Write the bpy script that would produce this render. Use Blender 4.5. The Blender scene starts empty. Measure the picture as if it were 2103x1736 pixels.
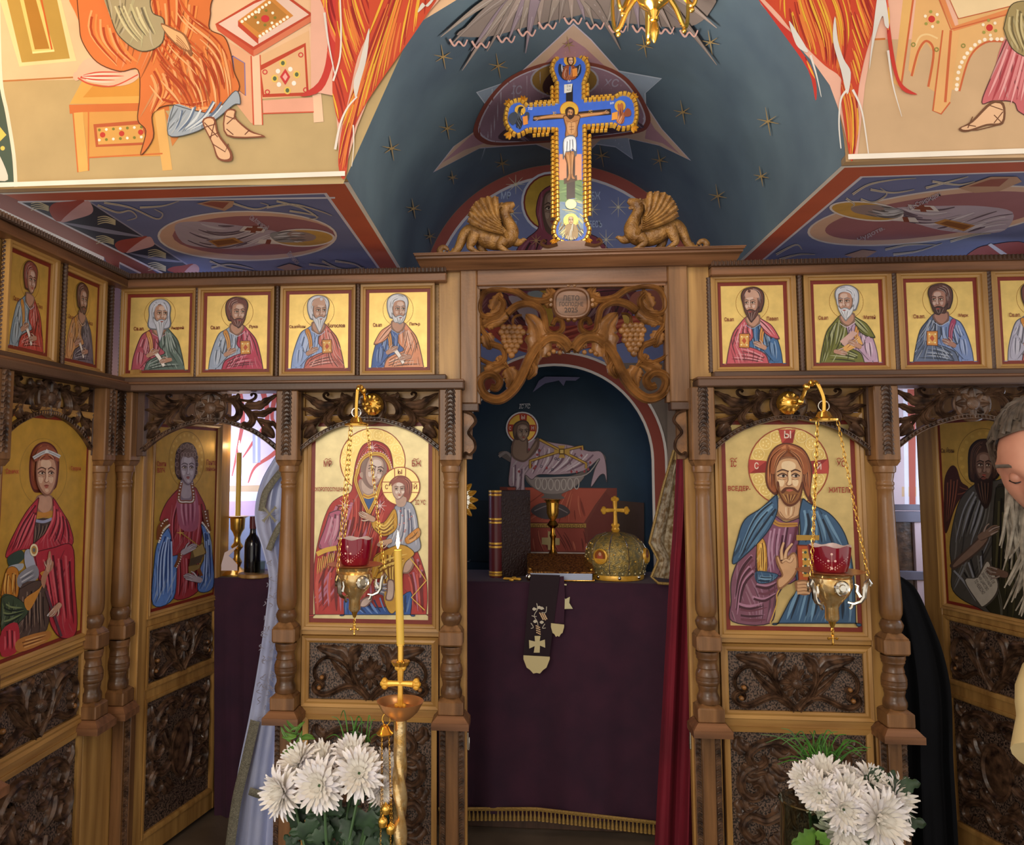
import bpy, bmesh, math, random
from mathutils import Vector, Matrix
from mathutils.geometry import delaunay_2d_cdt
from mathutils.bvhtree import BVHTree
random.seed(7)
PI = math.pi
sc = bpy.context.scene
COL = sc.collection
# ---------------- camera (the photograph is a crop: principal point off the centre) ----------------
FPX, CX, CY = 1650.0, 917.0, 815.0
D = 3.0                                   # the icon screen stands at y = D, camera at y = 0
CH = 1.53
PITCH = math.atan(140 / FPX); YAW = math.atan(150 * math.cos(PITCH) / FPX)
cp, sp, cw, sw = math.cos(PITCH), math.sin(PITCH), math.cos(YAW), math.sin(YAW)
AR = Vector((cw, sw, 0)); AF = Vector((-sw * cp, cw * cp, sp)); AU = Vector((sw * sp, -cw * sp, cp))
CAM = Vector((0, 0, CH))
cam = bpy.data.cameras.new('camera'); cam.sensor_fit = 'HORIZONTAL'; cam.sensor_width = 36
cam.lens = FPX / 2103 * 36; cam.shift_x = (1051.5 - CX) / 2103; cam.shift_y = -(868 - CY) / 2103
cam.clip_start = 0.05
co = bpy.data.objects.new('camera', cam); COL.objects.link(co)
co.matrix_world = Matrix(((AR.x, AU.x, -AF.x, 0), (AR.y, AU.y, -AF.y, 0), (AR.z, AU.z, -AF.z, CH), (0, 0, 0, 1)))
sc.camera = co
# ---------------- world, lights, exposure ----------------
wd = bpy.data.worlds.new('world'); sc.world = wd; wd.use_nodes = True
wd.node_tree.nodes['Background'].inputs[0].default_value = (1.0, 0.94, 0.87, 1)
wd.node_tree.nodes['Background'].inputs[1].default_value = 0.8
vs = sc.view_settings; vs.view_transform = 'Standard'; vs.look = 'None'; vs.gamma = 1; vs.use_curve_mapping = False
vs.exposure = 0.46
def light(name, typ, loc, energy, col, size=.1, rot=None, sy=None):
    l = bpy.data.lights.new(name, typ); l.energy = energy; l.color = col
    if typ == 'AREA':
        l.size = size
        if sy: l.shape = 'RECTANGLE'; l.size_y = sy
    else: l.shadow_soft_size = size
    o = bpy.data.objects.new(name, l); COL.objects.link(o); o.location = loc
    if rot: o.rotation_euler = rot
    return o
light('chandelier_glow', 'POINT', (-1.75, 1.5, 2.95), 9, (1, .56, .13), .12)
light('chandelier_glow_far', 'POINT', (1.9, 1.45, 3.0), 3, (1, .7, .4), .12)
light('chandelier_bulbs', 'POINT', (.25, 2.28, 2.62), 7, (1, .92, .84), .12)
light('sanctuary_window', 'AREA', (-1.58, 3.45, 1.5), 14, (.5, .66, 1), .5, (0, -PI / 2, 0), 1.2)
light('sanctuary_window_far', 'AREA', (2.0, 3.45, 1.55), 8, (.62, .76, 1), .6, (0, PI / 2, 0), 1.2)
light('nave_fill', 'AREA', (-1.1, -1.6, 2.3), 42, (1, .89, .75), 1.6, (math.radians(75), 0, math.radians(-12)), 1.6)  # soft fill light added behind the camera, not a window
# ---------------- helpers ----------------
def lin(h):
    r = [int(h[i:i + 2], 16) / 255 for i in (0, 2, 4)]
    return tuple(c / 12.92 if c <= .04045 else ((c + .055) / 1.055) ** 2.4 for c in r)
def ray(px, py): return AF + AR * ((px - CX) / FPX) + AU * ((CY - py) / FPX)
def atY(px, py, y): d = ray(px, py); return CAM + d * (y / d.y)
def atX(px, py, x): d = ray(px, py); return CAM + d * (x / d.x)
def atZ(px, py, z): d = ray(px, py); return CAM + d * ((z - CH) / d.z)
def pts(s): return [tuple(float(c) for c in q.split(',')) for q in s.split()]
def spl(P, closed=False, n=5):
    P = [Vector(p) for p in P]; m = len(P); out = []
    if m < 3: return P
    for i in range(m if closed else m - 1):
        if closed: a, b, c, d = P[i - 1], P[i], P[(i + 1) % m], P[(i + 2) % m]
        else: a, b, c, d = P[max(i - 1, 0)], P[i], P[i + 1], P[min(i + 2, m - 1)]
        for k in range(n):
            t = k / n
            out.append(.5 * ((2 * b) + (c - a) * t + (2 * a - 5 * b + 4 * c - d) * t * t + (3 * b - a - 3 * c + d) * t ** 3))
    if not closed: out.append(P[-1])
    return out
BASE = {}
def tag(o, label=None, cat=None, group=None, kind=None):
    if label: o['label'] = label
    if cat: o['category'] = cat
    if group: o['group'] = group
    if kind: o['kind'] = kind
    return o
def thing(name, loc, label, cat, group=None):
    o = bpy.data.objects.new(name, None); COL.objects.link(o); o.location = loc; o.empty_display_size = .05
    BASE[o.name] = Vector(loc); return tag(o, label, cat, group, 'thing')
class Fr:
    """a plane in the room: origin, u to the right, v up, n towards the viewer"""
    def __init__(s, O, u, n, v=(0, 0, 1)):
        s.O, s.u, s.n, s.v = Vector(O), Vector(u).normalized(), Vector(n).normalized(), Vector(v)
    def p(s, u, v, h=0): return s.O + s.u * u + s.v * v + s.n * h
    def uv(s, px, py, h=0):
        d = ray(px, py); o = s.O + s.n * h - CAM; q = CAM + d * (o.dot(s.n) / d.dot(s.n)) - s.O
        return (q.dot(s.u), q.dot(s.v))
    def sh(s, h): return Fr(s.O + s.n * h, s.u, s.n, s.v)
class MB:
    def __init__(s): s.v = []; s.f = []; s.c = []; s.m = []
    def vert(s, p): s.v.append(tuple(p)); return len(s.v) - 1
    def face(s, ix, col=None, mi=0): s.f.append(tuple(ix)); s.c.append(col); s.m.append(mi)
    def box(s, a, b, c=.002):
        x0, y0, z0 = a; x1, y1, z1 = b
        return s.fbox(Fr((0, 0, 0), (1, 0, 0), (0, -1, 0)), x0, x1, z0, z1, -y1, -y0, c)
    def fbox(s, fr, u0, u1, v0, v1, h0, h1, c=.002):
        """box on a frame with chamfered edges"""
        u0, u1 = min(u0, u1), max(u0, u1); v0, v1 = min(v0, v1), max(v0, v1); h0, h1 = min(h0, h1), max(h0, h1)
        c = min(c, (u1 - u0) * .3, (v1 - v0) * .3, (h1 - h0) * .3)
        n = len(s.v)
        for (uu, vv, hh) in [(i, j, k) for k in (0, 1) for j in (0, 1) for i in (0, 1)]:
            U = (u0, u1)[uu]; V = (v0, v1)[vv]; Hh = (h0, h1)[hh]
            du = c if uu == 0 else -c; dv = c if vv == 0 else -c; dh = c if hh == 0 else -c
            s.vert(fr.p(U, V + dv, Hh + dh)); s.vert(fr.p(U + du, V, Hh + dh)); s.vert(fr.p(U + du, V + dv, Hh))
        I = lambda i, j, k, a: n + (k * 4 + j * 2 + i) * 3 + a
        F = []
        F += [(I(0,0,0,0), I(0,0,1,0), I(0,1,1,0), I(0,1,0,0)), (I(1,0,0,0), I(1,1,0,0), I(1,1,1,0), I(1,0,1,0))]
        F += [(I(0,0,0,1), I(1,0,0,1), I(1,0,1,1), I(0,0,1,1)), (I(0,1,0,1), I(0,1,1,1), I(1,1,1,1), I(1,1,0,1))]
        F += [(I(0,0,0,2), I(0,1,0,2), I(1,1,0,2), I(1,0,0,2)), (I(0,0,1,2), I(1,0,1,2), I(1,1,1,2), I(0,1,1,2))]
        for a in (0, 1):
            for b in (0, 1):
                F += [(I(0,a,b,1), I(1,a,b,1), I(1,a,b,2), I(0,a,b,2)), (I(a,0,b,0), I(a,1,b,0), I(a,1,b,2), I(a,0,b,2)), (I(a,b,0,0), I(a,b,1,0), I(a,b,1,1), I(a,b,0,1))]
        for i in (0, 1):
            for j in (0, 1):
                for k in (0, 1): F.append((I(i,j,k,0), I(i,j,k,1), I(i,j,k,2)))
        for q in F: s.face(q)
        return s
    def grid(s, rows, close=False, cap=False):
        n = len(s.v); m = len(rows[0])
        for r in rows:
            for p in r: s.vert(p)
        for i in range(len(rows) - 1):
            for j in range(m if close else m - 1):
                k = (j + 1) % m
                s.face((n + i * m + j, n + i * m + k, n + (i + 1) * m + k, n + (i + 1) * m + j))
        if cap:
            s.face([n + j for j in range(m)][::-1]); s.face([n + (len(rows) - 1) * m + j for j in range(m)])
        return s
    def tube(s, P, r, seg=8, closed=False):
        P = [Vector(p) for p in P]; n = len(P); rows = []; up = None
        for i, p in enumerate(P):
            if closed: t = P[(i + 1) % n] - P[i - 1]
            else: t = P[min(i + 1, n - 1)] - P[max(i - 1, 0)]
            t = t.normalized() if t.length > 1e-9 else Vector((0, 0, 1))
            if up is None: up = t.orthogonal().normalized()
            up = (up - t * up.dot(t)); up = up.normalized() if up.length > 1e-6 else t.orthogonal().normalized()
            b = t.cross(up); rr = r(i / max(1, n - 1)) if callable(r) else r
            rows.append([p + (up * math.cos(2 * PI * k / seg) + b * math.sin(2 * PI * k / seg)) * rr for k in range(seg)])
        if closed: rows.append(rows[0])
        return s.grid(rows, True, not closed)
    def lathe(s, prof, c, seg=20, sx=1, sy=1, ax=(0, 0, 1), a0=0):
        """prof: (radius, height) pairs; c: base point"""
        ax = Vector(ax).normalized(); e = Vector((1, 0, 0)) if abs(ax.x) < .9 else Vector((0, 1, 0))
        e = (e - ax * e.dot(ax)).normalized(); b = ax.cross(e); c = Vector(c)
        rows = [[c + ax * h + (e * math.cos(a0 + 2 * PI * k / seg) * sx + b * math.sin(a0 + 2 * PI * k / seg) * sy) * r for k in range(seg)] for r, h in prof]
        return s.grid(rows, True, True)
    def ball(s, c, r, seg=10, rings=6, sc3=(1, 1, 1)):
        c = Vector(c); rows = []
        for i in range(rings + 1):
            a = -PI / 2 + PI * i / rings; rr = max(math.cos(a), .02)
            rows.append([c + Vector((math.cos(2 * PI * k / seg) * rr * sc3[0], math.sin(2 * PI * k / seg) * rr * sc3[1], math.sin(a) * sc3[2])) * r for k in range(seg)])
        return s.grid(rows, True, True)
    def prism(s, fr, P, h0, h1, smooth=False):
        P = [fr_pt for fr_pt in P]
        if smooth: P = [(q.x, q.y) for q in spl([Vector((a, b)) for a, b in P], True, 4)]
        n = len(P); v, e, f, *_ = delaunay_2d_cdt([Vector(p) for p in P], [], [list(range(n))], 1, 1e-7)
        k = len(s.v)
        for q in v: s.vert(fr.p(q.x, q.y, h1))
        for t in f: s.face([k + i for i in t])
        k2 = len(s.v)
        for q in v: s.vert(fr.p(q.x, q.y, h0))
        for t in f: s.face([k2 + i for i in t][::-1])
        a = len(s.v)
        for q in P: s.vert(fr.p(q[0], q[1], h0)); s.vert(fr.p(q[0], q[1], h1))
        for i in range(n):
            j = (i + 1) % n; s.face((a + 2 * i, a + 2 * j, a + 2 * j + 1, a + 2 * i + 1))
        return s
    def ribbon(s, fr, P, w, h, base=0, prof=(0, .75, .5, 1, .5, .75, 0), edge=None, n=4, sm=True):
        """carved band along a path in a frame: width w(t), height h(t), cross-section prof"""
        Q = spl([Vector(p) for p in P], False, n) if sm else [Vector(p) for p in P]
        m = len(Q); k = len(prof); rows = []
        for i, q in enumerate(Q):
            t = Q[min(i + 1, m - 1)] - Q[max(i - 1, 0)]; t = t.normalized() if t.length > 1e-9 else Vector((1, 0))
            nn = Vector((-t.y, t.x)); T = i / (m - 1)
            W = w(T) if callable(w) else w; Hh = h(T) if callable(h) else h
            row = []
            for j, pr in enumerate(prof):
                x = -1 + 2 * j / (k - 1); sk = 0
                if edge: x2, sk = edge(T, x); x = x2
                z = q + nn * (x * W / 2) + t * sk
                row.append(fr.p(z.x, z.y, base + pr * Hh))
            rows.append(row)
        return s.grid(rows)
    def build(s, name, mat, parent=None, smooth=True, loc=None, ang=40):
        me = bpy.data.meshes.new(name)
        b = BASE[parent.name] if parent else Vector(loc if loc is not None else (0, 0, 0))
        me.from_pydata([(v[0] - b.x, v[1] - b.y, v[2] - b.z) for v in s.v], [], s.f)
        mats = mat if isinstance(mat, (list, tuple)) else [mat]
        for q in mats: me.materials.append(q)
        if len(mats) > 1: me.polygons.foreach_set('material_index', s.m)
        if any(c is not None for c in s.c):
            at = me.color_attributes.new('Col', 'FLOAT_COLOR', 'CORNER'); buf = []
            for f, c in zip(s.f, s.c):
                for i in f: buf += (list(c[i]) if isinstance(c, dict) else list(c or (1, 1, 1))) + [1]
            at.data.foreach_set('color', buf)
        if smooth:
            me.polygons.foreach_set('use_smooth', [True] * len(me.polygons))
            try: me.set_sharp_from_angle(angle=math.radians(ang))
            except Exception: pass
        me.update()
        o = bpy.data.objects.new(name, me); COL.objects.link(o)
        if parent: o.parent = parent
        else: o.location = b
        BASE[o.name] = b
        return o
def copy_tree(o, parent=None):
    c = o.copy(); COL.objects.link(c)
    if parent: c.parent = parent
    BASE[c.name] = BASE[o.name]
    for ch in list(o.children): copy_tree(ch, c)
    return c
# ---------------- materials ----------------
def mat(name, col, rough=.5, metal=0, nz=None, bump=0, bs=60, emit=None, spec=.5, sheen=0):
    """nz = (second colour, (sx,sy,sz), detail, low, high): two-tone noise"""
    m = bpy.data.materials.new(name); m.use_nodes = True; nt = m.node_tree; b = nt.nodes['Principled BSDF']
    c = lin(col) if isinstance(col, str) else col
    b.inputs['Base Color'].default_value = (*c, 1); b.inputs['Roughness'].default_value = rough; b.inputs['Metallic'].default_value = metal
    b.inputs['Specular IOR Level'].default_value = spec
    if sheen: b.inputs['Sheen Weight'].default_value = sheen
    tc = nt.nodes.new('ShaderNodeTexCoord')
    if nz:
        mp = nt.nodes.new('ShaderNodeMapping'); mp.inputs['Scale'].default_value = nz[1]; nt.links.new(tc.outputs['Object'], mp.inputs[0])
        n = nt.nodes.new('ShaderNodeTexNoise'); n.inputs['Scale'].default_value = 1; n.inputs['Detail'].default_value = nz[2]; nt.links.new(mp.outputs[0], n.inputs[0])
        r = nt.nodes.new('ShaderNodeValToRGB'); r.color_ramp.elements[0].position = nz[3]; r.color_ramp.elements[1].position = nz[4]
        r.color_ramp.elements[0].color = (*lin(nz[0]), 1); r.color_ramp.elements[1].color = (*c, 1)
        nt.links.new(n.outputs[0], r.inputs[0]); nt.links.new(r.outputs[0], b.inputs['Base Color'])
    if bump:
        n2 = nt.nodes.new('ShaderNodeTexNoise'); n2.inputs['Scale'].default_value = bs; n2.inputs['Detail'].default_value = 4
        nt.links.new(tc.outputs['Object'], n2.inputs[0])
        bp = nt.nodes.new('ShaderNodeBump'); bp.inputs['Strength'].default_value = bump; bp.inputs['Distance'].default_value = .01
        nt.links.new(n2.outputs[0], bp.inputs['Height']); nt.links.new(bp.outputs[0], b.inputs['Normal'])
    if emit:
        b.inputs['Emission Color'].default_value = (*lin(emit[0]), 1); b.inputs['Emission Strength'].default_value = emit[1]
    return m
def colmat(name, rough=.45, metal=0, nzs=0, namt=.12, spec=.4, bump=0, bs=200):
    m = bpy.data.materials.new(name); m.use_nodes = True; nt = m.node_tree; b = nt.nodes['Principled BSDF']
    b.inputs['Roughness'].default_value = rough; b.inputs['Metallic'].default_value = metal; b.inputs['Specular IOR Level'].default_value = spec
    a = nt.nodes.new('ShaderNodeVertexColor'); a.layer_name = 'Col'
    out = a.outputs[0]; tc = nt.nodes.new('ShaderNodeTexCoord')
    if nzs:
        n = nt.nodes.new('ShaderNodeTexNoise'); n.inputs['Scale'].default_value = nzs; n.inputs['Detail'].default_value = 5; nt.links.new(tc.outputs['Object'], n.inputs[0])
        r = nt.nodes.new('ShaderNodeMapRange'); r.inputs[1].default_value = .3; r.inputs[2].default_value = .7; r.inputs[3].default_value = 1 - namt; r.inputs[4].default_value = 1 + namt
        nt.links.new(n.outputs[0], r.inputs[0])
        x = nt.nodes.new('ShaderNodeVectorMath'); x.operation = 'SCALE'; nt.links.new(out, x.inputs[0]); nt.links.new(r.outputs[0], x.inputs[3]); out = x.outputs[0]
    nt.links.new(out, b.inputs['Base Color'])
    if bump:
        n2 = nt.nodes.new('ShaderNodeTexNoise'); n2.inputs['Scale'].default_value = bs; nt.links.new(tc.outputs['Object'], n2.inputs[0])
        bp = nt.nodes.new('ShaderNodeBump'); bp.inputs['Strength'].default_value = bump; bp.inputs['Distance'].default_value = .01
        nt.links.new(n2.outputs[0], bp.inputs['Height']); nt.links.new(bp.outputs[0], b.inputs['Normal'])
    return m
M = {}
M['honey'] = mat('honey_wood_upright', 'BC9152', .4, nz=('8C6432', (28, 28, 2.2), 4, .3, .68), bump=.05, bs=90)
M['honey_h'] = mat('honey_wood_lying', 'BC9152', .4, nz=('8C6432', (2.2, 28, 28), 4, .3, .68), bump=.05, bs=90)
M['oak'] = mat('brown_wood_upright', '946A42', .4, nz=('5E3F24', (34, 34, 2.5), 5, .3, .7), bump=.06, bs=90)
M['oak_h'] = mat('brown_wood_lying', '8C6040', .4, nz=('583A24', (2.5, 34, 34), 5, .3, .7), bump=.06, bs=90)
M['walnut_h'] = mat('dark_wood_lying', '624634', .45, nz=('402C20', (2.5, 34, 34), 5, .3, .7), bump=.06, bs=90)
M['walnut'] = mat('dark_wood_upright', '5A4030', .45, nz=('3C281E', (34, 34, 2.5), 5, .3, .7), bump=.06, bs=90)
M['carve'] = mat('dark_carved_wood', '6A4E3A', .32, nz=('2A1C16', (30, 30, 30), 5, .34, .66), bump=.15, bs=70)
M['carve_ground'] = mat('stippled_dark_wood', '6E584A', .5, nz=('1E1512', (190, 190, 150), 1, .42, .56))
M['carve_mid'] = mat('carved_wood_waxed', '9A6A38', .36, nz=('5A3A1E', (14, 14, 14), 4, .3, .66), bump=.12, bs=70)
M['turned'] = mat('turned_wood', '946A40', .3, nz=('543820', (12, 12, 4), 4, .28, .68), bump=.05, bs=80)
M['paint'] = colmat('icon_paint', .42, 0, 34, .07)
M['gold'] = colmat('gold_leaf', .44, .5, 22, .12)
M['fresco'] = colmat('wall_paint', .6, 0, 9, .06, .3)
M['brass'] = mat('polished_brass', 'F0BE58', .18, .92)
M['brass_soft'] = mat('worn_brass', 'C9963E', .28, 1, nz=('8F6420', (60, 60, 60), 3, .3, .7))
M['lamp_metal'] = mat('pale_gilt_metal', 'F2D8A4', .16, .8, nz=('D8A95C', (40, 40, 40), 3, .3, .7), bump=.06, bs=120)
M['copper'] = mat('copper_dish', 'D79A62', .3, .7)
M['silver'] = mat('silvered_metal', 'D8D2C4', .18, 1)
M['gilt'] = mat('gilded_wood', 'F2C050', .3, .3, nz=('D89C30', (40, 40, 40), 3, .3, .7))
PAINT = [M['paint'], M['gold']]; FRESCO = [M['fresco'], M['gold']]
TXT = {}
def textmesh(s):
    if s not in TXT:
        cu = bpy.data.curves.new('lettering', 'FONT'); cu.body = s; cu.resolution_u = 2; cu.offset = .018
        o = bpy.data.objects.new('lettering', cu); COL.objects.link(o)
        dg = bpy.context.evaluated_depsgraph_get(); me = o.evaluated_get(dg).to_mesh()
        V = [(v.co.x, v.co.y) for v in me.vertices]; Fc = [tuple(p.vertices) for p in me.polygons]
        o.evaluated_get(dg).to_mesh_clear(); bpy.data.objects.remove(o); bpy.data.curves.remove(cu)
        xs = [v[0] for v in V] or [0]; ys = [v[1] for v in V] or [0]
        w = max(xs) - min(xs) or 1; h = max(ys) - min(ys) or 1
        TXT[s] = ([((x - min(xs)) / w, (y - min(ys)) / h) for x, y in V], Fc)
    return TXT[s]
class Paint:
    """flat paint laid in thin layers; coordinates are those of a drawing (ox,oy,scale) over the panel"""
    def __init__(s, surf, ox=0, oy=0, k=1, M2=None, step=.000025, maxd=0):
        s.surf, s.ox, s.oy, s.k, s.M2, s.mb, s.h, s.step, s.maxd = surf, ox, oy, k, M2, MB(), .0004, step, maxd
    def at(s, x, y):
        if s.M2: u, v = s.M2(x, y); return s.surf.p(u, v, s.h)
        px, py = s.ox + x * s.k, s.oy + y * s.k
        if isinstance(s.surf, Fr): u, v = s.surf.uv(px, py); return s.surf.p(u, v, s.h)
        q, nn, i, d = s.surf.ray_cast(CAM, ray(px, py).normalized())
        if q is None: return None
        if nn.dot(CAM - q) < 0: nn = -nn
        return q + nn * s.h
    def lay(s, V, F, col, mi, grad=None):
        k = len(s.mb.v); ok = {}
        c = lin(col) if isinstance(col, str) else col
        cols = {}
        for i, q in enumerate(V):
            p = s.at(q[0], q[1])
            if p is None: continue
            ok[i] = s.mb.vert(p)
            if grad:
                c2, x0, y0, x1, y1 = grad; dx, dy = x1 - x0, y1 - y0
                t = min(1, max(0, ((q[0] - x0) * dx + (q[1] - y0) * dy) / (dx * dx + dy * dy))); c2 = lin(c2) if isinstance(c2, str) else c2
                cols[ok[i]] = tuple(a + (b - a) * t for a, b in zip(c, c2))
        for t in F:
            if all(i in ok for i in t):
                ix = [ok[i] for i in t]; s.mb.face(ix, {i: cols[i] for i in ix} if grad else c, mi)
        s.h += s.step
    def poly(s, P, col, sm=1, gold=0, grad=None, n=4):
        if isinstance(P, str): P = pts(P)
        Q = [(q.x, q.y) for q in spl([Vector(p) for p in P], True, n)] if sm and len(P) > 2 else list(P)
        R = []
        for q in Q:
            if not R or abs(q[0] - R[-1][0]) + abs(q[1] - R[-1][1]) > 1e-6: R.append(q)
        V = [Vector(p) for p in R]; m = len(V); E = []
        if s.maxd:
            x0, x1 = min(v.x for v in V), max(v.x for v in V); y0, y1 = min(v.y for v in V), max(v.y for v in V)
            d = s.maxd
            R2 = []
            for i in range(m):
                a, b = V[i], V[(i + 1) % m]; nn = max(1, int((b - a).length / d))
                R2 += [a.lerp(b, j / nn) for j in range(nn)]
            V = R2; m = len(V)
            y = y0 + d * .5
            while y < y1:
                x = x0 + d * .5
                while x < x1: V.append(Vector((x, y))); x += d
                y += d
        v, e, f, *_ = delaunay_2d_cdt(V, [], [list(range(m))], 1, 1e-6)
        s.lay([(q.x, q.y) for q in v], f, col, gold, grad)
    def stroke(s, P, col, w0, w1=None, sm=1, gold=0, mid=None, n=5):
        if isinstance(P, str): P = pts(P)
        w1 = w0 if w1 is None else w1
        Q = spl([Vector(p) for p in P], False, n) if sm else [Vector(p) for p in P]
        if s.maxd:
            R = []
            for a, b in zip(Q, Q[1:]):
                nn = max(1, int((b - a).length / s.maxd)); R += [a.lerp(b, j / nn) for j in range(nn)]
            Q = R + [Q[-1]]
        m = len(Q); V = []; F = []
        for i, q in enumerate(Q):
            t = Q[min(i + 1, m - 1)] - Q[max(i - 1, 0)]; t = t.normalized() if t.length > 1e-9 else Vector((1, 0))
            T = i / (m - 1); w = w0 + (w1 - w0) * T
            if mid: w = (w0 + (w1 - w0) * T) * (1 - math.sin(PI * T)) + mid * math.sin(PI * T)
            nn = Vector((-t.y, t.x)) * w / 2; V += [tuple(q + nn), tuple(q - nn)]
            if i: F.append((2 * i - 2, 2 * i - 1, 2 * i + 1, 2 * i))
        s.lay(V, F, col, gold)
    def line(s, P, col, w, gold=0): s.stroke(P, col, w, w, 0, gold)
    def ell(s, x, y, rx, ry=None, col='000000', rot=0, gold=0, n=28, grad=None):
        ry = ry or rx; c, sn = math.cos(rot), math.sin(rot)
        s.poly([(x + rx * math.cos(2 * PI * i / n) * c - ry * math.sin(2 * PI * i / n) * sn, y + rx * math.cos(2 * PI * i / n) * sn + ry * math.sin(2 * PI * i / n) * c) for i in range(n)], col, 0, gold, grad)
    def ring(s, x, y, r, w, col, gold=0, ry=None, a0=0, a1=2 * PI, n=40):
        ry = ry or r; V = []; F = []
        for i in range(n + 1):
            a = a0 + (a1 - a0) * i / n
            V += [(x + (r + w / 2) * math.cos(a), y + (ry + w / 2) * math.sin(a)), (x + (r - w / 2) * math.cos(a), y + (ry - w / 2) * math.sin(a))]
            if i: F.append((2 * i - 2, 2 * i - 1, 2 * i + 1, 2 * i))
        s.lay(V, F, col, gold)
    def text(s, t, x, y, w, h, col, slant=0, rot=0, gold=0):
        """x,y: lower left corner, y down"""
        V, F = textmesh(t); c, sn = math.cos(rot), math.sin(rot)
        s.lay([(x + (a * w + b * slant) * c + b * h * sn, y - b * h * c + (a * w + b * slant) * sn) for a, b in V], F, col, gold)
    def folds(s, A, B, n, cols, w, tip=.15, jit=0, gold=0, trim=.0):
        A = spl([Vector(p) for p in (pts(A) if isinstance(A, str) else A)], False, 4); B = spl([Vector(p) for p in (pts(B) if isinstance(B, str) else B)], False, 4)
        m = 12
        def smp(P, t):
            f = t * (len(P) - 1); i = min(int(f), len(P) - 2); return P[i].lerp(P[i + 1], f - i)
        for k in range(n):
            a = (k + .5) / n; j = random.uniform(-jit, jit) / n; t0 = random.uniform(0, .25) + trim; t1 = 1 - random.uniform(0, .22)
            Q = [smp(A, t0 + (t1 - t0) * i / m).lerp(smp(B, t0 + (t1 - t0) * i / m), a + j) for i in range(m + 1)]
            s.stroke([tuple(q) for q in Q], cols[k % len(cols)], w, w * tip, 0, gold, mid=w * random.uniform(.8, 1.5))
    def drape(s, S, cols, w, n, ang=PI / 2, wob=.5, ln=.45, sm=1):
        """short tapered fold lines that stay inside a garment outline"""
        Q = pts(S) if isinstance(S, str) else S
        if sm: Q = [(q.x, q.y) for q in spl([Vector(p) for p in Q], True, 3)]
        x0, x1 = min(q[0] for q in Q), max(q[0] for q in Q); y0, y1 = min(q[1] for q in Q), max(q[1] for q in Q)
        def ins(x, y):
            r = False; j = len(Q) - 1
            for i in range(len(Q)):
                a, b = Q[i], Q[j]
                if (a[1] > y) != (b[1] > y) and x < (b[0] - a[0]) * (y - a[1]) / (b[1] - a[1] + 1e-12) + a[0]: r = not r
                j = i
            return r
        ph = random.uniform(0, 6); cx = (x0 + x1) / 2; L = max(x1 - x0, y1 - y0); k = 0; tr = 0
        while k < n and tr < n * 12:
            tr += 1; x, y = random.uniform(x0, x1), random.uniform(y0, y1); P = []
            st = L * ln * random.uniform(.5, 1.1) / 9
            for i in range(10):
                if not ins(x, y): break
                P.append((x, y)); a = ang + wob * math.sin(ph + 5 * (x - x0) / L + 3 * (y - y0) / L) + wob * .6 * (cx - x) / L * 2
                x += math.cos(a) * st; y += math.sin(a) * st
            if len(P) > 3: s.stroke(P, cols[k % len(cols)], w * .4, w * .2, 0, mid=w * random.uniform(.7, 1.3)); k += 1
    def done(s, name, parent=None, mats=None, loc=None):
        return s.mb.build(name, mats or PAINT, parent, smooth=False, loc=loc)
FRONT = Fr((0, D, 0), (1, 0, 0), (0, -1, 0))
# ---------------- the room ----------------
M['plaster_blue'] = mat('blue_vault_paint', '5F727C', .6, nz=('4C5C69', (3, 3, 3), 4, .3, .7), spec=.3)
M['plaster_beige'] = mat('beige_wall_paint', 'C2A176', .65, nz=('B8946A', (4, 4, 4), 4, .3, .7), spec=.2)
M['plaster_night'] = mat('night_blue_wall_paint', '2A4054', .6, nz=('1E3040', (3, 3, 3), 4, .3, .7), spec=.3)
M['plaster_grey'] = mat('grey_wall_paint', '8A7C72', .65, nz=('766A62', (4, 4, 4), 4, .3, .7), spec=.2)
M['plaster_rose'] = mat('pale_rose_wall_paint', 'D9C3C6', .65, nz=('CDB2B8', (4, 4, 4), 4, .3, .7), spec=.2)
M['plaster_indigo'] = mat('indigo_ceiling_paint', '454B6E', .6, nz=('383D5C', (4, 4, 4), 4, .3, .7), spec=.3)
M['stone_floor'] = mat('stone_floor', '6F6254', .4, nz=('584C40', (7, 7, 7), 5, .3, .7))
ZS, YF, YB, XL, XR = 2.339, 2.178, 3.91, -.482, .876
XWL, XWR = -1.64, 2.06
VC, VR = (XL + XR) / 2, (XR - XL) / 2
def struct(name, mb, m, smooth=True, parent=None):
    o = mb.build(name, m, parent, smooth)
    if not parent: o['kind'] = 'structure'
    return o
mb = MB(); mb.box((-4, .2, -.05), (4.4, YB + .4, 0), 0); struct('floor', mb, M['stone_floor'], False)
for n, a, b in (('wall_left', XWL, XWL - .1), ('wall_right', XWR, XWR + .1)):
    mb = MB(); mb.box((min(a, b), D + .06, 0), (max(a, b), YB + .1, ZS + .02), 0); struct(n, mb, M['plaster_rose'], False)
# side soffits over the sanctuary, hollow vault between them
def soffit(name, x0, x1):
    mb = MB(); mb.box((x0, YF + .031, ZS), (x1, YB + .05, ZS + .03), 0); return struct(name, mb, M['plaster_indigo'], False)
soffL = soffit('ceiling_left', -2.6, XL); soffR = soffit('ceiling_right', XR, 3.0)
NA = 120; VK = 1.07      # the vault rises a little towards the nave
def arch(r, i): a = PI - PI * i / NA; return (VC + r * math.cos(a), ZS + r * math.sin(a))
mb = MB(); rows = []
for j in range(15):
    y = YF + (YB - YF) * j / 14; kz_ = VK + (1 - VK) * j / 14; rows.append([(arch(VR, i)[0], y, ZS + (arch(VR, i)[1] - ZS) * kz_) for i in range(NA + 1)])
mb.grid(rows)
vault = struct('ceiling_vault', mb, M['plaster_blue'])
def bvh(mb): return BVHTree.FromPolygons([Vector(v) for v in mb.v], mb.f)
VAULT = bvh(mb)
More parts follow.
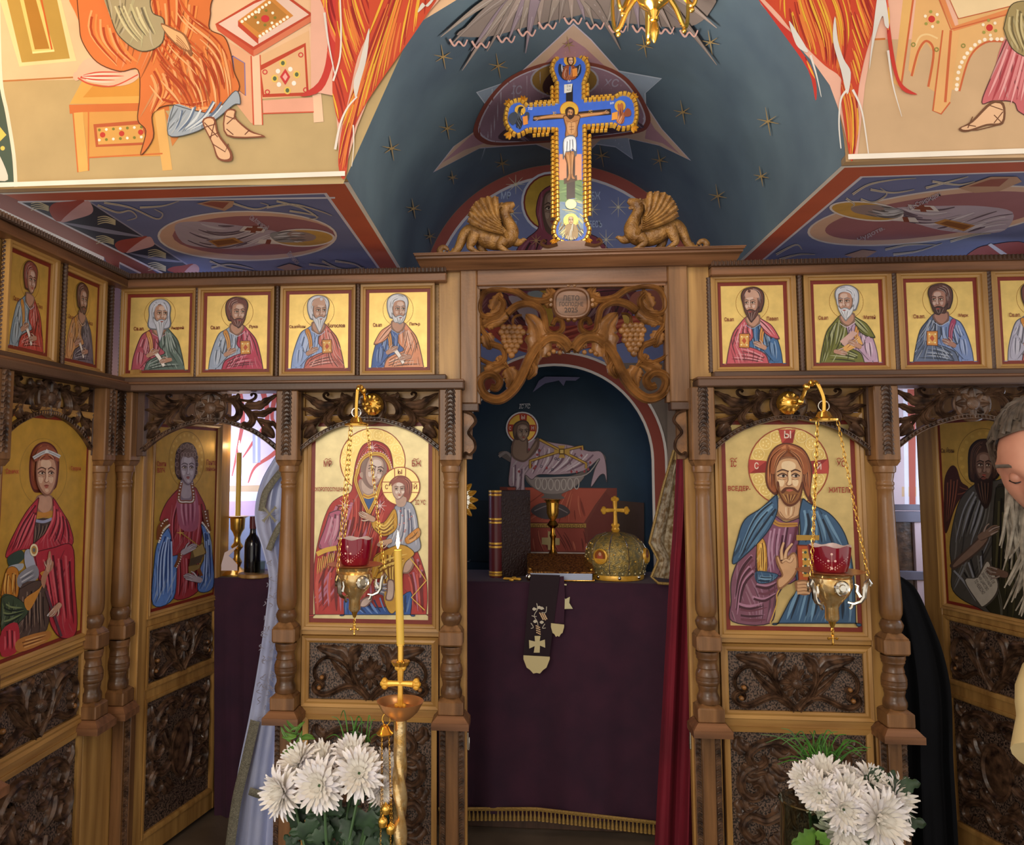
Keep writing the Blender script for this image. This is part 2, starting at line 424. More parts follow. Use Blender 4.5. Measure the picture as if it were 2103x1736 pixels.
# front wall above the soffits, with the round arch cut out
mb = MB()
P = [(-2.6, ZS), (XL, ZS)] + [(arch(VR, i)[0], ZS + (arch(VR, i)[1] - ZS) * VK) for i in range(1, NA)] + [(XR, ZS), (3.0, ZS), (3.0, 3.7), (-2.6, 3.7)]
FW = Fr((0, YF, 0), (1, 0, 0), (0, -1, 0)); mb.prism(FW, P, -.03, 0)
wallF = struct('wall_front', mb, M['plaster_beige'], False)
mb = MB(); mb.box((-2.6, -1.2, 3.7), (3.0, YF + .03, 3.76), 0); struct('ceiling_nave', mb, M['plaster_beige'], False)
# back wall: lunette and niche wall
nx0, nx1 = atY(946, 1000, YB).x, atY(1339, 1000, YB).x
nc = (nx0 + nx1) / 2; nr = (nx1 - nx0) / 2; nz = atY(1151, 752, YB).z - nr
def niche(r, i, n=24): a = PI * i / n; return (nc + r * math.cos(a), nz + r * math.sin(a))
BW = Fr((0, YB, 0), (1, 0, 0), (0, -1, 0))
mb = MB()
P = [(XWL, 0), (nx0, 0), (nx0, nz)] + [niche(nr, 24 - i) for i in range(1, 24)] + [(nx1, nz), (nx1, 0), (XWR, 0), (XWR, ZS + .02)]
P += [arch(VR + .02, NA - i) for i in range(NA + 1)] + [(XWL, ZS + .02)]
mb.prism(BW, P, -.03, 0)
wallB = struct('wall_back', mb, M['plaster_grey'], False)
BACK = BW
mb = MB(); ND = .2; rows = []
for i in range(61):                      # the concave niche, built as nested arches
    t = i / 60; row = []
    q = ND * math.sqrt(max(0, 1 - t ** 3))
    path = [(nc + nr * t, 0), (nc + nr * t, nz * .5), (nc + nr * t, nz)] + [(nc + nr * t * math.cos(PI * k / 60), nz + nr * t * math.sin(PI * k / 60)) for k in range(1, 60)] + [(nc - nr * t, nz), (nc - nr * t, nz * .5), (nc - nr * t, 0)]
    rows.append([(a, YB + q, b) for a, b in path])
mb.grid(rows)
struct('wall_niche', mb, M['plaster_night'])
NICHE = bvh(mb)
for k, (s0, s1) in enumerate(((XWL, nx0), (nx1, XWR))):
    mb = MB(); mb.box((s0, YB - .012, 0), (s1, YB, .09)); o = struct(('baseboard_left', 'baseboard_right')[k], mb, M['walnut_h'])
# ---------------- joinery of the icon screen ----------------
for k in ('honey', 'oak', 'walnut'):
    src = M[k + '_h']; q = src.copy(); q.name = src.name + '_deep'; M[k + '_y'] = q
    for nd in q.node_tree.nodes:
        if nd.type == 'MAPPING': nd.inputs['Scale'].default_value = (nd.inputs['Scale'].default_value[1], nd.inputs['Scale'].default_value[0], nd.inputs['Scale'].default_value[2])
M['turned_dark'] = mat('dark_stained_turned_wood', '7C5636', .3, nz=('45301E', (14, 14, 10), 4, .3, .68), bump=.05, bs=80)
WX = -1.56
WING = Fr((WX, 0, 0), (0, 1, 0), (1, 0, 0))
def hm(k, fr): return M[k + '_y'] if abs(fr.u.y) > .9 else M[k + '_h']
def part(name, m, parent, fr, *boxes, c=.002):
    mb = MB()
    for b in boxes: mb.fbox(fr, *b, c)
    return mb.build(name, m, parent)
def rail4(fr, u0, u1, v0, v1, w, prof, parent, mv, mh, name='frame_rail'):
    """mitred picture frame: prof = (share of width from the inside, height)"""
    for side in range(4):
        mb = MB(); a, b = [], []
        for t, h in prof:
            d = w * t; A, B, C2, D2 = (u0 - d, v0 - d), (u1 + d, v0 - d), (u1 + d, v1 + d), (u0 - d, v1 + d)
            p, q = ((A, B), (B, C2), (C2, D2), (D2, A))[side]; a.append(fr.p(*p, h)); b.append(fr.p(*q, h))
        mb.grid([a, b]); mb.build(name, mv if side % 2 else mh, parent)
MOULD = ((0, 0), (0, .008), (.12, .011), (.3, .012), (.42, .018), (.7, .02), (1, .02), (1, -.005))
def rope(mb, p, q, r, turns, strands=2):
    p, q = Vector(p), Vector(q); L = (q - p).length; ax = (q - p) / L; e = ax.orthogonal().normalized(); b = ax.cross(e); n = max(12, int(turns * 9)); rows = []
    for i in range(n + 1):
        t = i / n; row = []
        for k in range(10):
            a = 2 * PI * k / 10; rr = r * (.8 + .22 * abs(math.cos(strands / 2 * (a - 2 * PI * turns * t))))
            row.append(p + ax * (L * t) + (e * math.cos(a) + b * math.sin(a)) * rr)
        rows.append(row)
    return mb.grid(rows, True, True)
def row(py, y=2.92): return atY(590, py, y).z
def column(fr, u, label, side=0, low=True):
    t = thing('turned_column', fr.p(u, 0, .045), label, 'column', 'turned columns of the icon screen')
    C = lambda z: fr.p(u, z, .045)
    w = .041; z0, z1 = row(947), 1.807
    mb = MB(); mb.fbox(fr, u - w, u + w, z0, z1, .003, .087, .004)
    rr = [(w * 1.38, z0), (w * 1.05, row(957))]          # the foot of the block runs into the round
    mb.lathe([(a, b) for a, b in rr], fr.p(u, 0, .045), 4, a0=PI / 4)
    cap = mb.build('capital_block', M['oak'], t)
    mb = MB(); mb.fbox(fr, u - .017, u + .017, row(934), z1, .082, .0878, .001); mb.build('braid_groove', M['carve'], cap)
    mb = MB(); n = 15; hh = (z1 - row(934)) / n
    for i in range(n):
        zc = row(934) + hh * (i + .45)
        for s in (-1, 1):
            mb.ribbon(fr, [(u + s * .0145, zc - hh * .55), (u + s * .011, zc + hh * .15), (u, zc + hh * .55)], lambda T: .011 - .003 * T, .006, .0875, (0, .8, 1, .8, 0), n=2)
    mb.build('braid', M['carve'], cap)
    P = [(.0365, 957), (.0375, 962), (.036, 969), (.031, 971), (.0285, 980), (.0265, 985), (.0265, 987), (.0295, 989), (.0295, 994), (.0265, 996), (.0285, 998), (.0285, 1002), (.0258, 1004), (.0262, 1020), (.0285, 1080), (.0325, 1150), (.0355, 1195), (.0372, 1225), (.036, 1243), (.031, 1252), (.026, 1255)]
    mb = MB(); mb.lathe([(r, row(y)) for r, y in P][::-1], fr.p(u, 0, .045), 24); mb.build('shaft', M['turned'], t)
    P = [(.026, 1254), (.031, 1256), (.0385, 1265), (.036, 1272), (.03, 1280)]
    mb = MB(); mb.lathe([(r, row(y)) for r, y in P][::-1], fr.p(u, 0, .045), 24); mb.build('knop', M['turned_dark'], t)
    zb = row(1325)
    mb = MB(); mb.fbox(fr, u - .043, u + .043, zb + .006, row(1290), .002, .088, .006)
    mb.lathe([(.056, row(1290)), (.034, row(1280))], fr.p(u, 0, .045), 4, a0=PI / 4); mb.build('middle_block', M['oak'], t)
    P = [(.039, 1324), (.0395, 1331), (.037, 1334), (.0375, 1338), (.0345, 1340), (.031, 1346), (.0335, 1352), (.035, 1356), (.033, 1358), (.0375, 1363), (.041, 1370), (.041, 1372), (.039, 1373), (.041, 1374), (.041, 1380), (.039, 1381), (.0405, 1383), (.038, 1388), (.034, 1391), (.035, 1394), (.032, 1400), (.0325, 1406), (.0365, 1411), (.0385, 1414), (.039, 1420), (.037, 1426)]
    mb = MB(); mb.lathe([(r, row(y)) for r, y in P][::-1], fr.p(u, 0, .045), 24); mb.build('ringed_baluster', M['turned_dark'], t)
    zc = row(1460)
    mb = MB(); mb.fbox(fr, u - .045, u + .045, zc, row(1432), 0, .09, .004); mb.lathe([(.058, row(1432)), (.036, row(1425))], fr.p(u, 0, .045), 4, a0=PI / 4); mb.build('lower_block', M['oak'], t)
    mb = MB(); ze = row(1486); zm = row(1472)
    mb.grid([[fr.p(u - a, z, -.0), fr.p(u - a, z, .045 + a), fr.p(u + a, z, .045 + a), fr.p(u + a, z, -.0)] for a, z in ((.046, zc), (.05, zc - .004), (.064, zm), (.066, zm), (.066, ze))], True, True)
    mb.build('plinth', M['oak_h'], t, smooth=False)
    if low:
        part('lower_post', M['oak'], t, fr, (u - .045, u + .045, 0, ze, -.02, .02))
        part('post_fillet', M['oak'], t, fr, (u - .022, u + .022, 0, ze, .02, .032))
        for s in (-1, 1):
            mb = MB(); mb.fbox(fr, u + s * .034 - .0095, u + s * .034 + .0095, 0, ze, .02, .0225, .0005); n = 34
            for i in range(n):
                z = ze * (i + .5) / n; mb.ribbon(fr, [(u + s * .027, z - .006), (u + s * .036, z), (u + s * .042, z - .004)], lambda T: .009 * (1 - .5 * T), .006, .022, (0, .8, 1, .8, 0), n=2)
            mb.build('beaded_strip', M['carve'], t)
    return t
# ---- carving vocabulary ----
def leafw(w, lobes=4, amp=.2):
    return lambda T: w * (math.sin(PI * min(1, .08 + .92 * T) ** .75) ** .8 + .06) * (1 + amp * abs(math.sin(PI * lobes * T)))
LEAFP = (0, .5, .62, .45, 1, .45, .62, .5, 0)
def leaf(mb, fr, P, w, h, base=0, lobes=4, amp=.25):
    mb.ribbon(fr, P, leafw(w, lobes, amp), lambda T: h * (.55 + .45 * math.sin(PI * min(1, T * .9 + .1))), base, LEAFP, n=6)
    return mb
def stem(mb, fr, P, w0, w1, h, base=0, prof=(0, .8, .55, .75, 1, .75, .55, .8, 0)):
    mb.ribbon(fr, P, lambda T: w0 + (w1 - w0) * T, h, base, prof, n=5); return mb
def flower(fr, u, v, r, h, parent, m, n=12, base=0, rc=.33, name='rosette', vs=1.0, n2=0):
    mb = MB()
    for i in range(n):
        a = PI / 2 + 2 * PI * i / n; d = Vector((math.cos(a), math.sin(a) * vs)); R = r * (1 if i % max(1, n // 4) == 0 else .86)
        mb.ribbon(fr, [(u + d.x * r * .2, v + d.y * r * .2), (u + d.x * R * .6, v + d.y * R * .6), (u + d.x * R, v + d.y * R)], lambda T: r * 4.6 / n * (math.sin(PI * min(1, .25 + .75 * T)) ** .8 + .02), lambda T: h * (.75 + .25 * T) * (1 - .35 * (T > .9)), base, (0, .7, .55, 1, .55, .7, 0), n=3)
    o = mb.build(name, m, parent)
    mb = MB(); R = r * rc; mb.lathe([(R * 1.15, base), (R * 1.1, base + h * .9), (R * .8, base + h * 1.35), (R * .4, base + h * 1.55), (.0005, base + h * 1.6)], fr.p(u, v, 0), 18, ax=fr.n)
    k = 5
    for i in range(-k, k + 1):
        for j in range(-k, k + 1):
            x, y = (i + .5 * (j % 2)) * R * .2, j * R * .19
            if math.hypot(x, y) < R * .92: mb.lathe([(R * .085, 0), (R * .06, h * .12), (.0003, h * .16)], fr.p(u + x, v + y, base + h * (1.58 - .55 * (math.hypot(x, y) / R) ** 2)), 5, ax=fr.n)
    mb.build('seed_head', m, o)
    return o
def openwork(fr, uc, half, ztop, zbot, label, h=.03, m=None, boards=True):
    """pierced spandrel: arch band, rosette and acanthus scrolls, mirrored about the middle"""
    m = m or M['carve']; F = fr.sh(h)
    t = thing('carved_arch', fr.p(uc, zbot, h), label, 'carving', 'pierced carved arches under the ledge')
    N = lambda x, y, s=1: (uc + s * (x - 1068) / 877 * half, ztop - (y - 150) / 860 * (ztop - zbot))
    Q = lambda S, s=1: [N(x, y, s) for x, y in pts(S)]
    k = half / 877
    arc = "1068,540 1240,556 1430,612 1630,702 1800,822 1968,975"
    L = [N(x, y, -1) for x, y in pts(arc)][::-1] + Q(arc)[1:]
    mb = MB(); mb.ribbon(F, L, 66 * k, .016, -.004, (0, 1, 1, .55, .55, .55, 1, 1, 0), n=6)
    mb.ribbon(F, L, 66 * k, -.012, -.004, (0, 1, 1, 1, 0), n=6); band = mb.build('arch_band', m, t)
    S = spl([Vector(q) for q in L], False, 8); mb = MB()
    for i in range(2, len(S) - 2, 2):
        d = (S[i + 1] - S[i - 1]).normalized(); nn = Vector((-d.y, d.x))
        a = S[i]; mb.ribbon(F, [tuple(a + nn * 20 * k), tuple(a - nn * 20 * k)], lambda T: 30 * k * (1 - .85 * T), .011, .004, (0, .9, 1, .9, 0), n=1, sm=False)
    mb.build('tooth_row', m, band)
    for s in (-1, 1):
        mb = MB(); stem(mb, F, Q("1200,250 1330,240 1430,275 1530,370 1620,450 1700,560 1765,665", s), 44 * k, 22 * k, .016); mb.build('vine_stem', m, t)
        for S, w in (("1225,240 1255,205 1270,160", 70), ("1310,250 1400,225 1425,158", 85)):
            mb = MB(); leaf(mb, F, Q(S, s), w * k, .016, 0, 1, .1); mb.build('bud_leaf', m, t)
        mb = MB(); stem(mb, F, Q("1430,250 1560,270 1640,235 1655,185 1620,165 1595,185 1612,205", s), 40 * k, 22 * k, .014); mb.build('tendril', m, t)
        for S in ("1235,255 1340,265 1415,340 1440,440 1400,515 1325,520 1285,470", "1470,340 1560,430 1615,525 1590,600 1530,610 1500,575"):
            mb = MB(); P = Q(S, s); mb.ribbon(F, P, lambda T: (34 + 62 * math.sin(PI * (.1 + .85 * T))) * k, lambda T: .012 + .012 * T, 0, (0, .7, .45, .85, .5, 1, .6, .8, 0), n=5); mb.build('curled_leaf', m, t)
        for S, w in (("1520,330 1690,335 1800,265 1935,175", 92), ("1600,440 1740,455 1850,400 1942,385", 72), ("1680,535 1800,585 1890,600 1938,690", 64)):
            mb = MB(); leaf(mb, F, Q(S, s), w * k, .018, 0, 4, .3); mb.build('leaf', m, t)
        mb = MB(); leaf(mb, F, Q("1755,650 1820,700 1905,800", s), 135 * k, .022, 0, 2, .15); mb.build('flower_bud', m, t)
    mb = MB(); c = N(1068, 372); mb.lathe([(215 * k, -.006), (215 * k, .004), (200 * k, .009), (180 * k, .004), (.001, .004)], F.p(c[0], c[1], 0), 32, ax=F.n); mb.build('rosette_disc', m, t)
    flower(F, c[0], c[1], 190 * k, .012, t, m, 8, .004, .36)
    if boards:
        for s in (-1, 1):
            u = uc + s * (half + .012); part('side_board', M['walnut'], t, F, (u - .014, u + .014, zbot - .012, ztop + .004, -.02, .012))
    return t
def stipple(mb, fr, u0, u1, v0, v1, base):
    n = 0
    nu, nv = max(2, int((u1 - u0) / .0062)), max(2, int((v1 - v0) / .0062))
    rows = [[fr.p(u0 + (u1 - u0) * i / nu, v0 + (v1 - v0) * j / nv, base + (random.uniform(-.0016, .0016) if 0 < i < nu and 0 < j < nv else 0)) for i in range(nu + 1)] for j in range(nv + 1)]
    return mb.grid(rows)
def sunflower_panel(fr, u0, u1, v0, v1, parent, m=None, flip=1):
    m = m or M['carve']; F = fr.sh(-.006)
    mb = MB(); stipple(mb, F, u0, u1, v0, v1, 0); g = mb.build('carved_panel', M['carve_ground'], parent)
    uc = (u0 + u1) / 2; hu = (u1 - u0) / 2; k = hu / 965
    N = lambda x, y, s=1: (uc + s * (x - 1030) * k, v1 - (y - 150) / 930 * (v1 - v0))
    Q = lambda S, s=1: [N(x, y, s) for x, y in pts(S)]
    for s in (-1, 1):
        q = -s
        mb = MB(); leaf(mb, F, Q("985,1010 800,840 600,660 405,430", q), 150 * k, .02, 0, 1, 0); mb.build('long_leaf', m, g)
        mb = MB(); stem(mb, F, Q("1000,1050 880,880 790,720 745,590 742,470", q), 60 * k, 90 * k, .018); mb.build('stalk', m, g)
        mb = MB(); leaf(mb, F, Q("742,500 765,350 840,265 905,200", q), 170 * k, .022, 0, 3, .25); mb.build('leaf', m, g)
        mb = MB(); stem(mb, F, Q("800,820 720,620 600,470 430,400 300,415 195,520 160,640 190,750 260,790 320,740 300,695 270,710", q), 60 * k, 50 * k, .02); mb.build('scroll', m, g)
        mb = MB(); leaf(mb, F, Q("690,500 580,360 400,300 185,240", q), 210 * k, .022, 0, 4, .25); mb.build('leaf', m, g)
        mb = MB(); stem(mb, F, Q("1010,1050 880,900 720,850 560,900 400,985 270,1000 165,930 160,840 225,790 290,830 280,890 240,885", q), 110 * k, 55 * k, .02); mb.build('scroll', m, g)
        for c in ((285, 715), (245, 882)):
            mb = MB(); a = N(*c, q); mb.lathe([(34 * k, .004), (34 * k, .019), (20 * k, .023), (.0004, .024)], F.p(a[0], a[1], 0), 10, ax=F.n); mb.build('boss', M['carve_mid'], g)
    c = N(1035, 635); flower(F, c[0], c[1], 262 * k, .02, g, m, 12, 0, .3, 'sunflower')
    return g
def scroll_panel(fr, u0, u1, v0, v1, parent, m=None, oval=False):
    """tall panel of scrolls and leaves; the doors carry an oval boss in the middle"""
    m = m or M['carve']; F = fr.sh(-.006); W, Hh = u1 - u0, v1 - v0
    mb = MB(); stipple(mb, F, u0, u1, v0, v1, 0); g = mb.build('carved_panel', M['carve_ground'], parent)
    uc = (u0 + u1) / 2; k = W / 2
    N = lambda x, y: (uc + x * k, v1 - y * k)
    ymax = Hh / k
    for s in (-1, 1):
        def Q(S, dy=0): return [N(s * x, y + dy) for x, y in pts(S)]
        for S in ("0,.3 -.25,.16 -.55,.2 -.72,.36 -.62,.52 -.48,.44 -.52,.34", "-.6,.5 -.8,.62 -.84,.85 -.7,.98 -.55,.9 -.6,.78 -.68,.8", "-.3,1.2 -.5,1.3 -.72,1.25 -.84,1.42 -.7,1.58 -.56,1.5 -.62,1.4", "0,1.9 -.25,1.75 -.5,1.78 -.76,1.9 -.8,2.1 -.62,2.16 -.55,2.02"):
            P = Q(S)
            if min(p[1] for p in P) > v0 + .01: mb = MB(); stem(mb, F, P, .16 * k, .09 * k, .02); mb.build('scroll', m, g)
        for S, w in (("-.75,.3 -.85,.2 -.86,.08", .2), ("-.35,.2 -.2,.3 -.05,.14", .22), ("-.4,.5 -.25,.62 -.1,.6", .2), ("-.5,.62 -.42,.82 -.28,.95", .24), ("-.86,1 -.8,1.15 -.62,1.2", .2), ("-.3,1.05 -.22,1.25 -.1,1.35", .24), ("-.86,1.6 -.75,1.72 -.55,1.74", .2), ("-.42,1.5 -.3,1.62 -.14,1.66", .22), ("-.84,.5 -.7,.66 -.45,.6", .18), ("-.3,1.9 -.2,2.05 -.06,2.1", .22), ("-.85,1.3 -.78,1.2 -.6,1.1", .18)):
            if oval and .55 < pts(S)[1][1] < 1.5 and abs(pts(S)[1][0]) < .42: continue
            P = Q(S)
            if min(p[1] for p in P) > v0 + .01: mb = MB(); leaf(mb, F, P, w * k, .018, 0, 3, .3); mb.build('leaf', m, g)
    if oval:
        c = N(0, 1.05); mb = MB(); mb.lathe([(.3 * k, 0), (.3 * k, .012), (.335 * k, .02), (.3 * k, .022), (.27 * k, .012), (.15 * k, .017), (.001, .019)], F.p(c[0], c[1], 0), 30, ax=F.n)
        # stretch the boss into an upright oval
        mb.v = [tuple(Vector(v) + Vector((0, 0, (v[2] - F.p(c[0], c[1], 0).z) * .5))) for v in mb.v]; mb.build('oval_boss', m, g)
    else:
        flower(F, *N(0, 1.0), .26 * k, .016, g, m, 10, 0, .3, 'sunflower')
    return g
# ---------------- the icon screen, piece by piece ----------------
C1, C2, C3, C4, C5 = -1.5, -.86, -.25, .65, 1.273
Z_LEDGE = 1.806
COLU = {}
for u, lab in ((C1, 'brown turned column of the front screen standing in the inner corner beside the side door'), (C2, 'turned wooden column between the white vestment and the mother and child icon'),
               (C3, 'turned wooden column between the mother and child icon and the open gate'), (C4, 'turned wooden column between the red curtain and the blessing man icon'), (C5, 'turned wooden column between the blessing man icon and the black robe')):
    column(FRONT, u, lab)
column(WING, 2.79, 'turned wooden column of the side wing next to the corner, beside the red-cloaked saint icon')
column(WING, 2.18, 'turned column at the photo edge, showing only its carved braid beside the red-cloaked saint')
# frieze beams with ledge and toothed cornice
def beam(fr, u0, u1, ul0, ul1, label, ue0=None):
    t = thing('frieze_beam', fr.p(u0, Z_LEDGE, 0), label, 'beam', 'wooden frieze beams')
    part('ledge', hm('walnut', fr), t, fr, (ul0, ul1, Z_LEDGE, 1.834, -.04, .1), c=.004)
    part('ledge_moulding', hm('oak', fr), t, fr, (ul0, ul1, 1.834, 1.844, -.04, .085), c=.003)
    part('bottom_rail', hm('walnut', fr), t, fr, (u0, u1, 1.844, 1.866, -.04, .05), c=.004)
    part('back_board', hm('honey', fr), t, fr, (u0, u1, 1.868, 2.222, -.04, -.014))
    part('top_rail', hm('oak', fr), t, fr, (u0, u1, 2.217, 2.25, -.04, .05), c=.004)
    part('cornice_strip', hm('walnut', fr), t, fr, (u0, u1, 2.25, 2.269, -.04, .058), c=.002)
    mb = MB(); n = int((u1 - u0) / .0145)
    for i in range(n):
        a = u0 + (u1 - u0) * (i + .5) / n; mb.ribbon(fr, [(a, 2.251), (a, 2.268)], .0085, .009, .058, (0, .8, 1, .8, 0), n=1, sm=False)
    mb.build('tooth_row', hm('walnut', fr), t)
    return t
bmL = beam(FRONT, -1.56, -.268, -1.5, -.2, 'brown wooden frieze beam carrying four apostle icons left of the gate')
bmR = beam(FRONT, .70, 2.06, .632, 2.06, 'brown wooden frieze beam carrying the apostle icons right of the gate')
bmW = beam(WING, 1.9, 2.96, 1.9, 2.91, 'brown frieze beam of the side wing carrying two apostle icons')
def ropes(fr, us, parent, z0=1.866, z1=2.217, h=.0, r=.0095):
    for u in us:
        mb = MB(); rope(mb, fr.p(u, z0, h), fr.p(u, z1, h), r, 13); mb.build('rope_moulding', M['walnut'], parent)
ropes(FRONT, (-1.2455, -.925, -.6095), bmL, r=.0078, h=.014); ropes(FRONT, (-1.565 + .012, -.29), bmL, r=.012)
ropes(FRONT, (.7,), bmR, r=.011, h=.01); ropes(FRONT, (1.02, 1.3485, 1.672, 1.99), bmR, h=.014)
wu = [WING.uv(a, 690)[0] for a in (4, 121, 226)]
ropes(WING, wu[1:2], bmW, h=.014); ropes(WING, (wu[0], wu[2]), bmW, r=.012)
# icon bays: boards, rails and carved panels between two columns
def bay(fr, u0, u1, iu0, iu1, label, dark=False):
    t = thing('icon_bay', fr.p((u0 + u1) / 2, 0, 0), label, 'screen panel', 'icon bays of the screen')
    a, b = iu0, iu1; mv, mh = M['honey'], hm('honey', fr)
    for x0, x1 in ((u0, a - .028), (b + .028, u1)):
        part('stile', mv, t, fr, (x0, x1, 0, 1.84, -.03, .006))
    part('middle_rail', mh, t, fr, (a - .028, b + .028, .9, .945 - .026, -.03, .004)); part('lower_rail', mh, t, fr, (a - .028, b + .028, .602, .64, -.03, .004))
    part('foot_rail', mh, t, fr, (a - .028, b + .028, 0, .07, -.03, .004)); part('head_board', mh, t, fr, (a - .028, b + .028, 1.72, 1.84, -.03, -.008)); part('head_board', mh, t, fr, (a - .028, b + .028, 1.69, 1.718, -.03, -.01))
    rail4(fr, a + .002, b - .002, .668, .872, .026, ((0, -.012), (0, .004), (.3, .009), (.6, .006), (1, .012), (1, -.01)), t, mv, mh, 'panel_moulding')
    sunflower_panel(fr, a, b, .666, .874, t)
    rail4(fr, a + .002, b - .002, .075, .594, .02, ((0, -.012), (0, .004), (.4, .007), (1, .008), (1, -.01)), t, mv, mh, 'panel_moulding')
    scroll_panel(fr, a, b, .073, .596, t)
    return t
bay(FRONT, C2 - .02, C3 + .048, -.786, -.325, 'honey wood bay with sunflower carving below the mother and child icon')
bay(FRONT, C4 - .045, C5 + .02, .729, 1.194, 'honey wood bay with sunflower carving below the blessing man icon')
WLOW = WING.sh(.03)
wb0, wb1 = WLOW.uv(0, 1440)[0] - .05, WLOW.uv(162, 1440)[0]
bay(WLOW, wb0 - .06, 3.02, wb0, wb1, 'honey wood bay of the side wing below the red-cloaked saint')
# pierced arches
ZA = Z_LEDGE - .002
AH = .262
openwork(FRONT, (C1 + C2) / 2 + .008, AH, ZA, 1.575, 'pierced dark arch carving over the doorway of the white vestment')
openwork(FRONT, (C2 + C3) / 2 - .003, AH, ZA, 1.575, 'pierced dark arch carving above the mother and child icon')
openwork(FRONT, (C4 + C5) / 2, AH + .004, ZA, 1.575, 'pierced dark arch carving above the blessing man icon')
openwork(FRONT, C5 + .31, AH, ZA, 1.575, 'pierced dark arch carving above the bearded man at the photo edge')
openwork(WING, 2.485, AH, ZA, 1.575, 'pierced dark arch carving above the red-cloaked saint on the side wing')
column(FRONT, C5 + .62, 'turned column at the far right, hidden behind the bearded man')
cb = thing('light_gap_board', FRONT.p(-1.53, 0, -.03), 'honey wood board added to close the light gap behind the pair of columns', 'board')  # added board, stops the window light leaking onto the corner column
part('upright_board', M['honey'], cb, FRONT, (-1.63, -1.462, 0, 1.806, -.055, -.025)); part('edge_bead', M['honey'], cb, FRONT, (-1.474, -1.458, 0, 1.806, -.06, -.02))
# ---- the gate block ----
gt = thing('gate_portal', FRONT.p(.2, 0, 0), 'open wooden gate portal with carved header in the middle of the screen', 'portal')
gz1 = 2.262
for s, (a, b, c, d) in ((-1, (-.3, -.218, -.218, -.155)), (1, (.62, .70, .548, .62))):
    part('side_board', M['honey'], gt, FRONT, (a, b, 1.84, gz1, -.03, .012)); part('stile', M['oak'], gt, FRONT, (c, d, 1.757, gz1, -.03, .03), c=.004)
    e = d if s < 0 else c; part('inner_bead', M['oak'], gt, FRONT, (e - .012, e + .012, 1.757, 2.215, -.03, .016))
    q = -.197 if s < 0 else .60
    part('jamb', M['honey'], gt, FRONT, (-.215, -.197, 0, 1.757, -.03, .004) if s < 0 else (.598, .612, 0, 1.757, -.03, .004))
part('header_rail', M['oak_h'], gt, FRONT, (-.155, .548, 2.2, gz1, -.03, .03), c=.004)
part('header_bead', M['oak_h'], gt, FRONT, (-.15, .545, 2.19, 2.206, -.03, .018))
# mitre wedges that close the corners
gc = thing('gate_cornice', FRONT.p(.2, gz1, 0), 'moulded brown cornice shelf above the gate carrying the cross and dragons', 'cornice')
mb = MB(); P = [(-.03, 2.258), (.05, 2.258), (.058, 2.266), (.075, 2.276), (.085, 2.286), (.1, 2.291), (.1, 2.298), (.112, 2.301), (.112, 2.307), (-.03, 2.307)]
u0, u1 = -.36, .784
mb.grid([[FRONT.p(u0 - (h - .05) * .35 if e == 0 else u1 + (h - .05) * .35, z, h) for h, z in P] for e in (0, 1)], True, True)
mb.build('crown_moulding', M['oak_h'], gc, ang=25)
part('shelf_board', M['oak_h'], gc, FRONT, (-.385, .809, 2.305, 2.309, -.03, .116), c=.001)
# brackets under the stiles
for s, u, lab in ((-1, -.187, 'small scrolled bracket under the gate header beside the mother and child bay'), (1, .584, 'small scrolled bracket under the gate header beside the red curtain')):
    bt = thing('scroll_bracket', FRONT.p(u, 1.56, .01), lab, 'bracket', 'gate brackets')
    part('top_block', M['walnut_h'], bt, FRONT, (u - .037, u + .037, 1.728, 1.757, -.02, .045), c=.003)
    part('back_plate', M['oak'], bt, FRONT, (u - .02 * (1 if s < 0 else .6), u + .02 * (.6 if s < 0 else 1), 1.55, 1.728, -.02, .008))
    P = [(-.016, 1.728), (.014, 1.715), (.026, 1.69), (.008, 1.665), (.0, 1.645), (.02, 1.62), (.024, 1.59), (.004, 1.568), (-.012, 1.575), (-.016, 1.555)]
    mb = MB(); mb.prism(FRONT, [(u - s * a * 1, z) for a, z in [(-.018, 1.728)] + [(q[0], q[1]) for q in P[1:]] + [(-.018, 1.555)]], .008, .03, False); mb.build('scroll', M['carve_mid'], bt)
    mb = MB(); stem(mb, FRONT, [(u - s * a, z) for a, z in P], .013, .009, .012, .028); mb.build('scroll_ridge', M['carve'], bt)
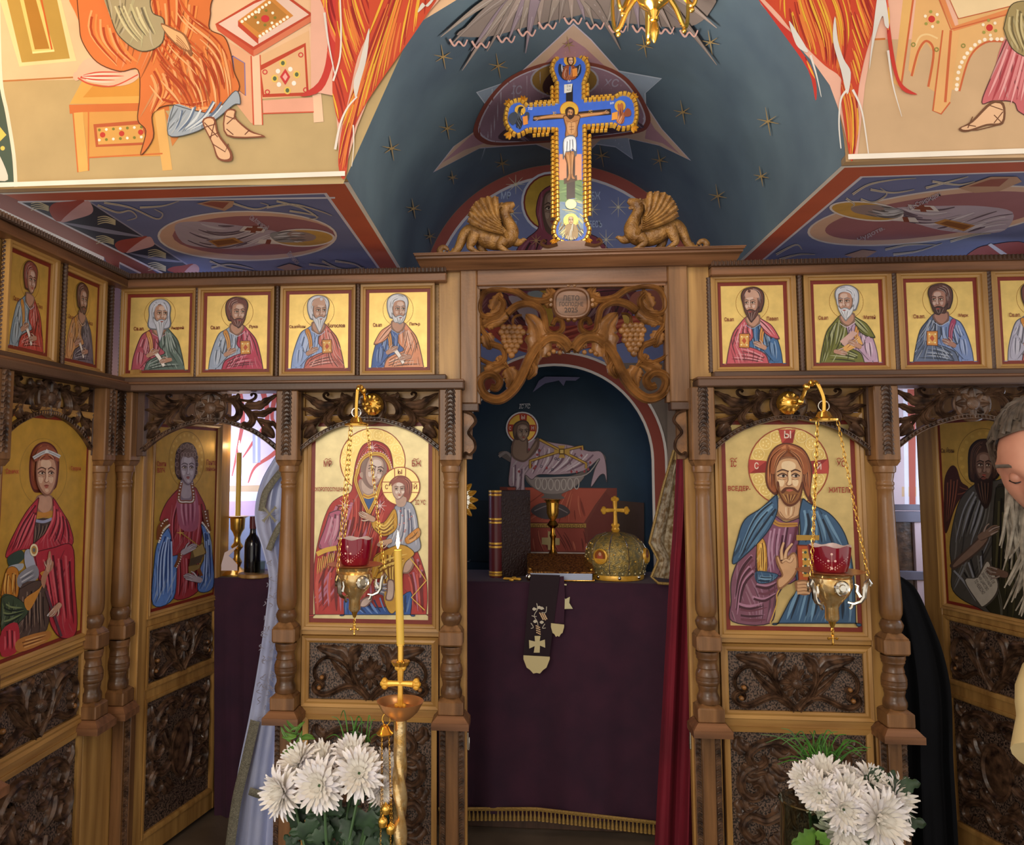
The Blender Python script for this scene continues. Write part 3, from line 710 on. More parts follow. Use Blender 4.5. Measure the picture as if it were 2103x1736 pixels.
# ---------------- painted saints ----------------
def shade(c, k):
    r = [int(c[i:i + 2], 16) for i in (0, 2, 4)]
    r = [min(255, max(0, int(x * k if k <= 1 else x + (255 - x) * (k - 1)))) for x in r]
    return '%02X%02X%02X' % tuple(r)
def face(P, cx, cy, s, turn=.3, mir=1, rot=0, skin='B98A6E', hi=None, dk=None, brow='4A2A20', det=1, elong=1.0):
    """an icon face: olive shade, lighter planes, dark drawn features; local unit = half the face width"""
    hi = hi or shade(skin, 1.32); dk = dk or shade(skin, .62); c, sn = math.cos(rot), math.sin(rot)
    def T(L):
        out = []
        for x, y in (pts(L) if isinstance(L, str) else L):
            x *= s * mir; y *= s * elong; out.append((cx + x * c - y * sn, cy + x * sn + y * c))
        return out
    t = turn
    P.poly(T("-.92,-.75 -.7,-1.25 0,-1.45 .7,-1.25 .95,-.7 .95,.05 .82,.65 .5,1.2 .1,1.42 -.35,1.25 -.75,.75 -.92,.1"), dk)
    P.poly(T("-.8,-.7 -.6,-1.15 0,-1.33 .62,-1.15 .86,-.65 .86,.05 .72,.6 .42,1.08 .1,1.28 -.25,1.12 -.62,.65 -.8,.1"), skin)
    P.poly(T([(-.45 + t, -1.05), (.05 + t, -1.15), (.42 + t, -.95), (.35 + t, -.6), (-.4 + t, -.6)]), hi)
    for a in (-.52, .42): P.poly(T([(a - .2 + t, .12), (a + .05 + t, .02), (a + .22 + t, .2), (a + .1 + t, .5), (a - .12 + t, .45)]), hi)
    P.poly(T([(-.12 + t, .95), (.15 + t, .92), (.2 + t, 1.08), (0 + t, 1.15)]), hi)
    for a, w in ((-.42, .36), (.42, .3)):                                   # eyes
        P.poly(T([(a - w + t, -.2), (a + t, -.38), (a + w + t, -.18), (a + t, -.04)]), dk)
        P.poly(T([(a - w * .75 + t, -.17), (a + t, -.26), (a + w * .75 + t, -.16), (a + t, -.09)]), 'CDBBA8')
        P.ell(*T([(a + .05 + t, -.19)])[0], s * .1, s * .1, '23150F', n=10)
        P.stroke(T([(a - w + t, -.18), (a + t, -.35), (a + w + t, -.17)]), '2A1812', s * .05, s * .05)
        P.stroke(T([(a - w * .9 + t, .02), (a + t, .08), (a + w * .8 + t, .0)]), dk, s * .04, s * .03)
        P.stroke(T([(a - w * 1.1 + t, -.42), (a + t, -.58), (a + w * 1.2 + t, -.44)]), brow, s * .05, s * .06, mid=s * .1)
    P.poly(T([(-.02 + t, -.45), (.12 + t, -.45), (.17 + t, .3), (.05 + t, .42), (-.08 + t, .34)]), hi)
    P.stroke(T([(-.12 + t, -.45), (-.06 + t, .1), (-.2 + t, .36), (.0 + t, .47), (.22 + t, .36)]), dk, s * .06, s * .05)
    P.poly(T([(-.24 + t, .7), (-.02 + t, .62), (.24 + t, .68), (.02 + t, .74)]), '8F3F35'); P.poly(T([(-.2 + t, .75), (.02 + t, .76), (.2 + t, .74), (.02 + t, .87)]), 'B05A4B')
    return T
def hand(P, x, y, s, ang, skin='C79A7A', mir=1):
    """a blessing or holding hand: palm and fingers as drawn lines"""
    c, sn = math.cos(ang), math.sin(ang)
    T = lambda L: [(x + (a * c - b * mir * sn) * s, y + (a * sn + b * mir * c) * s) for a, b in L]
    dk = shade(skin, .6); hi = shade(skin, 1.3)
    P.poly(T([(-1.2, -.35), (-.3, -.5), (.3, -.42), (.55, 0), (.3, .45), (-.3, .45), (-1.2, .35)]), dk); P.poly(T([(-1.2, -.28), (-.3, -.42), (.28, -.35), (.48, 0), (.25, .38), (-.3, .38), (-1.2, .28)]), skin)
    for k, (b, l) in enumerate(((-.34, 1.25), (-.1, 1.4), (.13, 1.3), (.34, 1.05))):
        P.stroke(T([(.1, b * .9), (.7, b * 1.1 - .05), (l, b * .8 + .06)]), dk, s * .3, s * .16); P.stroke(T([(.1, b * .9), (.7, b * 1.1 - .05), (l, b * .8 + .06)]), hi if k % 2 else skin, s * .21, s * .1)
    P.stroke(T([(-.4, -.35), (.1, -.75), (.55, -.85)]), dk, s * .3, s * .16); P.stroke(T([(-.4, -.35), (.1, -.75), (.55, -.85)]), hi, s * .2, s * .1)
def saint(P, L1, L2, hair, beard, tunic, mantle, clav, attr, mir=1, skin='B58872', style='short', wrap=0, halo=1, bold=1, lx=(.07, .70), ly=.55):
    """half figure in a gold panel; x 0..1, y 0..1.2, looking to the right unless mirrored"""
    X = lambda x: x if mir > 0 else 1 - x
    T = lambda S: [(X(a), b) for a, b in pts(S)]
    P.ring(.5, .275, .262, .008, '9A6A22'); 
    if halo > 1:
        for i in range(40): a = 2 * PI * i / 40; P.ell(.5 + .252 * math.cos(a), .275 + .252 * math.sin(a), .005, .005, 'F0D890', n=6, gold=1)
    tl, td, ml, md = shade(tunic, 1.38), shade(tunic, .5), shade(mantle, 1.38), shade(mantle, .5)
    body = ".44,.48 .31,.55 .2,.62 .12,.8 .06,1.02 .04,1.2 .04,1.2 .95,1.2 .95,1.2 .91,1.0 .83,.74 .73,.6 .6,.49"
    P.poly(T(body), td); P.poly(T(".44,.49 .32,.56 .215,.63 .135,.81 .075,1.02 .055,1.2 .055,1.2 .935,1.2 .935,1.2 .895,1.0 .815,.75 .72,.61 .6,.5"), tunic)
    P.folds(T(".24,.64 .17,.85 .12,1.1"), T(".4,.6 .38,.85 .3,1.15"), 7, (tl, td, tl), .016, jit=.5)
    P.folds(T(".4,.62 .42,.8 .4,1.0"), T(".58,.62 .56,.8 .5,1.0"), 5, (td, tl), .012, jit=.5)
    P.drape(T(".22,.65 .4,.56 .56,.6 .5,1.0 .3,1.18 .08,1.18"), (tl, td, shade(tunic, .75)), .011, 18)
    P.poly(T(".27,.6 .34,.56 .4,.72 .41,.95 .35,.95 .33,.75"), td); P.poly(T(".28,.6 .335,.57 .39,.72 .4,.94 .36,.94 .335,.75"), clav)
    P.folds(T(".29,.62 .345,.75 .365,.92"), T(".33,.6 .38,.73 .395,.92"), 3, (shade(clav, 1.3), shade(clav, .6)), .008)
    m1 = ".53,.47 .525,.6 .5,.8 .6,.92 .46,.98 .31,1.06 .26,1.2 .26,1.2 .95,1.2 .95,1.2 .91,1.0 .83,.73 .71,.58 .61,.48"
    P.poly(T(m1), md); P.poly(T(".545,.48 .54,.6 .515,.8 .62,.925 .47,.99 .325,1.07 .275,1.2 .275,1.2 .935,1.2 .935,1.2 .895,1.0 .815,.74 .7,.59 .61,.49"), mantle)
    P.folds(T(".56,.5 .55,.7 .58,.9"), T(".7,.6 .8,.78 .86,1.0"), 8, (ml, md, ml), .016, jit=.6)
    P.folds(T(".32,1.1 .5,1.0 .66,.94"), T(".34,1.2 .6,1.16 .9,1.15"), 7, (md, ml), .015, jit=.6)
    P.drape(T(m1), (ml, md, shade(mantle, .75)), .012, 26)
    if wrap:
        w1 = ".44,.47 .32,.54 .2,.62 .1,.78 .09,.84 .2,.82 .32,.74 .38,.62 .46,.53"
        P.poly(T(w1), md); P.poly(T(".44,.48 .325,.555 .21,.63 .115,.785 .11,.82 .2,.8 .31,.73 .37,.61 .45,.53"), mantle); P.folds(T(".42,.5 .28,.6 .13,.8"), T(".44,.54 .35,.68 .2,.8"), 5, (ml, md, ml), .014)
    # sleeve of the raised arm, then what the hands hold
    P.poly(T(".17,.82 .1,1.02 .1,1.16 .2,1.17 .29,1.06 .38,.97 .36,.92 .27,.95 .24,.86"), tunic); P.folds(T(".16,.85 .13,1.0 .14,1.15"), T(".25,.88 .26,.98 .22,1.12"), 5, (tl, td, tl), .012)
    P.stroke(T(".24,.86 .28,.95 .37,.93"), td, .01, .006); P.stroke(T(".38,.97 .28,1.08 .2,1.17"), td, .01, .006)
    if attr == 'book':
        P.poly(T(".56,.74 .73,.74 .74,.96 .57,.97"), '5E2A16', 0); P.poly(T(".57,.75 .72,.75 .73,.95 .58,.96"), 'C9873F', 0)
        P.poly(T(".595,.78 .7,.78 .705,.925 .605,.93"), 'D9A85C', 0); P.poly(T(".65,.8 .69,.85 .65,.905 .615,.855"), 'B5532F', 0)
        for a, b in ((.6, .79), (.69, .79), (.61, .92), (.7, .915)): P.ell(X(a), b, .012, .012, 'F2E3B0', n=8)
    if attr == 'open':
        P.poly(T(".33,.8 .5,.92 .6,.98 .55,1.05 .4,.98 .28,.93"), 'D7A25A', 0); P.poly(T(".35,.76 .43,.72 .63,.88 .56,.96"), 'C8A39A', 0); P.folds(T(".36,.8 .44,.86 .55,.95"), T(".33,.84 .42,.92 .52,1.02"), 4, ('7A2F1E', 'E8C48A'), .007)
    if attr == 'scroll':
        P.stroke(T(".46,.93 .53,1.02 .6,1.14"), '5A4436', .075, .06); P.stroke(T(".46,.93 .53,1.02 .6,1.14"), 'E9E2DC', .06, .045)
    hand(P, X(.4), .93, .085, (-.45 if mir > 0 else PI + .45), skin, mir)
    if attr in ('scroll', 'open', 'book2'): hand(P, X(.63), 1.05, .08, (PI - .2 if mir > 0 else .2), skin, -mir)
    # neck and head
    Th = lambda S: [(X(.5 + (a - .5) * 1.18), .25 + (b - .25) * 1.16) for a, b in pts(S)]
    P.poly(Th(".42,.42 .4,.5 .42,.56 .5,.6 .58,.55 .6,.46"), shade(skin, .7)); P.poly(Th(".44,.44 .42,.5 .45,.55 .5,.58 .56,.54 .58,.46"), skin)
    P.stroke(Th(".4,.55 .45,.58 .52,.61 .6,.56"), tl, .012, .008)
    hd = shade(hair, .55); hl = shade(hair, 1.4); hx = X(.5)
    if style == 'long':
        P.poly(Th(".5,.06 .4,.09 .34,.18 .345,.3 .33,.44 .4,.5 .6,.5 .67,.44 .655,.3 .66,.18 .6,.09"), hd); P.poly(Th(".5,.07 .41,.1 .355,.18 .36,.3 .35,.43 .4,.48 .6,.48 .65,.43 .64,.3 .645,.18 .59,.1"), hair); P.folds(Th(".48,.08 .38,.2 .37,.42"), Th(".42,.12 .42,.2 .4,.42"), 4, (hl, hd), .01); P.folds(Th(".52,.08 .62,.2 .63,.42"), Th(".58,.12 .58,.2 .6,.42"), 4, (hl, hd), .01)
    else:
        P.poly(Th(".52,.055 .42,.065 .345,.13 .335,.24 .36,.34 .41,.4 .6,.36 .64,.26 .655,.17 .62,.09"), hd); P.poly(Th(".52,.065 .43,.075 .36,.135 .35,.24 .375,.33 .42,.38 .6,.34 .63,.25 .64,.17 .61,.1"), hair); P.folds(Th(".5,.07 .4,.12 .37,.28"), Th(".52,.14 .44,.18 .42,.3"), 6, (hl, hd), .011); P.folds(Th(".5,.07 .58,.09 .635,.2"), Th(".5,.13 .56,.14 .6,.2"), 4, (hd, hl), .009)
    f = face(P, X(.518), .2905, .118, .22, mir, 0, skin, brow=hd if style != 'bald' else '6A5A50', elong=1.02)
    if style == 'short': P.poly(Th(".4,.2 .41,.12 .5,.09 .6,.11 .625,.19 .58,.155 .52,.145 .45,.17 .425,.23"), hair); P.folds(Th(".5,.1 .43,.13 .41,.2"), Th(".54,.13 .46,.16 .43,.21"), 3, (hl, hd), .008)
    if style == 'bald': P.poly(Th(".41,.2 .43,.12 .5,.09 .57,.1 .6,.17 .58,.2 .5,.19"), shade(skin, 1.12)); P.poly(Th(".52,.1 .55,.09 .56,.12 .53,.13"), hair)
    if style == 'long': P.folds(Th(".5,.1 .42,.16 .405,.26"), Th(".5,.14 .44,.18 .42,.26"), 3, (hair, hl), .014); P.folds(Th(".51,.1 .58,.15 .615,.25"), Th(".51,.14 .56,.17 .6,.25"), 3, (hair, hl), .014)
    if beard:
        bd, bl = shade(beard[0], .6), shade(beard[0], 1.35); e = beard[1]
        xs = ".405,.33 .425,.4 .45,.45 "; 
        P.poly(Th(".41,.31 .42,.39 .45,.45 .5,%.3f .53,%.3f .58,.45 .615,.38 .625,.31 .59,.36 .56,.358 .54,.35 .5,.355 .46,.37" % (e - .02, e)), bd)
        P.poly(Th(".42,.34 .432,.4 .46,.45 .505,%.3f .525,%.3f .575,.44 .605,.38 .612,.34 .585,.375 .56,.368 .54,.362 .5,.368 .465,.385" % (e - .04, e - .02)), beard[0])
        P.folds(Th(".45,.38 .48,.43 .51,%.3f" % (e - .02)), Th(".6,.38 .57,.43 .53,%.3f" % (e - .02)), 6, (bl, bd), .008)
        P.poly(Th(".515,.385 .54,.38 .565,.384 .54,.397"), '9C4A40')
    for t, x, w in ((L1, lx[0], .03 * len(L1)), (L2, lx[1], .036 * len(L2))): P.text(t, x, ly, w, .062, '7A2418')
def panel_icon(fr, u0, u1, v0, v1, label, fn, border=.014, bcol='7A2A1C', frame=.028, name='apostle_icon', group='apostle icons of the frieze', ground='D9B25A', grad=None, kw={}):
    t = thing(name, fr.p((u0 + u1) / 2, v0, 0), label, 'icon', group)
    mb = MB(); mb.fbox(fr, u0, u1, v0, v1, -.014, 0, .001); mb.build('icon_board', M['walnut'], t)
    if frame: rail4(fr, u0, u1, v0, v1, frame, MOULD, t, M['honey'], hm('honey', fr))
    W = u1 - u0 - 2 * border; Hh = v1 - v0 - 2 * border
    P = Paint(fr, M2=lambda x, y: (u0 + border + x * W, v1 - border - y * (v1 - v0 - 2 * border) / 1.2))
    b = border / W; r = 1.2; b2 = border / Hh * 1.2
    P.poly([(-b, -b2), (1 + b, -b2), (1 + b, r + b2), (-b, r + b2)], bcol, 0)
    P.poly([(0, 0), (1, 0), (1, r), (0, r)], ground, 0, 1, grad)
    fn(P, **kw); P.done('painted_saint', t)
    return t
WHITE, GREY, BROWN = 'C9C6CC', '9A938F', '5E3426'
AP = [
 ((-1.534, -1.268), 'gold icon of a long white-bearded apostle in rose and dark green robes', dict(L1='Св.ап.', L2='Андрей', hair='B9BCCB', beard=('C3C6D2', .66), tunic='A84E5E', mantle='5D6F68', clav='C98A4A', attr='scroll', style='long')),
 ((-1.223, -.955), 'gold icon of a brown-haired apostle in a pale blue tunic and crimson cloak', dict(L1='Св.ап', L2='Лука', hair='6E4038', beard=('6E4038', .5), tunic='9AA6BC', mantle='B53A55', clav='C9893F', attr='book')),
 ((-.895, -.637), 'gold icon of a balding white-bearded apostle holding a jewelled book', dict(L1='Св.апЙоан', L2='Богослов', hair='C9CBD6', beard=('C9CBD6', .58), tunic='8FA6D6', mantle='C4685C', clav='C77F2A', attr='book', style='bald', halo=2, lx=(.01, .66))),
 ((-.582, -.333), 'gold icon of a curly white-haired apostle in blue with a peach cloak', dict(L1='Св.ап', L2='Петър', hair='C9CBD2', beard=('C9CBD2', .48), tunic='3E5E9E', mantle='D58C66', clav='C77F2A', attr='scroll', wrap=1, halo=2)),
 ((.731, .979), 'gold icon of a balding dark-bearded apostle in blue with a rose-red cloak', dict(L1='Св.ап', L2='Павел', hair='5E3A32', beard=('5E3A32', .53), tunic='3F6796', mantle='BE5560', clav='C9832F', attr='book', style='bald', wrap=1, halo=2, mir=-1, lx=(.04, .72))),
 ((1.061, 1.313), 'gold icon of a white-bearded apostle in a green cloak with an open book', dict(L1='Св.ап', L2='Матей', hair='C3C6D0', beard=('D0D2D8', .53), tunic='BA9AB4', mantle='6C6E2E', clav='C9832F', attr='open', wrap=1, mir=-1, halo=2, lx=(.05, .75))),
 ((1.384, 1.638), 'gold icon of a dark-haired apostle in a grey-blue cloak holding a red book', dict(L1='Св.ап.', L2='Марк', hair='5A3A34', beard=('4A2E28', .47), tunic='7388B8', mantle='5B6884', clav='9A3A5C', attr='book', mir=-1, lx=(.08, .76), skin='9E7263')),
 ((1.706, 1.95), 'gold icon of a young apostle in a rose robe, cut off by the photo edge', dict(L1='Св.ап.', L2='Тома', hair='6E4038', beard=None, tunic='A9A6B8', mantle='B5605A', clav='C9832F', attr='scroll', lx=(.1, .76)))]
for (u0, u1), lab, kw in AP: panel_icon(FRONT, u0, u1, 1.886, 2.2, lab, saint, kw=kw, frame=.0175 if u0 < 0 else .027, border=.013, ground='E2C274')
for (a, b), lab, kw in (((12, 100), 'gold icon of a beardless apostle in pale blue and red on the side wing', dict(L1='Св.ап', L2='Тома', hair='8A4A3E', beard=None, tunic='8EA0AE', mantle='B8443C', clav='C98A3A', attr='scroll', ly=.62)),
                      ((129, 202), 'gold icon of a short-bearded apostle in an apricot robe on the side wing', dict(L1='Св.ап', L2='Яков', hair='6B4538', beard=('6B4538', .46), tunic='D39A66', mantle='6E6470', clav='C98A3A', attr='scroll', ly=.62))):
    u0, u1 = WING.uv(a, 650)[0], WING.uv(b, 650)[0]
    panel_icon(WING, u0, u1, 1.886, 2.2, lab, saint, kw=kw, frame=.024, border=.013, ground='DCB65C')
# ---------------- the large icons ----------------
def big_icon(fr, rect, label, border, draw, ox, oy, k, ground, grad=None, bcol='7A2A1C', frame=.0, name='large_icon', h=0, mats=None):
    """rect = u0,u1,v0,v1 of the board; draw works in the coordinates of a picture crop (ox,oy,k)"""
    u0, u1, v0, v1 = rect; F = fr.sh(h)
    t = thing(name, F.p((u0 + u1) / 2, v0, 0), label, 'icon', 'large icons of the screen')
    mb = MB(); mb.fbox(F, u0, u1, v0, v1, -.012, 0, .001); mb.build('icon_board', M['walnut'], t)
    if frame: rail4(F, u0, u1, v0, v1, frame, ((0, 0), (0, .004), (.2, .01), (.45, .012), (.6, .009), (1, .013), (1, -.01)), t, M['honey'], hm('honey', fr))
    P = Paint(F, ox, oy, k)
    P.M2 = lambda x, y: (x, y)
    P.poly([(u0, v0), (u1, v0), (u1, v1), (u0, v1)], bcol, 0); b = border
    P.poly([(u0 + b, v0 + b), (u1 - b, v0 + b), (u1 - b, v1 - b), (u0 + b, v1 - b)], ground, 0, 1)
    P.M2 = None; draw(P); P.done('painted_figure', t)
    return t
def star(P, x, y, r, col, w, n=8):
    for i in range(n): a = PI * 2 * i / n; P.stroke([(x, y), (x + r * math.cos(a), y + r * math.sin(a))], col, w, w * .3, 0)
def emboss(P, x, y, r, col='F2DC9A', n=14, k=1.0):
    for i in range(n):
        a = 2 * PI * i / n; c = (x + r * .82 * math.cos(a), y + r * .82 * math.sin(a))
        P.ring(c[0], c[1], r * .15 * k, r * .018, col, 1, n=16)
        for j in range(5): b = 2 * PI * j / 5; P.ell(c[0] + r * .07 * math.cos(b), c[1] + r * .07 * math.sin(b), r * .022, r * .022, col, n=6, gold=1)
def beads(P, S, r, col, n):
    Q = spl([Vector(p) for p in pts(S)], False, 6)
    for i in range(n): f = i / (n - 1) * (len(Q) - 1); j = min(int(f), len(Q) - 2); q = Q[j].lerp(Q[j + 1], f - j); P.ell(q.x, q.y, r, r, col, n=8)
def cloth(P, S, col, folds=(), w=9, cols=None, dk=.45):
    P.poly(S, col); Q = pts(S); P.stroke(Q + [Q[0]], shade(col, dk), w * .45, w * .45)
    cs = cols or (shade(col, 1.35), shade(col, .55), shade(col, 1.2))
    P.drape(S, (shade(col, 1.18), shade(col, .72), shade(cs[0], .85)), w * .8, 16 if folds else 10)
    for A, B, n in folds: P.folds(A, B, n, cs, w, jit=.5)
def virgin(P):
    P.ell(1130, 510, 232, 232, 'DDC27A', gold=1, n=48); emboss(P, 1130, 510, 232, k=1.1); P.ring(1130, 510, 232, 6, '9A3B2A')
    red, pk, dk = 'AE3531', 'B5718C', '6E1C1E'
    cloth(P, "1135,365 1060,400 1015,500 990,640 975,730 900,765 835,815 785,920 745,1070 715,1240 712,1420 720,1605 720,1605 1512,1605 1512,1605 1520,1480 1510,1340 1475,1220 1445,1130 1440,1000 1330,860 1265,740 1275,560 1255,440 1205,385", red)
    P.drape("850,830 990,780 1240,800 1200,1100 1130,1340 1210,1500 1060,1530 900,1480 730,1590 730,1240 800,950", ('C4554A', dk, '8E2626', pk), 15, 60)
    P.folds("870,830 800,1000 740,1250", "990,800 930,1000 880,1250", 7, (pk, dk, 'C4554A'), 20, jit=.5); P.folds("740,1260 725,1400 735,1590", "930,1260 915,1400 920,1590", 6, ('C4554A', dk, pk), 18, jit=.5)
    cloth(P, "825,880 905,865 930,960 880,1110 750,1130 790,990", 'B0607E', [("840,890 810,1000 770,1120", "910,880 910,1000 860,1110", 5)], 14)
    P.folds("1000,760 1010,900 990,1080", "1240,800 1170,920 1120,1080", 9, ('CB5C50', dk), 12, jit=.5); P.folds("950,900 930,1000 900,1100", "1010,900 990,1000 960,1100", 3, (dk, pk), 12)
    P.folds("1440,1180 1470,1300 1460,1420", "1500,1300 1480,1420 1500,1590", 5, (pk, dk, 'C4554A'), 16); P.folds("1360,1300 1400,1400 1410,1600", "1480,1300 1480,1420 1500,1600", 5, ('C4554A', dk, pk), 14)
    cloth(P, "935,1490 1060,1535 1230,1550 1400,1440 1400,1605 1400,1605 930,1605 930,1605", '2F58A2', [("940,1510 1000,1560 1050,1600", "1390,1460 1380,1540 1390,1600", 12)], 12, ('6E92D0', '1C3466'))
    P.stroke("735,1175 800,1145 875,1130", 'D9AE48', 34, 34); P.folds("740,1200 735,1260 730,1330", "870,1150 860,1200 850,1260", 9, ('E3C060',), 5)
    # hood, face, trim
    P.poly("1135,372 1065,405 1022,500 1000,640 1050,790 1105,890 1160,800 1265,640 1268,550 1250,445 1205,392", 'A62C30'); P.folds("1110,385 1040,470 1012,640", "1150,400 1090,440 1040,560", 5, ('C85850', dk), 11); P.folds("1150,380 1230,430 1262,560", "1150,410 1210,440 1240,520", 4, ('C85850', dk), 11)
    P.poly("1040,640 1045,740 1105,880 1150,760 1160,690", 'A98F86'); P.poly("1062,640 1060,720 1110,745 1150,690", 'C7AFA4')
    P.poly("1072,770 1140,770 1105,872", '3C5E94'); P.stroke("1062,752 1100,768 1145,752", 'D9AE48', 26, 26); P.stroke("1062,752 1100,768 1145,752", 'A05A28', 6, 6)
    P.poly("1120,480 1065,510 1045,580 1060,650 1100,700 1140,705 1200,640 1235,570 1215,505 1170,480", '8E766E')
    P.poly("1060,590 1040,600 1045,625 1062,630", 'B79C90')
    face(P, 1140, 588, 70, .18, 1, .2, 'C2A69A', 'DCCBC4', '8A6E68', '4A3030', elong=1.12)
    for L, w in (("1020,600 1045,515 1105,465 1195,465 1245,520 1264,580", 24), ("1020,600 1012,660 1060,790 1105,885", 20), ("1264,580 1200,650 1155,780 1105,885", 20)):
        P.stroke(L, '7A4A14', w + 5, w + 5); P.stroke(L, 'DDB24C', w, w); P.stroke(L, '9A6420', 4, 4)
    beads(P, "1018,560 1050,490 1105,445 1200,448 1250,500 1270,560", 5, 'E8B8C8', 22)
    for x, y, r in ((1130, 415, 40), (935, 825, 50), (1185, 830, 48)): star(P, x, y, r, 'E9C9CC', 6)
    # the child
    P.ell(1332, 690, 135, 135, 'E3CC88', gold=1, n=40); emboss(P, 1332, 690, 132, n=8, k=1.5)
    for S in ("1288,562 1290,640", "1368,562 1366,640", "1198,660 1270,660", "1198,735 1270,735", "1400,660 1466,660", "1400,735 1466,735"): P.line(S, 'A03A28', 5)
    P.ring(1332, 690, 135, 6, '9A3B2A'); P.text('Ы', 1312, 605, 30, 34, '8A2A1E'); P.text('С', 1222, 712, 20, 34, '8A2A1E'); P.text('Й', 1425, 712, 24, 44, '8A2A1E')
    cloth(P, "1290,835 1345,800 1410,815 1445,905 1462,1040 1472,1130 1420,1160 1370,1110 1300,1140 1215,1100 1275,1000 1285,900", '9AA0B4', [("1310,830 1300,960 1240,1090", "1420,850 1440,980 1450,1130", 9)], 10, ('C9CBD8', '5A607A'))
    for i in range(16): x, y = random.uniform(1300, 1430), random.uniform(860, 1090); P.ell(x, y, 7, 7, 'A2555E', n=6); P.ell(x, y, 3, 3, 'D8C8CC', n=6)
    cloth(P, "1130,925 1210,950 1290,850 1305,985 1215,1045 1135,985", 'C9962E', [("1150,930 1220,970 1290,870", "1150,985 1215,1030 1300,980", 6)], 10, ('EAC868', '7A4E14'))
    cloth(P, "1365,1060 1455,985 1468,1045 1385,1100", 'CE8A3A', [("1380,1065 1420,1040 1455,1000", "1390,1090 1430,1070 1460,1040", 4)], 7)
    hand(P, 1095, 905, 48, PI + .45, 'C9A48E'); hand(P, 1220, 1090, 42, PI - .3, 'C9A48E')
    P.poly("1330,1190 1420,1195 1425,1260 1380,1310 1300,1290 1250,1255 1300,1250", '8A6A5C'); P.poly("1335,1200 1410,1205 1412,1255 1375,1300 1305,1280 1262,1255 1310,1245", 'BFA092')
    cloth(P, "1140,1200 1220,1145 1340,1105 1430,1165 1365,1235 1345,1330 1335,1500 1270,1595 1215,1500 1208,1350 1130,1345", 'CB9A33', [("1160,1210 1200,1330 1230,1500", "1340,1130 1310,1300 1320,1500", 9), ("1150,1250 1250,1200 1400,1160", "1150,1330 1260,1270 1360,1240", 4)], 11, ('EBCB6C', '80521A'))
    P.folds("1140,1360 1200,1380 1270,1370", "1140,1450 1200,1460 1215,1480", 6, ('B9BBCB', '6A6E8A'), 12)
    for S in ("1240,1355 1285,1360 1290,1440 1275,1500 1225,1495 1235,1430", "1040,1540 1060,1490 1115,1470 1130,1500 1090,1545"): P.poly(S, '7E6058'); 
    P.poly("1247,1365 1279,1368 1282,1440 1268,1490 1234,1488 1243,1430", 'CDB8AE'); P.poly("1050,1538 1068,1498 1112,1480 1120,1500 1085,1538", 'CDB8AE')
    P.poly("1250,690 1262,650 1310,615 1372,622 1412,668 1412,720 1395,780 1370,790 1300,640", '8A4A3E'); P.folds("1310,620 1275,650 1262,700", "1330,650 1300,660 1280,690", 4, ('B5735F', '5E2A22'), 7); P.folds("1340,620 1400,660 1400,770", "1340,650 1370,680 1380,770", 5, ('B5735F', '5E2A22'), 7)
    P.poly("1300,770 1310,830 1360,830 1372,770", 'B79A8C'); face(P, 1318, 718, 48, -.15, -1, 0, 'C4A698', 'DFCFC6', '8E726A', '5A3A30')
    P.poly("1268,690 1275,650 1330,632 1375,660 1378,720 1360,680 1320,662 1290,672", '96564A')
    P.stroke("1400,1200 1455,1270 1515,1360 1410,1480 1505,1570", 'D9B350', 8, 8, 0)
    for t, x, y, w, h in (('МР', 787, 552, 57, 45), ('БЖ', 1413, 550, 66, 45), ('СКОРОПОСЛУШНИЦА', 717, 732, 246, 36), ('ІС ХС', 1437, 822, 72, 36)): P.text(t, x, y, w, h, '9A2E20')
    for x in (795, 1420): P.stroke([(x, 502), (x + 12, 494), (x + 25, 500), (x + 42, 492)], '9A2E20', 4, 4)
big_icon(FRONT, (-.786, -.325, .945, 1.69), 'large gold icon of a red-cloaked mother holding a child', .015, virgin, 440, 800, .288, 'CFC092', frame=.026)
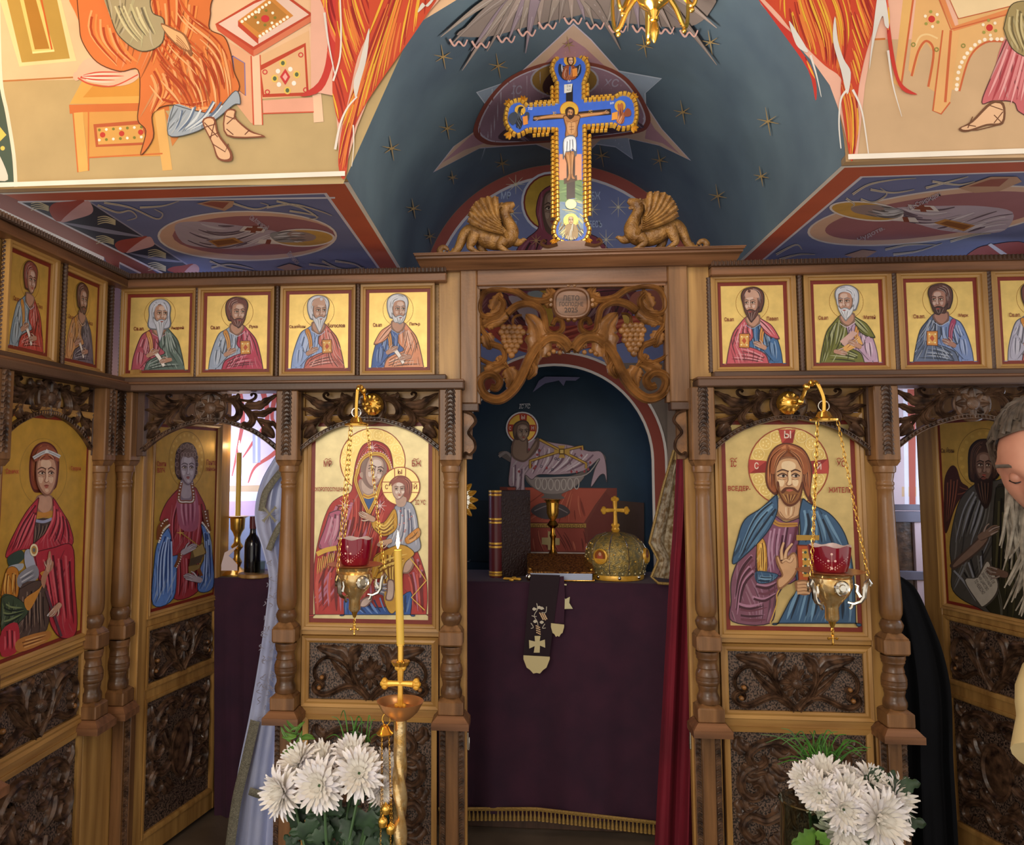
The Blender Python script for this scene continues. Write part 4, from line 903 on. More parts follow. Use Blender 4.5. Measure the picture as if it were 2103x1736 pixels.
def christ(P):
    P.ell(715, 595, 246, 240, 'DDBE72', gold=1, n=48); emboss(P, 715, 595, 244, n=16); P.ring(715, 595, 246, 6, '9A3B2A', ry=240)
    for S, S2 in (("652,366 758,366 742,450 675,450", "652,366 758,366 675,450"), ("470,550 580,560 580,630 476,636", "470,550 580,560 476,636"), ("850,560 955,548 960,636 850,640", "955,548 960,636 850,640")): P.poly(S, '8E2A26', 0); P.poly(S2, 'B5453C', 0)
    for t, x, y, w, h in (('Ы', 688, 420, 42, 46), ('С', 505, 610, 26, 42), ('Й', 890, 612, 26, 46)): P.text(t, x, y, w, h, 'E2CFC0')
    bl, dk = '3A5A7C', '1A2A3E'
    P.poly("705,448 630,475 585,550 572,660 592,735 650,765 660,600 780,600 805,730 830,790 872,838 850,760 862,640 850,560 800,480", '5A2A18'); P.poly("705,456 635,482 594,555 582,660 600,728 640,745 650,610 780,610 812,720 838,780 850,700 852,640 840,560 795,488", '96552F')
    P.folds("700,460 600,550 590,720", "700,490 650,560 640,740", 8, ('C07E50', '5A2A18'), 9); P.folds("710,460 820,540 845,760", "710,490 780,570 815,720", 7, ('C07E50', '5A2A18'), 9)
    P.poly("645,790 640,880 690,925 770,915 800,880 795,790", '8E6648'); P.poly("655,790 655,875 700,915 760,900 780,870 775,790", 'CDA67E'); P.stroke("660,870 700,915 745,890", '8E6648', 5, 4); P.folds("690,830 690,870 700,905", "760,830 755,870 740,900", 4, ('E2C8A4', 'A87E5A'), 7)
    cloth(P, "630,895 560,980 520,1080 520,1250 530,1300 760,1290 775,960 800,905 700,935", '80506A', [("600,960 580,1100 600,1260", "740,960 720,1100 720,1230", 9)], 12, ('AE86A0', '4A2438'))
    P.stroke("612,920 660,950 770,950", 'B5853F', 30, 26); P.stroke("612,920 660,950 770,950", '7A4A28', 4, 4)
    cloth(P, "520,1075 430,1130 365,1280 362,1420 370,1545 600,1555 640,1400 700,1290 640,1265 520,1295", '7C4E62', [("500,1110 420,1220 380,1400", "520,1240 440,1330 400,1540", 8), ("400,1420 480,1440 600,1400", "390,1540 480,1550 590,1550", 6), ("520,1300 590,1310 650,1280", "480,1420 560,1440 640,1390", 5)], 14, ('AA7C96', '44202E', '6A3A4A'))
    P.stroke("700,1290 645,1370 640,1440 600,1555", 'C9A24C', 8, 6)
    cloth(P, "520,1050 555,1035 578,1100 578,1245 525,1245", 'C08A36', [("530,1050 540,1150 535,1240", "565,1060 570,1150 570,1240", 5)], 8, ('E8BE62', '6E4414'))
    cloth(P, "640,765 545,850 445,920 400,1040 370,1190 450,1135 545,1040 605,960 645,860", bl, [("620,800 500,900 390,1170", "640,860 560,990 450,1130", 9)], 14, ('7096B4', dk, '4F7494'))
    cloth(P, "800,790 850,825 960,880 1040,975 1085,1095 1115,1290 1125,1555 1125,1555 650,1555 650,1555 720,1420 765,1340 750,1180 785,1010 780,880", bl, [("800,830 820,950 780,1080", "940,890 1000,1000 1060,1100", 10), ("760,1360 720,1450 680,1550", "1090,1150 1100,1350 1100,1550", 16)], 15, ('6C92B2', dk, '4A6C8C'))
    cloth(P, "515,1235 645,1255 600,1302 520,1305", bl, [("520,1250 570,1265 630,1262", "525,1295 570,1298 600,1296", 4)], 8, ('7096B4', dk))
    P.stroke("760,1030 830,1030 900,1030", 'B08A3C', 34, 30); P.stroke("765,960 740,1060 700,1130 665,1260", '5A2636', 16, 8)
    P.poly("760,1072 835,1075 855,1300 770,1300", '6A2A18', 0); P.poly("768,1080 840,1082 852,1290 778,1292", 'B5562E', 0); P.poly("795,1100 838,1100 846,1270 802,1270", 'C99A44', 0)
    for i in range(4): P.ell(815, 1120 + i * 42, 9, 9, '3A5A4A', n=8); P.ell(800, 1120 + i * 42, 5, 5, 'F0E0B8', n=6); P.ell(836, 1120 + i * 42, 5, 5, 'F0E0B8', n=6)
    # blessing hand
    P.poly("640,1290 670,1260 640,1195 632,1150 650,1140 670,1175 735,1120 762,1140 768,1220 735,1285 655,1350", '8E6444'); P.poly("650,1290 680,1260 655,1195 642,1155 650,1150 672,1190 735,1132 755,1148 758,1215 728,1275 660,1335", 'CDA27A')
    for S in ("672,1165 668,1110 682,1058", "690,1160 700,1110 735,1065", "735,1150 720,1175 695,1165 672,1180"): P.stroke(S, '8E6444', 26, 15); P.stroke(S, 'D8B28C', 18, 9)
    P.poly("750,1300 820,1290 860,1330 830,1380 770,1370", '8E6444'); 
    for i in range(4): P.stroke([(765, 1310 + i * 20), (810, 1305 + i * 20), (842, 1318 + i * 18)], 'CDA27A', 17, 12)
    face(P, 712, 668, 92, .02, 1, 0, 'C99E74', 'E4C9A2', '8A5E40', '4A2A1A', elong=1.02)
    P.poly("640,690 650,760 690,828 738,835 785,790 802,700 790,690 770,740 735,722 705,722 665,748 652,690", '5E3018'); P.poly("650,715 662,765 695,815 735,822 775,785 790,715 772,755 735,735 705,735 672,760", '8A5A30'); P.folds("668,760 690,790 705,820", "775,755 750,790 725,820", 8, ('B58A54', '5E3018'), 6)
    P.stroke("668,748 690,728 715,725", '5E3018', 10, 12); P.stroke("715,725 745,728 765,748", '5E3018', 12, 8); P.poly("695,738 715,732 740,738 716,748", 'B5604C')
    P.poly("600,620 612,540 660,495 705,488 640,560 622,640", '96552F'); P.poly("830,620 815,540 765,495 712,488 780,560 800,640", '96552F'); P.folds("700,490 640,530 615,620", "705,500 660,550 630,620", 4, ('B87A4C', '6A3A20'), 7); P.folds("715,490 780,530 812,620", "712,500 760,550 795,620", 4, ('B87A4C', '6A3A20'), 7)
    for t, x, y, w, h in (('ІС', 356, 596, 36, 40), ('ХС', 1006, 596, 54, 40), ('ВСЕДЕР-', 340, 748, 138, 36), ('ЖИТЕЛЬ', 955, 754, 145, 34)): P.text(t, x, y, w, h, '9A2E20')
    for x in (352, 1005): P.stroke([(x, 552), (x + 14, 542), (x + 28, 550), (x + 44, 540)], '9A2E20', 4, 4)
big_icon(FRONT, (.729, 1.194, .945, 1.69), 'large gold icon of a blue-cloaked long-haired man blessing with one hand', .015, christ, 1380, 760, .3342, 'CDB478', frame=.026)
def wing_saint(P):
    P.ring(275, 590, 150, 4, 'A8842E', ry=215); gd = 'C79A34'
    red = 'B02F3E'; dk = '5E1420'; hi = 'D5606A'
    P.poly("185,620 190,490 225,420 285,395 345,425 375,500 370,620 345,700 240,720 205,700", '5A2418'); P.poly("195,620 200,495 232,430 285,405 338,432 365,505 360,620 335,690 245,700 212,690", '8A4630'); P.folds("270,410 215,480 205,660", "280,460 245,510 225,640", 6, ('B5724E', '5A2418'), 8); P.folds("290,410 350,480 358,660", "290,460 330,510 345,640", 6, ('B5724E', '5A2418'), 8)
    P.poly("235,740 225,830 280,880 335,830 330,740", '9A7060'); P.poly("245,745 240,815 285,850 325,815 320,745", 'C69A82')
    P.poly("205,905 330,890 310,990 205,1070", '4A3A34'); P.folds("215,920 220,980 215,1050", "320,905 300,960 240,1040", 8, ('7A6658', '2A1E1A'), 6); P.stroke("222,850 280,862 330,845", 'C98A3A', 30, 30); P.stroke("212,895 275,905 330,885", '9AA2C4', 18, 18)
    cloth(P, "245,750 160,850 60,1040 38,1135 130,1085 200,1068 215,960 235,830", red, [("225,790 130,920 50,1110", "225,860 200,960 150,1070", 7)], 10, (hi, dk))
    cloth(P, "335,750 400,850 442,930 455,1055 300,1085 215,1100 200,1060 300,960 335,860", red, [("340,790 330,900 230,1080", "420,890 440,980 450,1050", 8)], 10, (hi, dk))
    cloth(P, "215,1100 330,1072 455,1058 472,1300 483,1600 390,1645 320,1560 290,1400 250,1300", red, [("250,1110 280,1250 330,1550", "440,1080 450,1300 470,1590", 11)], 12, (hi, dk, 'C44854'))
    P.poly("45,1130 125,1085 150,1130 100,1180 55,1190", '33483E'); P.poly("50,1190 140,1170 130,1210 60,1230", 'A8B0BC')
    cloth(P, "0,1375 40,1205 110,1215 108,1375 60,1385", 'BE7A26', [("20,1230 10,1300 5,1370", "100,1230 100,1300 100,1370", 6)], 8, ('E0AE5A', '6E3E10'))
    P.poly("150,1100 190,1090 230,1240 160,1200", 'A9AFC4'); P.poly("110,1245 215,1178 235,1262 120,1325", '8A8C98'); P.folds("115,1260 160,1230 215,1195", "125,1315 170,1290 230,1255", 4, ('C4C6CE', '5A5C68'), 6)
    cloth(P, "115,1335 230,1280 290,1330 290,1590 110,1650", '54423A', [("130,1350 130,1480 120,1630", "270,1340 270,1460 280,1580", 12)], 8, ('8A7466', '2C201C'))
    cloth(P, "0,1390 60,1370 150,1430 165,1490 70,1580 0,1600", '3E4E38', [("10,1400 60,1440 150,1450", "10,1580 60,1550 150,1490", 6)], 9, ('7A8A5E', '1C2820'))
    P.poly("0,1600 100,1550 105,1720 0,1760", red); P.folds("10,1610 15,1680 10,1740", "90,1570 90,1650 95,1710", 5, (hi, dk), 9)
    P.poly("105,1655 300,1600 290,1665 110,1735", 'B5793C'); P.folds("120,1660 200,1640 290,1615", "120,1720 200,1690 285,1660", 5, ('D9A668', '6A3A1A'), 6)
    P.poly("145,1400 240,1330 265,1270 245,1230 285,1225 250,1330 175,1470", 'C98A3A'); P.poly("250,1270 285,1190 300,1100 312,1098 312,1150 330,1160 325,1200 290,1250 270,1330", 'B5846A'); hand(P, 300, 1180, 34, -1.4, 'C69A82')
    P.ell(205, 1085, 26, 40, 'EBDDB8'); P.ell(205, 1085, 17, 27, 'B58A44'); P.ell(205, 1085, 9, 14, '6A6A6A')
    P.stroke("285,1345 300,1400 380,1635", '5A3A44', 20, 16); P.stroke("290,1505 340,1440", 'C9CBD4', 10, 8); hand(P, 340, 1465, 42, 2.3, 'C69A82')
    face(P, 283, 612, 70, .0, 1, 0, 'C4987E', 'DDBCA2', '8A5E4A', '4A281C', elong=1.3)
    P.poly("205,520 230,445 285,425 340,450 362,520 320,505 285,512 245,508", '96523A'); P.folds("225,500 245,470 270,450", "240,520 260,500 280,490", 4, ('C0825E', '6A3422'), 7); P.folds("345,500 325,470 300,450", "330,520 310,500 290,490", 4, ('C0825E', '6A3422'), 7)
    P.stroke("198,500 250,470 285,458 320,468 370,492", 'C6CACF', 22, 22); P.stroke("198,500 250,470 285,458 320,468 370,492", '7E848C', 4, 4); P.poly("270,465 285,440 300,465", 'DCDFE2', 0)
    P.text('Св.мчк', 22, 600, 85, 34, 'B0402A'); P.text('Георги', 440, 585, 62, 34, 'B0402A')
big_icon(WLOW, (wb0, wb1, .945, 1.69), 'large gold icon of a young saint in a crimson cloak on the side wing', .012, wing_saint, 0, 780, .3226, 'DAAE48', frame=.026)
def panteleimon(P):
    P.ring(1187, 510, 112, 4, 'A07A28', ry=180)
    for i in range(22): a = 2 * PI * i / 22; P.ell(1187 + 98 * math.cos(a), 510 + 158 * math.sin(a), 7, 10, 'E6C66A', n=7, gold=1)
    sk = 'B7A9B4'
    P.poly("1112,570 1118,470 1150,415 1190,398 1230,415 1255,470 1255,570 1240,625 1215,640 1150,640 1125,620", '3E2A2C'); P.poly("1120,570 1128,475 1155,424 1190,408 1225,424 1246,475 1246,570 1232,615 1150,620 1132,610", '6E5452')
    for x, y in ((1140, 450), (1160, 430), (1190, 422), (1220, 432), (1238, 460), (1128, 490), (1248, 495), (1125, 540), (1250, 540), (1132, 590), (1245, 590)): P.ring(x, y, 11, 4, '9A827E', ry=15, n=14)
    cloth(P, "1140,690 1060,780 1015,895 1065,915 1075,1020 1060,1100 1120,1190 1108,1395 1255,1350 1262,1200 1290,940 1310,830 1265,725 1230,680", 'A3383F', [("1120,760 1080,900 1090,1100", "1280,780 1290,900 1260,1100", 11), ("1120,1120 1130,1250 1120,1380", "1260,1100 1255,1230 1250,1340", 8)], 9, ('CE7280', '5E141C', 'B5505C'))
    P.poly("1145,690 1120,800 1150,950 1250,950 1260,800 1230,690", 'B0607A'); P.folds("1150,720 1145,830 1165,940", "1240,720 1245,830 1235,940", 7, ('CF94A8', '7E3048'), 8)
    P.poly("1148,640 1140,750 1180,770 1222,750 1225,640", '8E8090'); P.poly("1155,645 1152,740 1183,756 1212,740 1216,645", sk)
    P.stroke("1150,655 1135,765 1182,778 1228,765 1218,655", '8A4A22', 22, 22); beads(P, "1150,655 1135,765 1182,778 1228,765 1218,655", 5, 'EDE8E4', 26)
    cloth(P, "1062,945 1000,1040 978,1170 970,1432 1100,1392 1122,1180 1130,1120 1085,1115 1085,1000", '5F86CE', [("1050,980 1000,1120 985,1420", "1085,1010 1090,1150 1090,1390", 9)], 11, ('A9C4F0', '2C4684'))
    cloth(P, "1275,920 1325,970 1345,1100 1352,1318 1258,1345 1268,1210 1305,1110 1290,1000", '5F86CE', [("1290,950 1300,1100 1275,1330", "1325,990 1335,1150 1340,1310", 6)], 10, ('A9C4F0', '2C4684'))
    for S in ("1060,895 1015,940 1005,1020", "1300,830 1310,900 1325,965"): P.stroke(S, '7A4420', 42, 30)
    beads(P, "1072,925 1035,960 1005,1035", 6, 'EDE8E4', 11); beads(P, "1020,930 1040,900 1060,890", 5, 'EDE8E4', 5); beads(P, "1282,910 1305,940 1325,972", 6, 'EDE8E4', 8); beads(P, "1300,840 1310,890 1320,930", 5, 'EDE8E4', 6)
    P.stroke("1110,1195 1130,1150 1140,1105", '7A4420', 24, 24); beads(P, "1118,1195 1140,1150 1148,1105", 4, 'EDE8E4', 8); P.stroke("1255,1200 1275,1250", '7A4420', 22, 22)
    P.poly("1213,1085 1285,1035 1308,1100 1240,1180 1195,1192", '6A5228', 0); P.poly("1220,1088 1282,1045 1300,1100 1240,1165", 'A88E54', 0); P.poly("1205,1140 1290,1110 1270,1165 1200,1185", '4A3A28', 0); P.poly("1192,1190 1270,1175 1262,1200 1195,1240", '8A723E', 0)
    P.stroke("1145,975 1200,1015 1262,1062", 'B58A3E', 7, 7); star(P, 1140, 975, 24, 'D9B25A', 8, 4)
    hand(P, 1195, 1080, 42, -.5, sk); hand(P, 1222, 1265, 46, PI + .25, sk, -1)
    face(P, 1187, 572, 52, .02, 1, 0, sk, 'D0C6D0', '7C6A76', '3A2A30', elong=1.35)
    P.poly("1135,520 1150,460 1190,440 1228,460 1243,520 1215,490 1190,498 1160,488", '6E5452')
    for x in (1150, 1170, 1190, 1210, 1230): P.ring(x, 478, 9, 4, '9A827E', ry=14, n=12)
    P.text('Свети', 990, 552, 58, 34, '9A2E20'); P.text('влгч', 992, 592, 48, 30, '9A2E20'); P.text('Панте', 1306, 545, 60, 36, '9A2E20'); P.text('леймон', 1302, 582, 60, 30, '9A2E20')
def baptist(P):
    P.ring(600, 540, 178, 4, '8A6A24', ry=205)
    for i in range(18): a = 2 * PI * i / 18; P.ell(600 + 150 * math.cos(a), 540 + 172 * math.sin(a), 13, 13, 'E4BE5C', n=8, gold=1)
    P.poly("330,800 335,680 360,615 390,588 420,612 450,700 500,745 440,820 400,900 350,1050 330,1000", '3E1C12'); P.folds("350,680 350,850 345,1000", "430,680 410,820 370,980", 7, ('7E4630', '2A120C'), 9); P.folds("440,720 470,740 500,750", "410,800 450,790 480,770", 3, ('7E4630', '2A120C'), 7)
    cloth(P, "545,715 450,810 400,960 372,1150 385,1290 395,1450 560,1560 880,1640 880,700 700,690", '4A4640', [("540,760 460,900 400,1150", "640,800 620,950 560,1100", 12), ("400,1310 480,1400 560,1540", "620,1150 620,1350 620,1540", 8)], 12, ('8A8C92', '201E1C', '66645E'))
    cloth(P, "690,740 780,720 880,700 880,1640 620,1560 660,1350 665,1050", '2A281A', [("700,780 690,1100 660,1500", "870,760 860,1100 860,1600", 10)], 14, ('4A462C', '14120C'))
    P.poly("600,1060 500,1150 385,1255 380,1290 420,1295 560,1190 640,1100", '4E3C32'); P.poly("605,1070 500,1165 400,1265 420,1280 560,1175 630,1095", '806656'); hand(P, 640, 1050, 62, -.5, '806656')
    P.poly("470,1370 560,1350 620,1230 645,1228 670,1290 712,1400 690,1490 610,1562 570,1540", '4A443C'); P.poly("480,1376 566,1358 628,1250 660,1300 702,1400 680,1480 608,1550 575,1530", 'B5ADA0')
    for i, t in enumerate(('ПОКАЙТЕ СЕ', 'ЗАЩОТО НАБЛИ', 'ЖИ ЦАРСТВО', 'ТО НЕБЕСНО')): P.text(t, 610 - i * 24, 1310 + i * 24, 110, 26, '3A3430', rot=1.0)
    hand(P, 700, 1320, 60, PI + .3, '6E5446')
    P.poly("500,600 505,480 550,420 610,405 680,420 710,500 720,640 660,700 520,700", '1E1410'); P.poly("510,600 518,490 556,432 610,416 672,432 698,500 700,640 650,690 530,690", '40291E'); P.folds("600,420 530,480 515,660", "600,450 560,510 545,640", 7, ('6A4A38', '1E1410'), 8); P.folds("620,420 690,480 700,660", "620,450 660,510 680,640", 6, ('6A4A38', '1E1410'), 8)
    face(P, 608, 600, 64, .05, 1, 0, '77594A', '967868', '4A342A', '1E120E', elong=1.2)
    P.poly("550,640 545,720 570,800 610,880 640,870 665,790 670,640 640,680 605,660 575,680", '2A1A14'); P.folds("560,690 580,780 610,870", "660,690 650,780 630,860", 8, ('5E4232', '18100C'), 7); P.poly("590,676 608,668 630,676 608,686", '7A453A')
    P.text('Св. Йоан', 316, 502, 88, 38, '4A2A10'); P.text('Кръстител', 720, 520, 110, 38, '4A2A10')
# ---- the two ajar side doors ----
def side_door(fr, a, b, e0, e1, rows, label, draw, ox, oy, k, icl, ground):
    """a,b icon edges; e0,e1 leaf edges; rows: v of icon bottom, panel top/bottom, lower panel top"""
    t = thing('deacon_gate', fr.p((e0 + e1) / 2, 0, 0), label, 'door', 'side doors of the screen')
    ib, p1, p0, q1 = rows; it = ib + .745; mv = M['honey']
    for x0, x1 in ((e0, a - .02), (b + .02, e1)): part('stile', mv, t, fr, (x0, x1, .02, 1.9, -.035, .006))
    part('top_rail', mv, t, fr, (a - .02, b + .02, it + .02, 1.9, -.035, .006)); part('middle_rail', mv, t, fr, (a - .02, b + .02, p1 + .018, ib - .018, -.035, .004)); part('lower_rail', mv, t, fr, (a - .02, b + .02, q1 + .016, p0 - .016, -.035, .004)); part('foot_rail', mv, t, fr, (a - .02, b + .02, .02, .1, -.035, .004))
    for v0, v1 in ((p0, p1), (.115, q1)): rail4(fr, a + .002, b - .002, v0, v1, .018, ((0, -.012), (0, .004), (.4, .01), (1, .01), (1, -.01)), t, mv, mv, 'panel_moulding')
    sunflower_panel(fr, a, b, p0 - .002, p1 + .002, t); scroll_panel(fr, a, b, .113, q1 + .002, t, oval=True)
    big_icon(fr, (a, b, ib, it), icl, .012, draw, ox, oy, k, ground, frame=.022)
    return t
LD = Vector((.185, .983, 0)).normalized(); LDOOR = Fr((-1.459, 3.081, 0), LD, (LD.y, -LD.x, 0))
RD = Vector((.262, -.965, 0)).normalized(); RDOOR = Fr((1.738, 3.491, 0), RD, (RD.y, -RD.x, 0))
z = lambda F, x, y: F.uv(x, y)[1]
side_door(LDOOR, LDOOR.uv(311, 1100)[0], LDOOR.uv(442, 1100)[0], LDOOR.uv(268, 1200)[0], LDOOR.uv(470, 1000)[0], (z(LDOOR, 309, 1258), z(LDOOR, 306, 1296), z(LDOOR, 303, 1406), z(LDOOR, 303, 1444)),
    'ajar side door with carved panels below the saint holding a medicine box', panteleimon, 0, 780, .3226, 'gold icon of a saint with a medicine box on the ajar side door', 'D8AE50')
side_door(RDOOR, RDOOR.uv(1932, 1000)[0], RDOOR.uv(1932, 1000)[0] + .42, RDOOR.uv(1889, 1000)[0], RDOOR.uv(1932, 1000)[0] + .47, (z(RDOOR, 1939, 1238), z(RDOOR, 1942, 1272), z(RDOOR, 1950, 1392), z(RDOOR, 1955, 1432)),
    'dark side door with carved panels behind the bearded man', baptist, 1840, 780, .2995, 'gold icon of a winged bearded hermit holding a scroll beside the bearded man', 'D8AE50')
# ---------------- wall paintings ----------------
def ftag(P, name, parent): o = P.done(name, parent, FRESCO); return o
# -- front wall, the seated figure on the left --
P = Paint(FW, 0, 0, .3341)
P.poly("-700,-300 2750,-300 2110,1130 -700,1170", 'B9A274', 0)
P.poly("-700,-300 3300,-300 2100,430 1330,470 0,500 -700,520", 'E2BC96', 0)
P.line("-300,512 0,500 470,475", 'B0713C', 10)
P.poly("-700,-300 -20,-300 -20,0 0,480 40,700 80,950 100,1150 -700,1170", '46584C', 0); P.stroke("-10,0 5,480 45,700 85,950 98,1150", 'E6DCC8', 22, 22)
P.poly("0,780 40,830 0,870", 'E8C860', 0); P.ell(17, 912, 14, 14, 'E8C860', n=10); P.poly("-60,900 0,960 50,1105 -60,1080", 'D9D4C8')
P.poly("-30,-100 120,410 470,375 350,-100", 'E9CF9A', 0); P.poly("20,-100 135,385 430,360 330,-100", 'B08F44', 0); P.poly("100,-100 200,325 335,312 215,-100", 'E3C476', 0); P.poly("125,-100 215,305 305,300 195,-100", 'A8762A', 0)
P.line("245,-50 320,305", 'C25A26', 10); P.line("200,325 335,312", 'F0DC9A', 12)
P.poly("430,640 510,490 1000,440 1030,640", 'DDA552', 0); P.poly("510,600 580,520 900,480 900,590", 'D0913C', 0); P.poly("425,645 1040,630 1040,680 430,700", 'CC7038', 0)
P.poly("450,695 510,690 545,1050 480,1060", 'E0AE60', 0); P.poly("510,690 1000,680 1000,960 540,970", 'D39A50', 0); P.poly("950,690 1010,670 1060,1045 1000,1050", 'DFAE66', 0); P.poly("1010,670 1110,830 1060,900", 'C77C40', 0)
P.poly("575,765 880,740 930,890 590,905", 'B85A34', 0); P.poly("595,785 870,765 905,875 605,890", 'D6A255', 0); P.line("540,970 1000,945", 'CC7038', 9); P.line("450,695 480,1060", 'CC7038', 8); P.line("545,690 545,1050", 'CC7038', 8)
for i in range(3): P.ell(632 + i * 117, 830 - i * 8, 17, 17, 'C23B30', n=12)
for i in range(14): P.ell(612 + (i % 7) * 43, (800 if i < 7 else 862) - (i % 7) * 3, 9, 9, 'F0E8D8' if i % 2 else '7A7A34', n=8)
P.poly("470,470 540,360 700,400 850,450 830,500 740,530 600,520", 'E6B49A'); P.folds("500,470 600,440 760,440", "490,480 600,510 780,510", 6, ('C4483C', 'F2D2C0'), 9); P.ell(472, 470, 22, 28, 'E6B49A'); P.stroke("480,480 560,520 700,530 850,460", 'C8503C', 9, 7)
# desk
P.poly("1390,250 1555,345 1560,760 1545,760 1420,600", 'DDA884', 0); P.poly("1430,345 1505,390 1510,590 1450,545", 'C47A42', 0); P.line("1430,345 1505,390 1510,590 1450,545 1430,345", '7F6FA0', 7)
P.poly("1590,350 1900,190 1930,590 1610,610", 'DDB488', 0); P.poly("1590,410 1880,265 1900,590 1615,600", 'B8452E', 0); P.poly("1605,435 1870,290 1885,570 1625,580", 'DBB082', 0); P.poly("1545,345 1600,340 1615,770 1560,770", 'E8C3A4', 0); P.poly("1900,170 1940,150 1990,750 1930,755", 'E8C3A4', 0); P.poly("1615,620 1925,600 1930,690 1620,700", 'E2A68E', 0)
P.line("1545,345 1560,770", 'C4563C', 9); P.line("1600,340 1615,770", 'C4563C', 7); P.line("1615,700 1930,690", 'C4563C', 8)
for x, y in ((1740, 390), (1690, 485), (1825, 460), (1768, 558)): P.ell(x, y, 22, 24, 'E0C060', n=12); P.ell(x, y, 12, 14, '5A6A4A', n=10)
for x, y in ((1710, 440), (1786, 428), (1716, 522), (1808, 514)): P.ell(x, y, 14, 15, 'F0EAE4', n=10)
for x, y in ((1630, 445), (1850, 340), (1645, 568), (1880, 555)): P.ring(x, y, 13, 6, 'C4343A', n=14)
P.poly("1755,425 1785,475 1755,525 1722,475", 'C43A3C', 0); P.poly("1755,450 1770,475 1755,500 1738,475", 'E8A8A0', 0)
P.poly("1325,150 1560,10 1720,-60 1925,92 1560,312", 'B5452F', 0); P.poly("1345,150 1565,25 1720,-40 1900,92 1560,290", 'DFC2B4', 0); P.poly("1325,150 1560,312 1560,350 1340,190", 'C4563C', 0); P.poly("1560,312 1925,92 1925,130 1560,350", 'CE7656', 0)
P.poly("1465,130 1670,-20 1805,100 1590,240", 'C9873F', 0); P.poly("1465,130 1590,240 1590,275 1465,165", 'B8452E', 0); P.poly("1500,130 1670,10 1765,95 1595,205", 'B07A38', 0)
for i in range(9): P.ell(1490 + i * 21, 135 - i * 14.5, 10, 10, 'F2ECD8', n=8); P.ell(1600 + i * 21, 225 - i * 14.5, 10, 10, 'F2ECD8', n=8)
P.ell(1632, 118, 26, 22, 'C4343A', n=12)
for a in range(8): P.ell(1632 + 60 * math.cos(a * .8), 112 + 45 * math.sin(a * .8), 9, 9, 'F2ECD8' if a % 2 else '7A7A34', n=8)
# robes
cloth(P, "470,-100 490,140 510,260 600,385 740,442 850,432 862,600 850,740 900,810 868,955 945,850 942,700 1060,648 1230,690 1330,692 1470,560 1440,440 1420,330 1380,230 1290,180 1295,60 1240,-100", 'D2743C', [("560,40 540,200 720,420", "720,200 800,340 880,400", 9), ("900,-40 940,200 900,420", "1240,0 1200,200 1100,420", 12), ("900,420 960,560 900,760", "1040,420 1080,560 980,660", 6), ("1040,330 1080,480 1120,640", "1380,260 1420,440 1440,560", 13), ("960,600 1120,640 1300,600", "1100,650 1230,680 1330,670", 4)], 14, ('E8A068', 'A8401E', 'E38A48'))
P.drape("900,0 1240,0 1290,180 1400,300 1440,540 1320,680 1000,640 900,420", ('E9AA74', 'A8401E', 'C45A2C'), 12, 50, 1.2)
cloth(P, "640,-100 700,150 760,250 880,322 1000,272 1012,130 950,92 930,45 900,-100", 'A69A78', [("680,20 760,180 880,310", "900,20 930,120 980,230", 9)], 12, ('CFC79C', '6A6450', 'BDB68C'))
P.poly("995,150 1080,185 1145,222 1185,315 1178,355 1150,320 1110,302 1040,235", '8A5A3A'); P.poly("1000,160 1080,195 1135,228 1172,310 1150,310 1110,290 1045,228", 'DDAE7C')
for k in range(4): P.stroke([(1090, 225 + k * 14), (1130, 265 + k * 14), (1178 - k * 14, 330 + k * 5)], '9A6440', 5, 4)
cloth(P, "1075,650 1040,835 1200,820 1330,742 1440,652 1482,642 1452,565 1330,692 1225,692", '9AA6B4', [("1090,680 1080,760 1060,820", "1440,600 1340,720 1180,810", 9)], 11, ('C6D0D8', '5E708C'))
for S, S2 in (("1248,752 1322,728 1352,830 1425,930 1428,995 1345,985 1310,890", "1258,758 1315,740 1342,835 1412,935 1412,982 1352,975 1318,890"), ("1388,695 1452,680 1455,730 1545,808 1628,840 1605,852 1398,842", "1396,702 1446,690 1448,736 1540,818 1610,842 1405,834")): P.poly(S, '7E4A34'); P.poly(S2, 'DDB48E')
for S in ("1262,790 1330,770", "1290,850 1350,820", "1262,760 1345,850", "1330,740 1300,860", "1310,890 1390,940 1410,890", "1395,720 1450,740", "1400,770 1455,720", "1398,800 1440,835", "1510,835 1540,805"): P.line(S, '6A3A2A', 6)
# seraph wings at the arch corner
def wings(P, S, parts):
    for Q, c in parts: P.poly(Q, c)
P.ox = P.oy = 0; P.k = 1
def blade(P, S, cols, n, w, y='E0AE3A'):
    P.poly(S, cols[0]); P.drape(S, (cols[1], cols[2], y, 'DC7E3C'), w, n, PI / 2, .35, .6)
P.poly("640,-60 950,-60 905,0 852,62 800,130 762,195 735,262 716,330 708,366 700,366 690,200 640,190", 'DFAE9A', 0)
blade(P, "646,-40 672,40 672,120 655,172 618,200 662,188 686,130 695,60 690,-40", ('C03A34', '8E1E22', 'D96A50'), 14, 5)
blade(P, "700,-40 690,90 684,190 700,260 716,210 736,120 770,40 775,-40", ('C0442E', '962822', 'D56E3C'), 34, 4)
blade(P, "770,-40 760,50 745,130 722,200 705,260 696,330 702,366 712,362 722,290 745,230 790,160 850,75 905,-10 910,-40", ('C24A30', '9A2A26', 'D9763C'), 60, 4)
for S, w in (("760,62 748,100 738,140 728,172 732,205 742,170 755,120", 5), ("900,-10 880,18 868,10 860,30", 4)): P.poly(S, 'D5D2CC')
P.stroke("735,202 715,225 700,260 690,310", 'E2DCD4', 3, 5); P.stroke("727,260 728,300 724,345", 'E2DCD4', 3, 1); P.stroke("686,170 700,120 702,60 700,0", 'E2DCD4', 4, 3); P.stroke("668,30 676,90 690,160", 'D8D4CE', 5, 2)
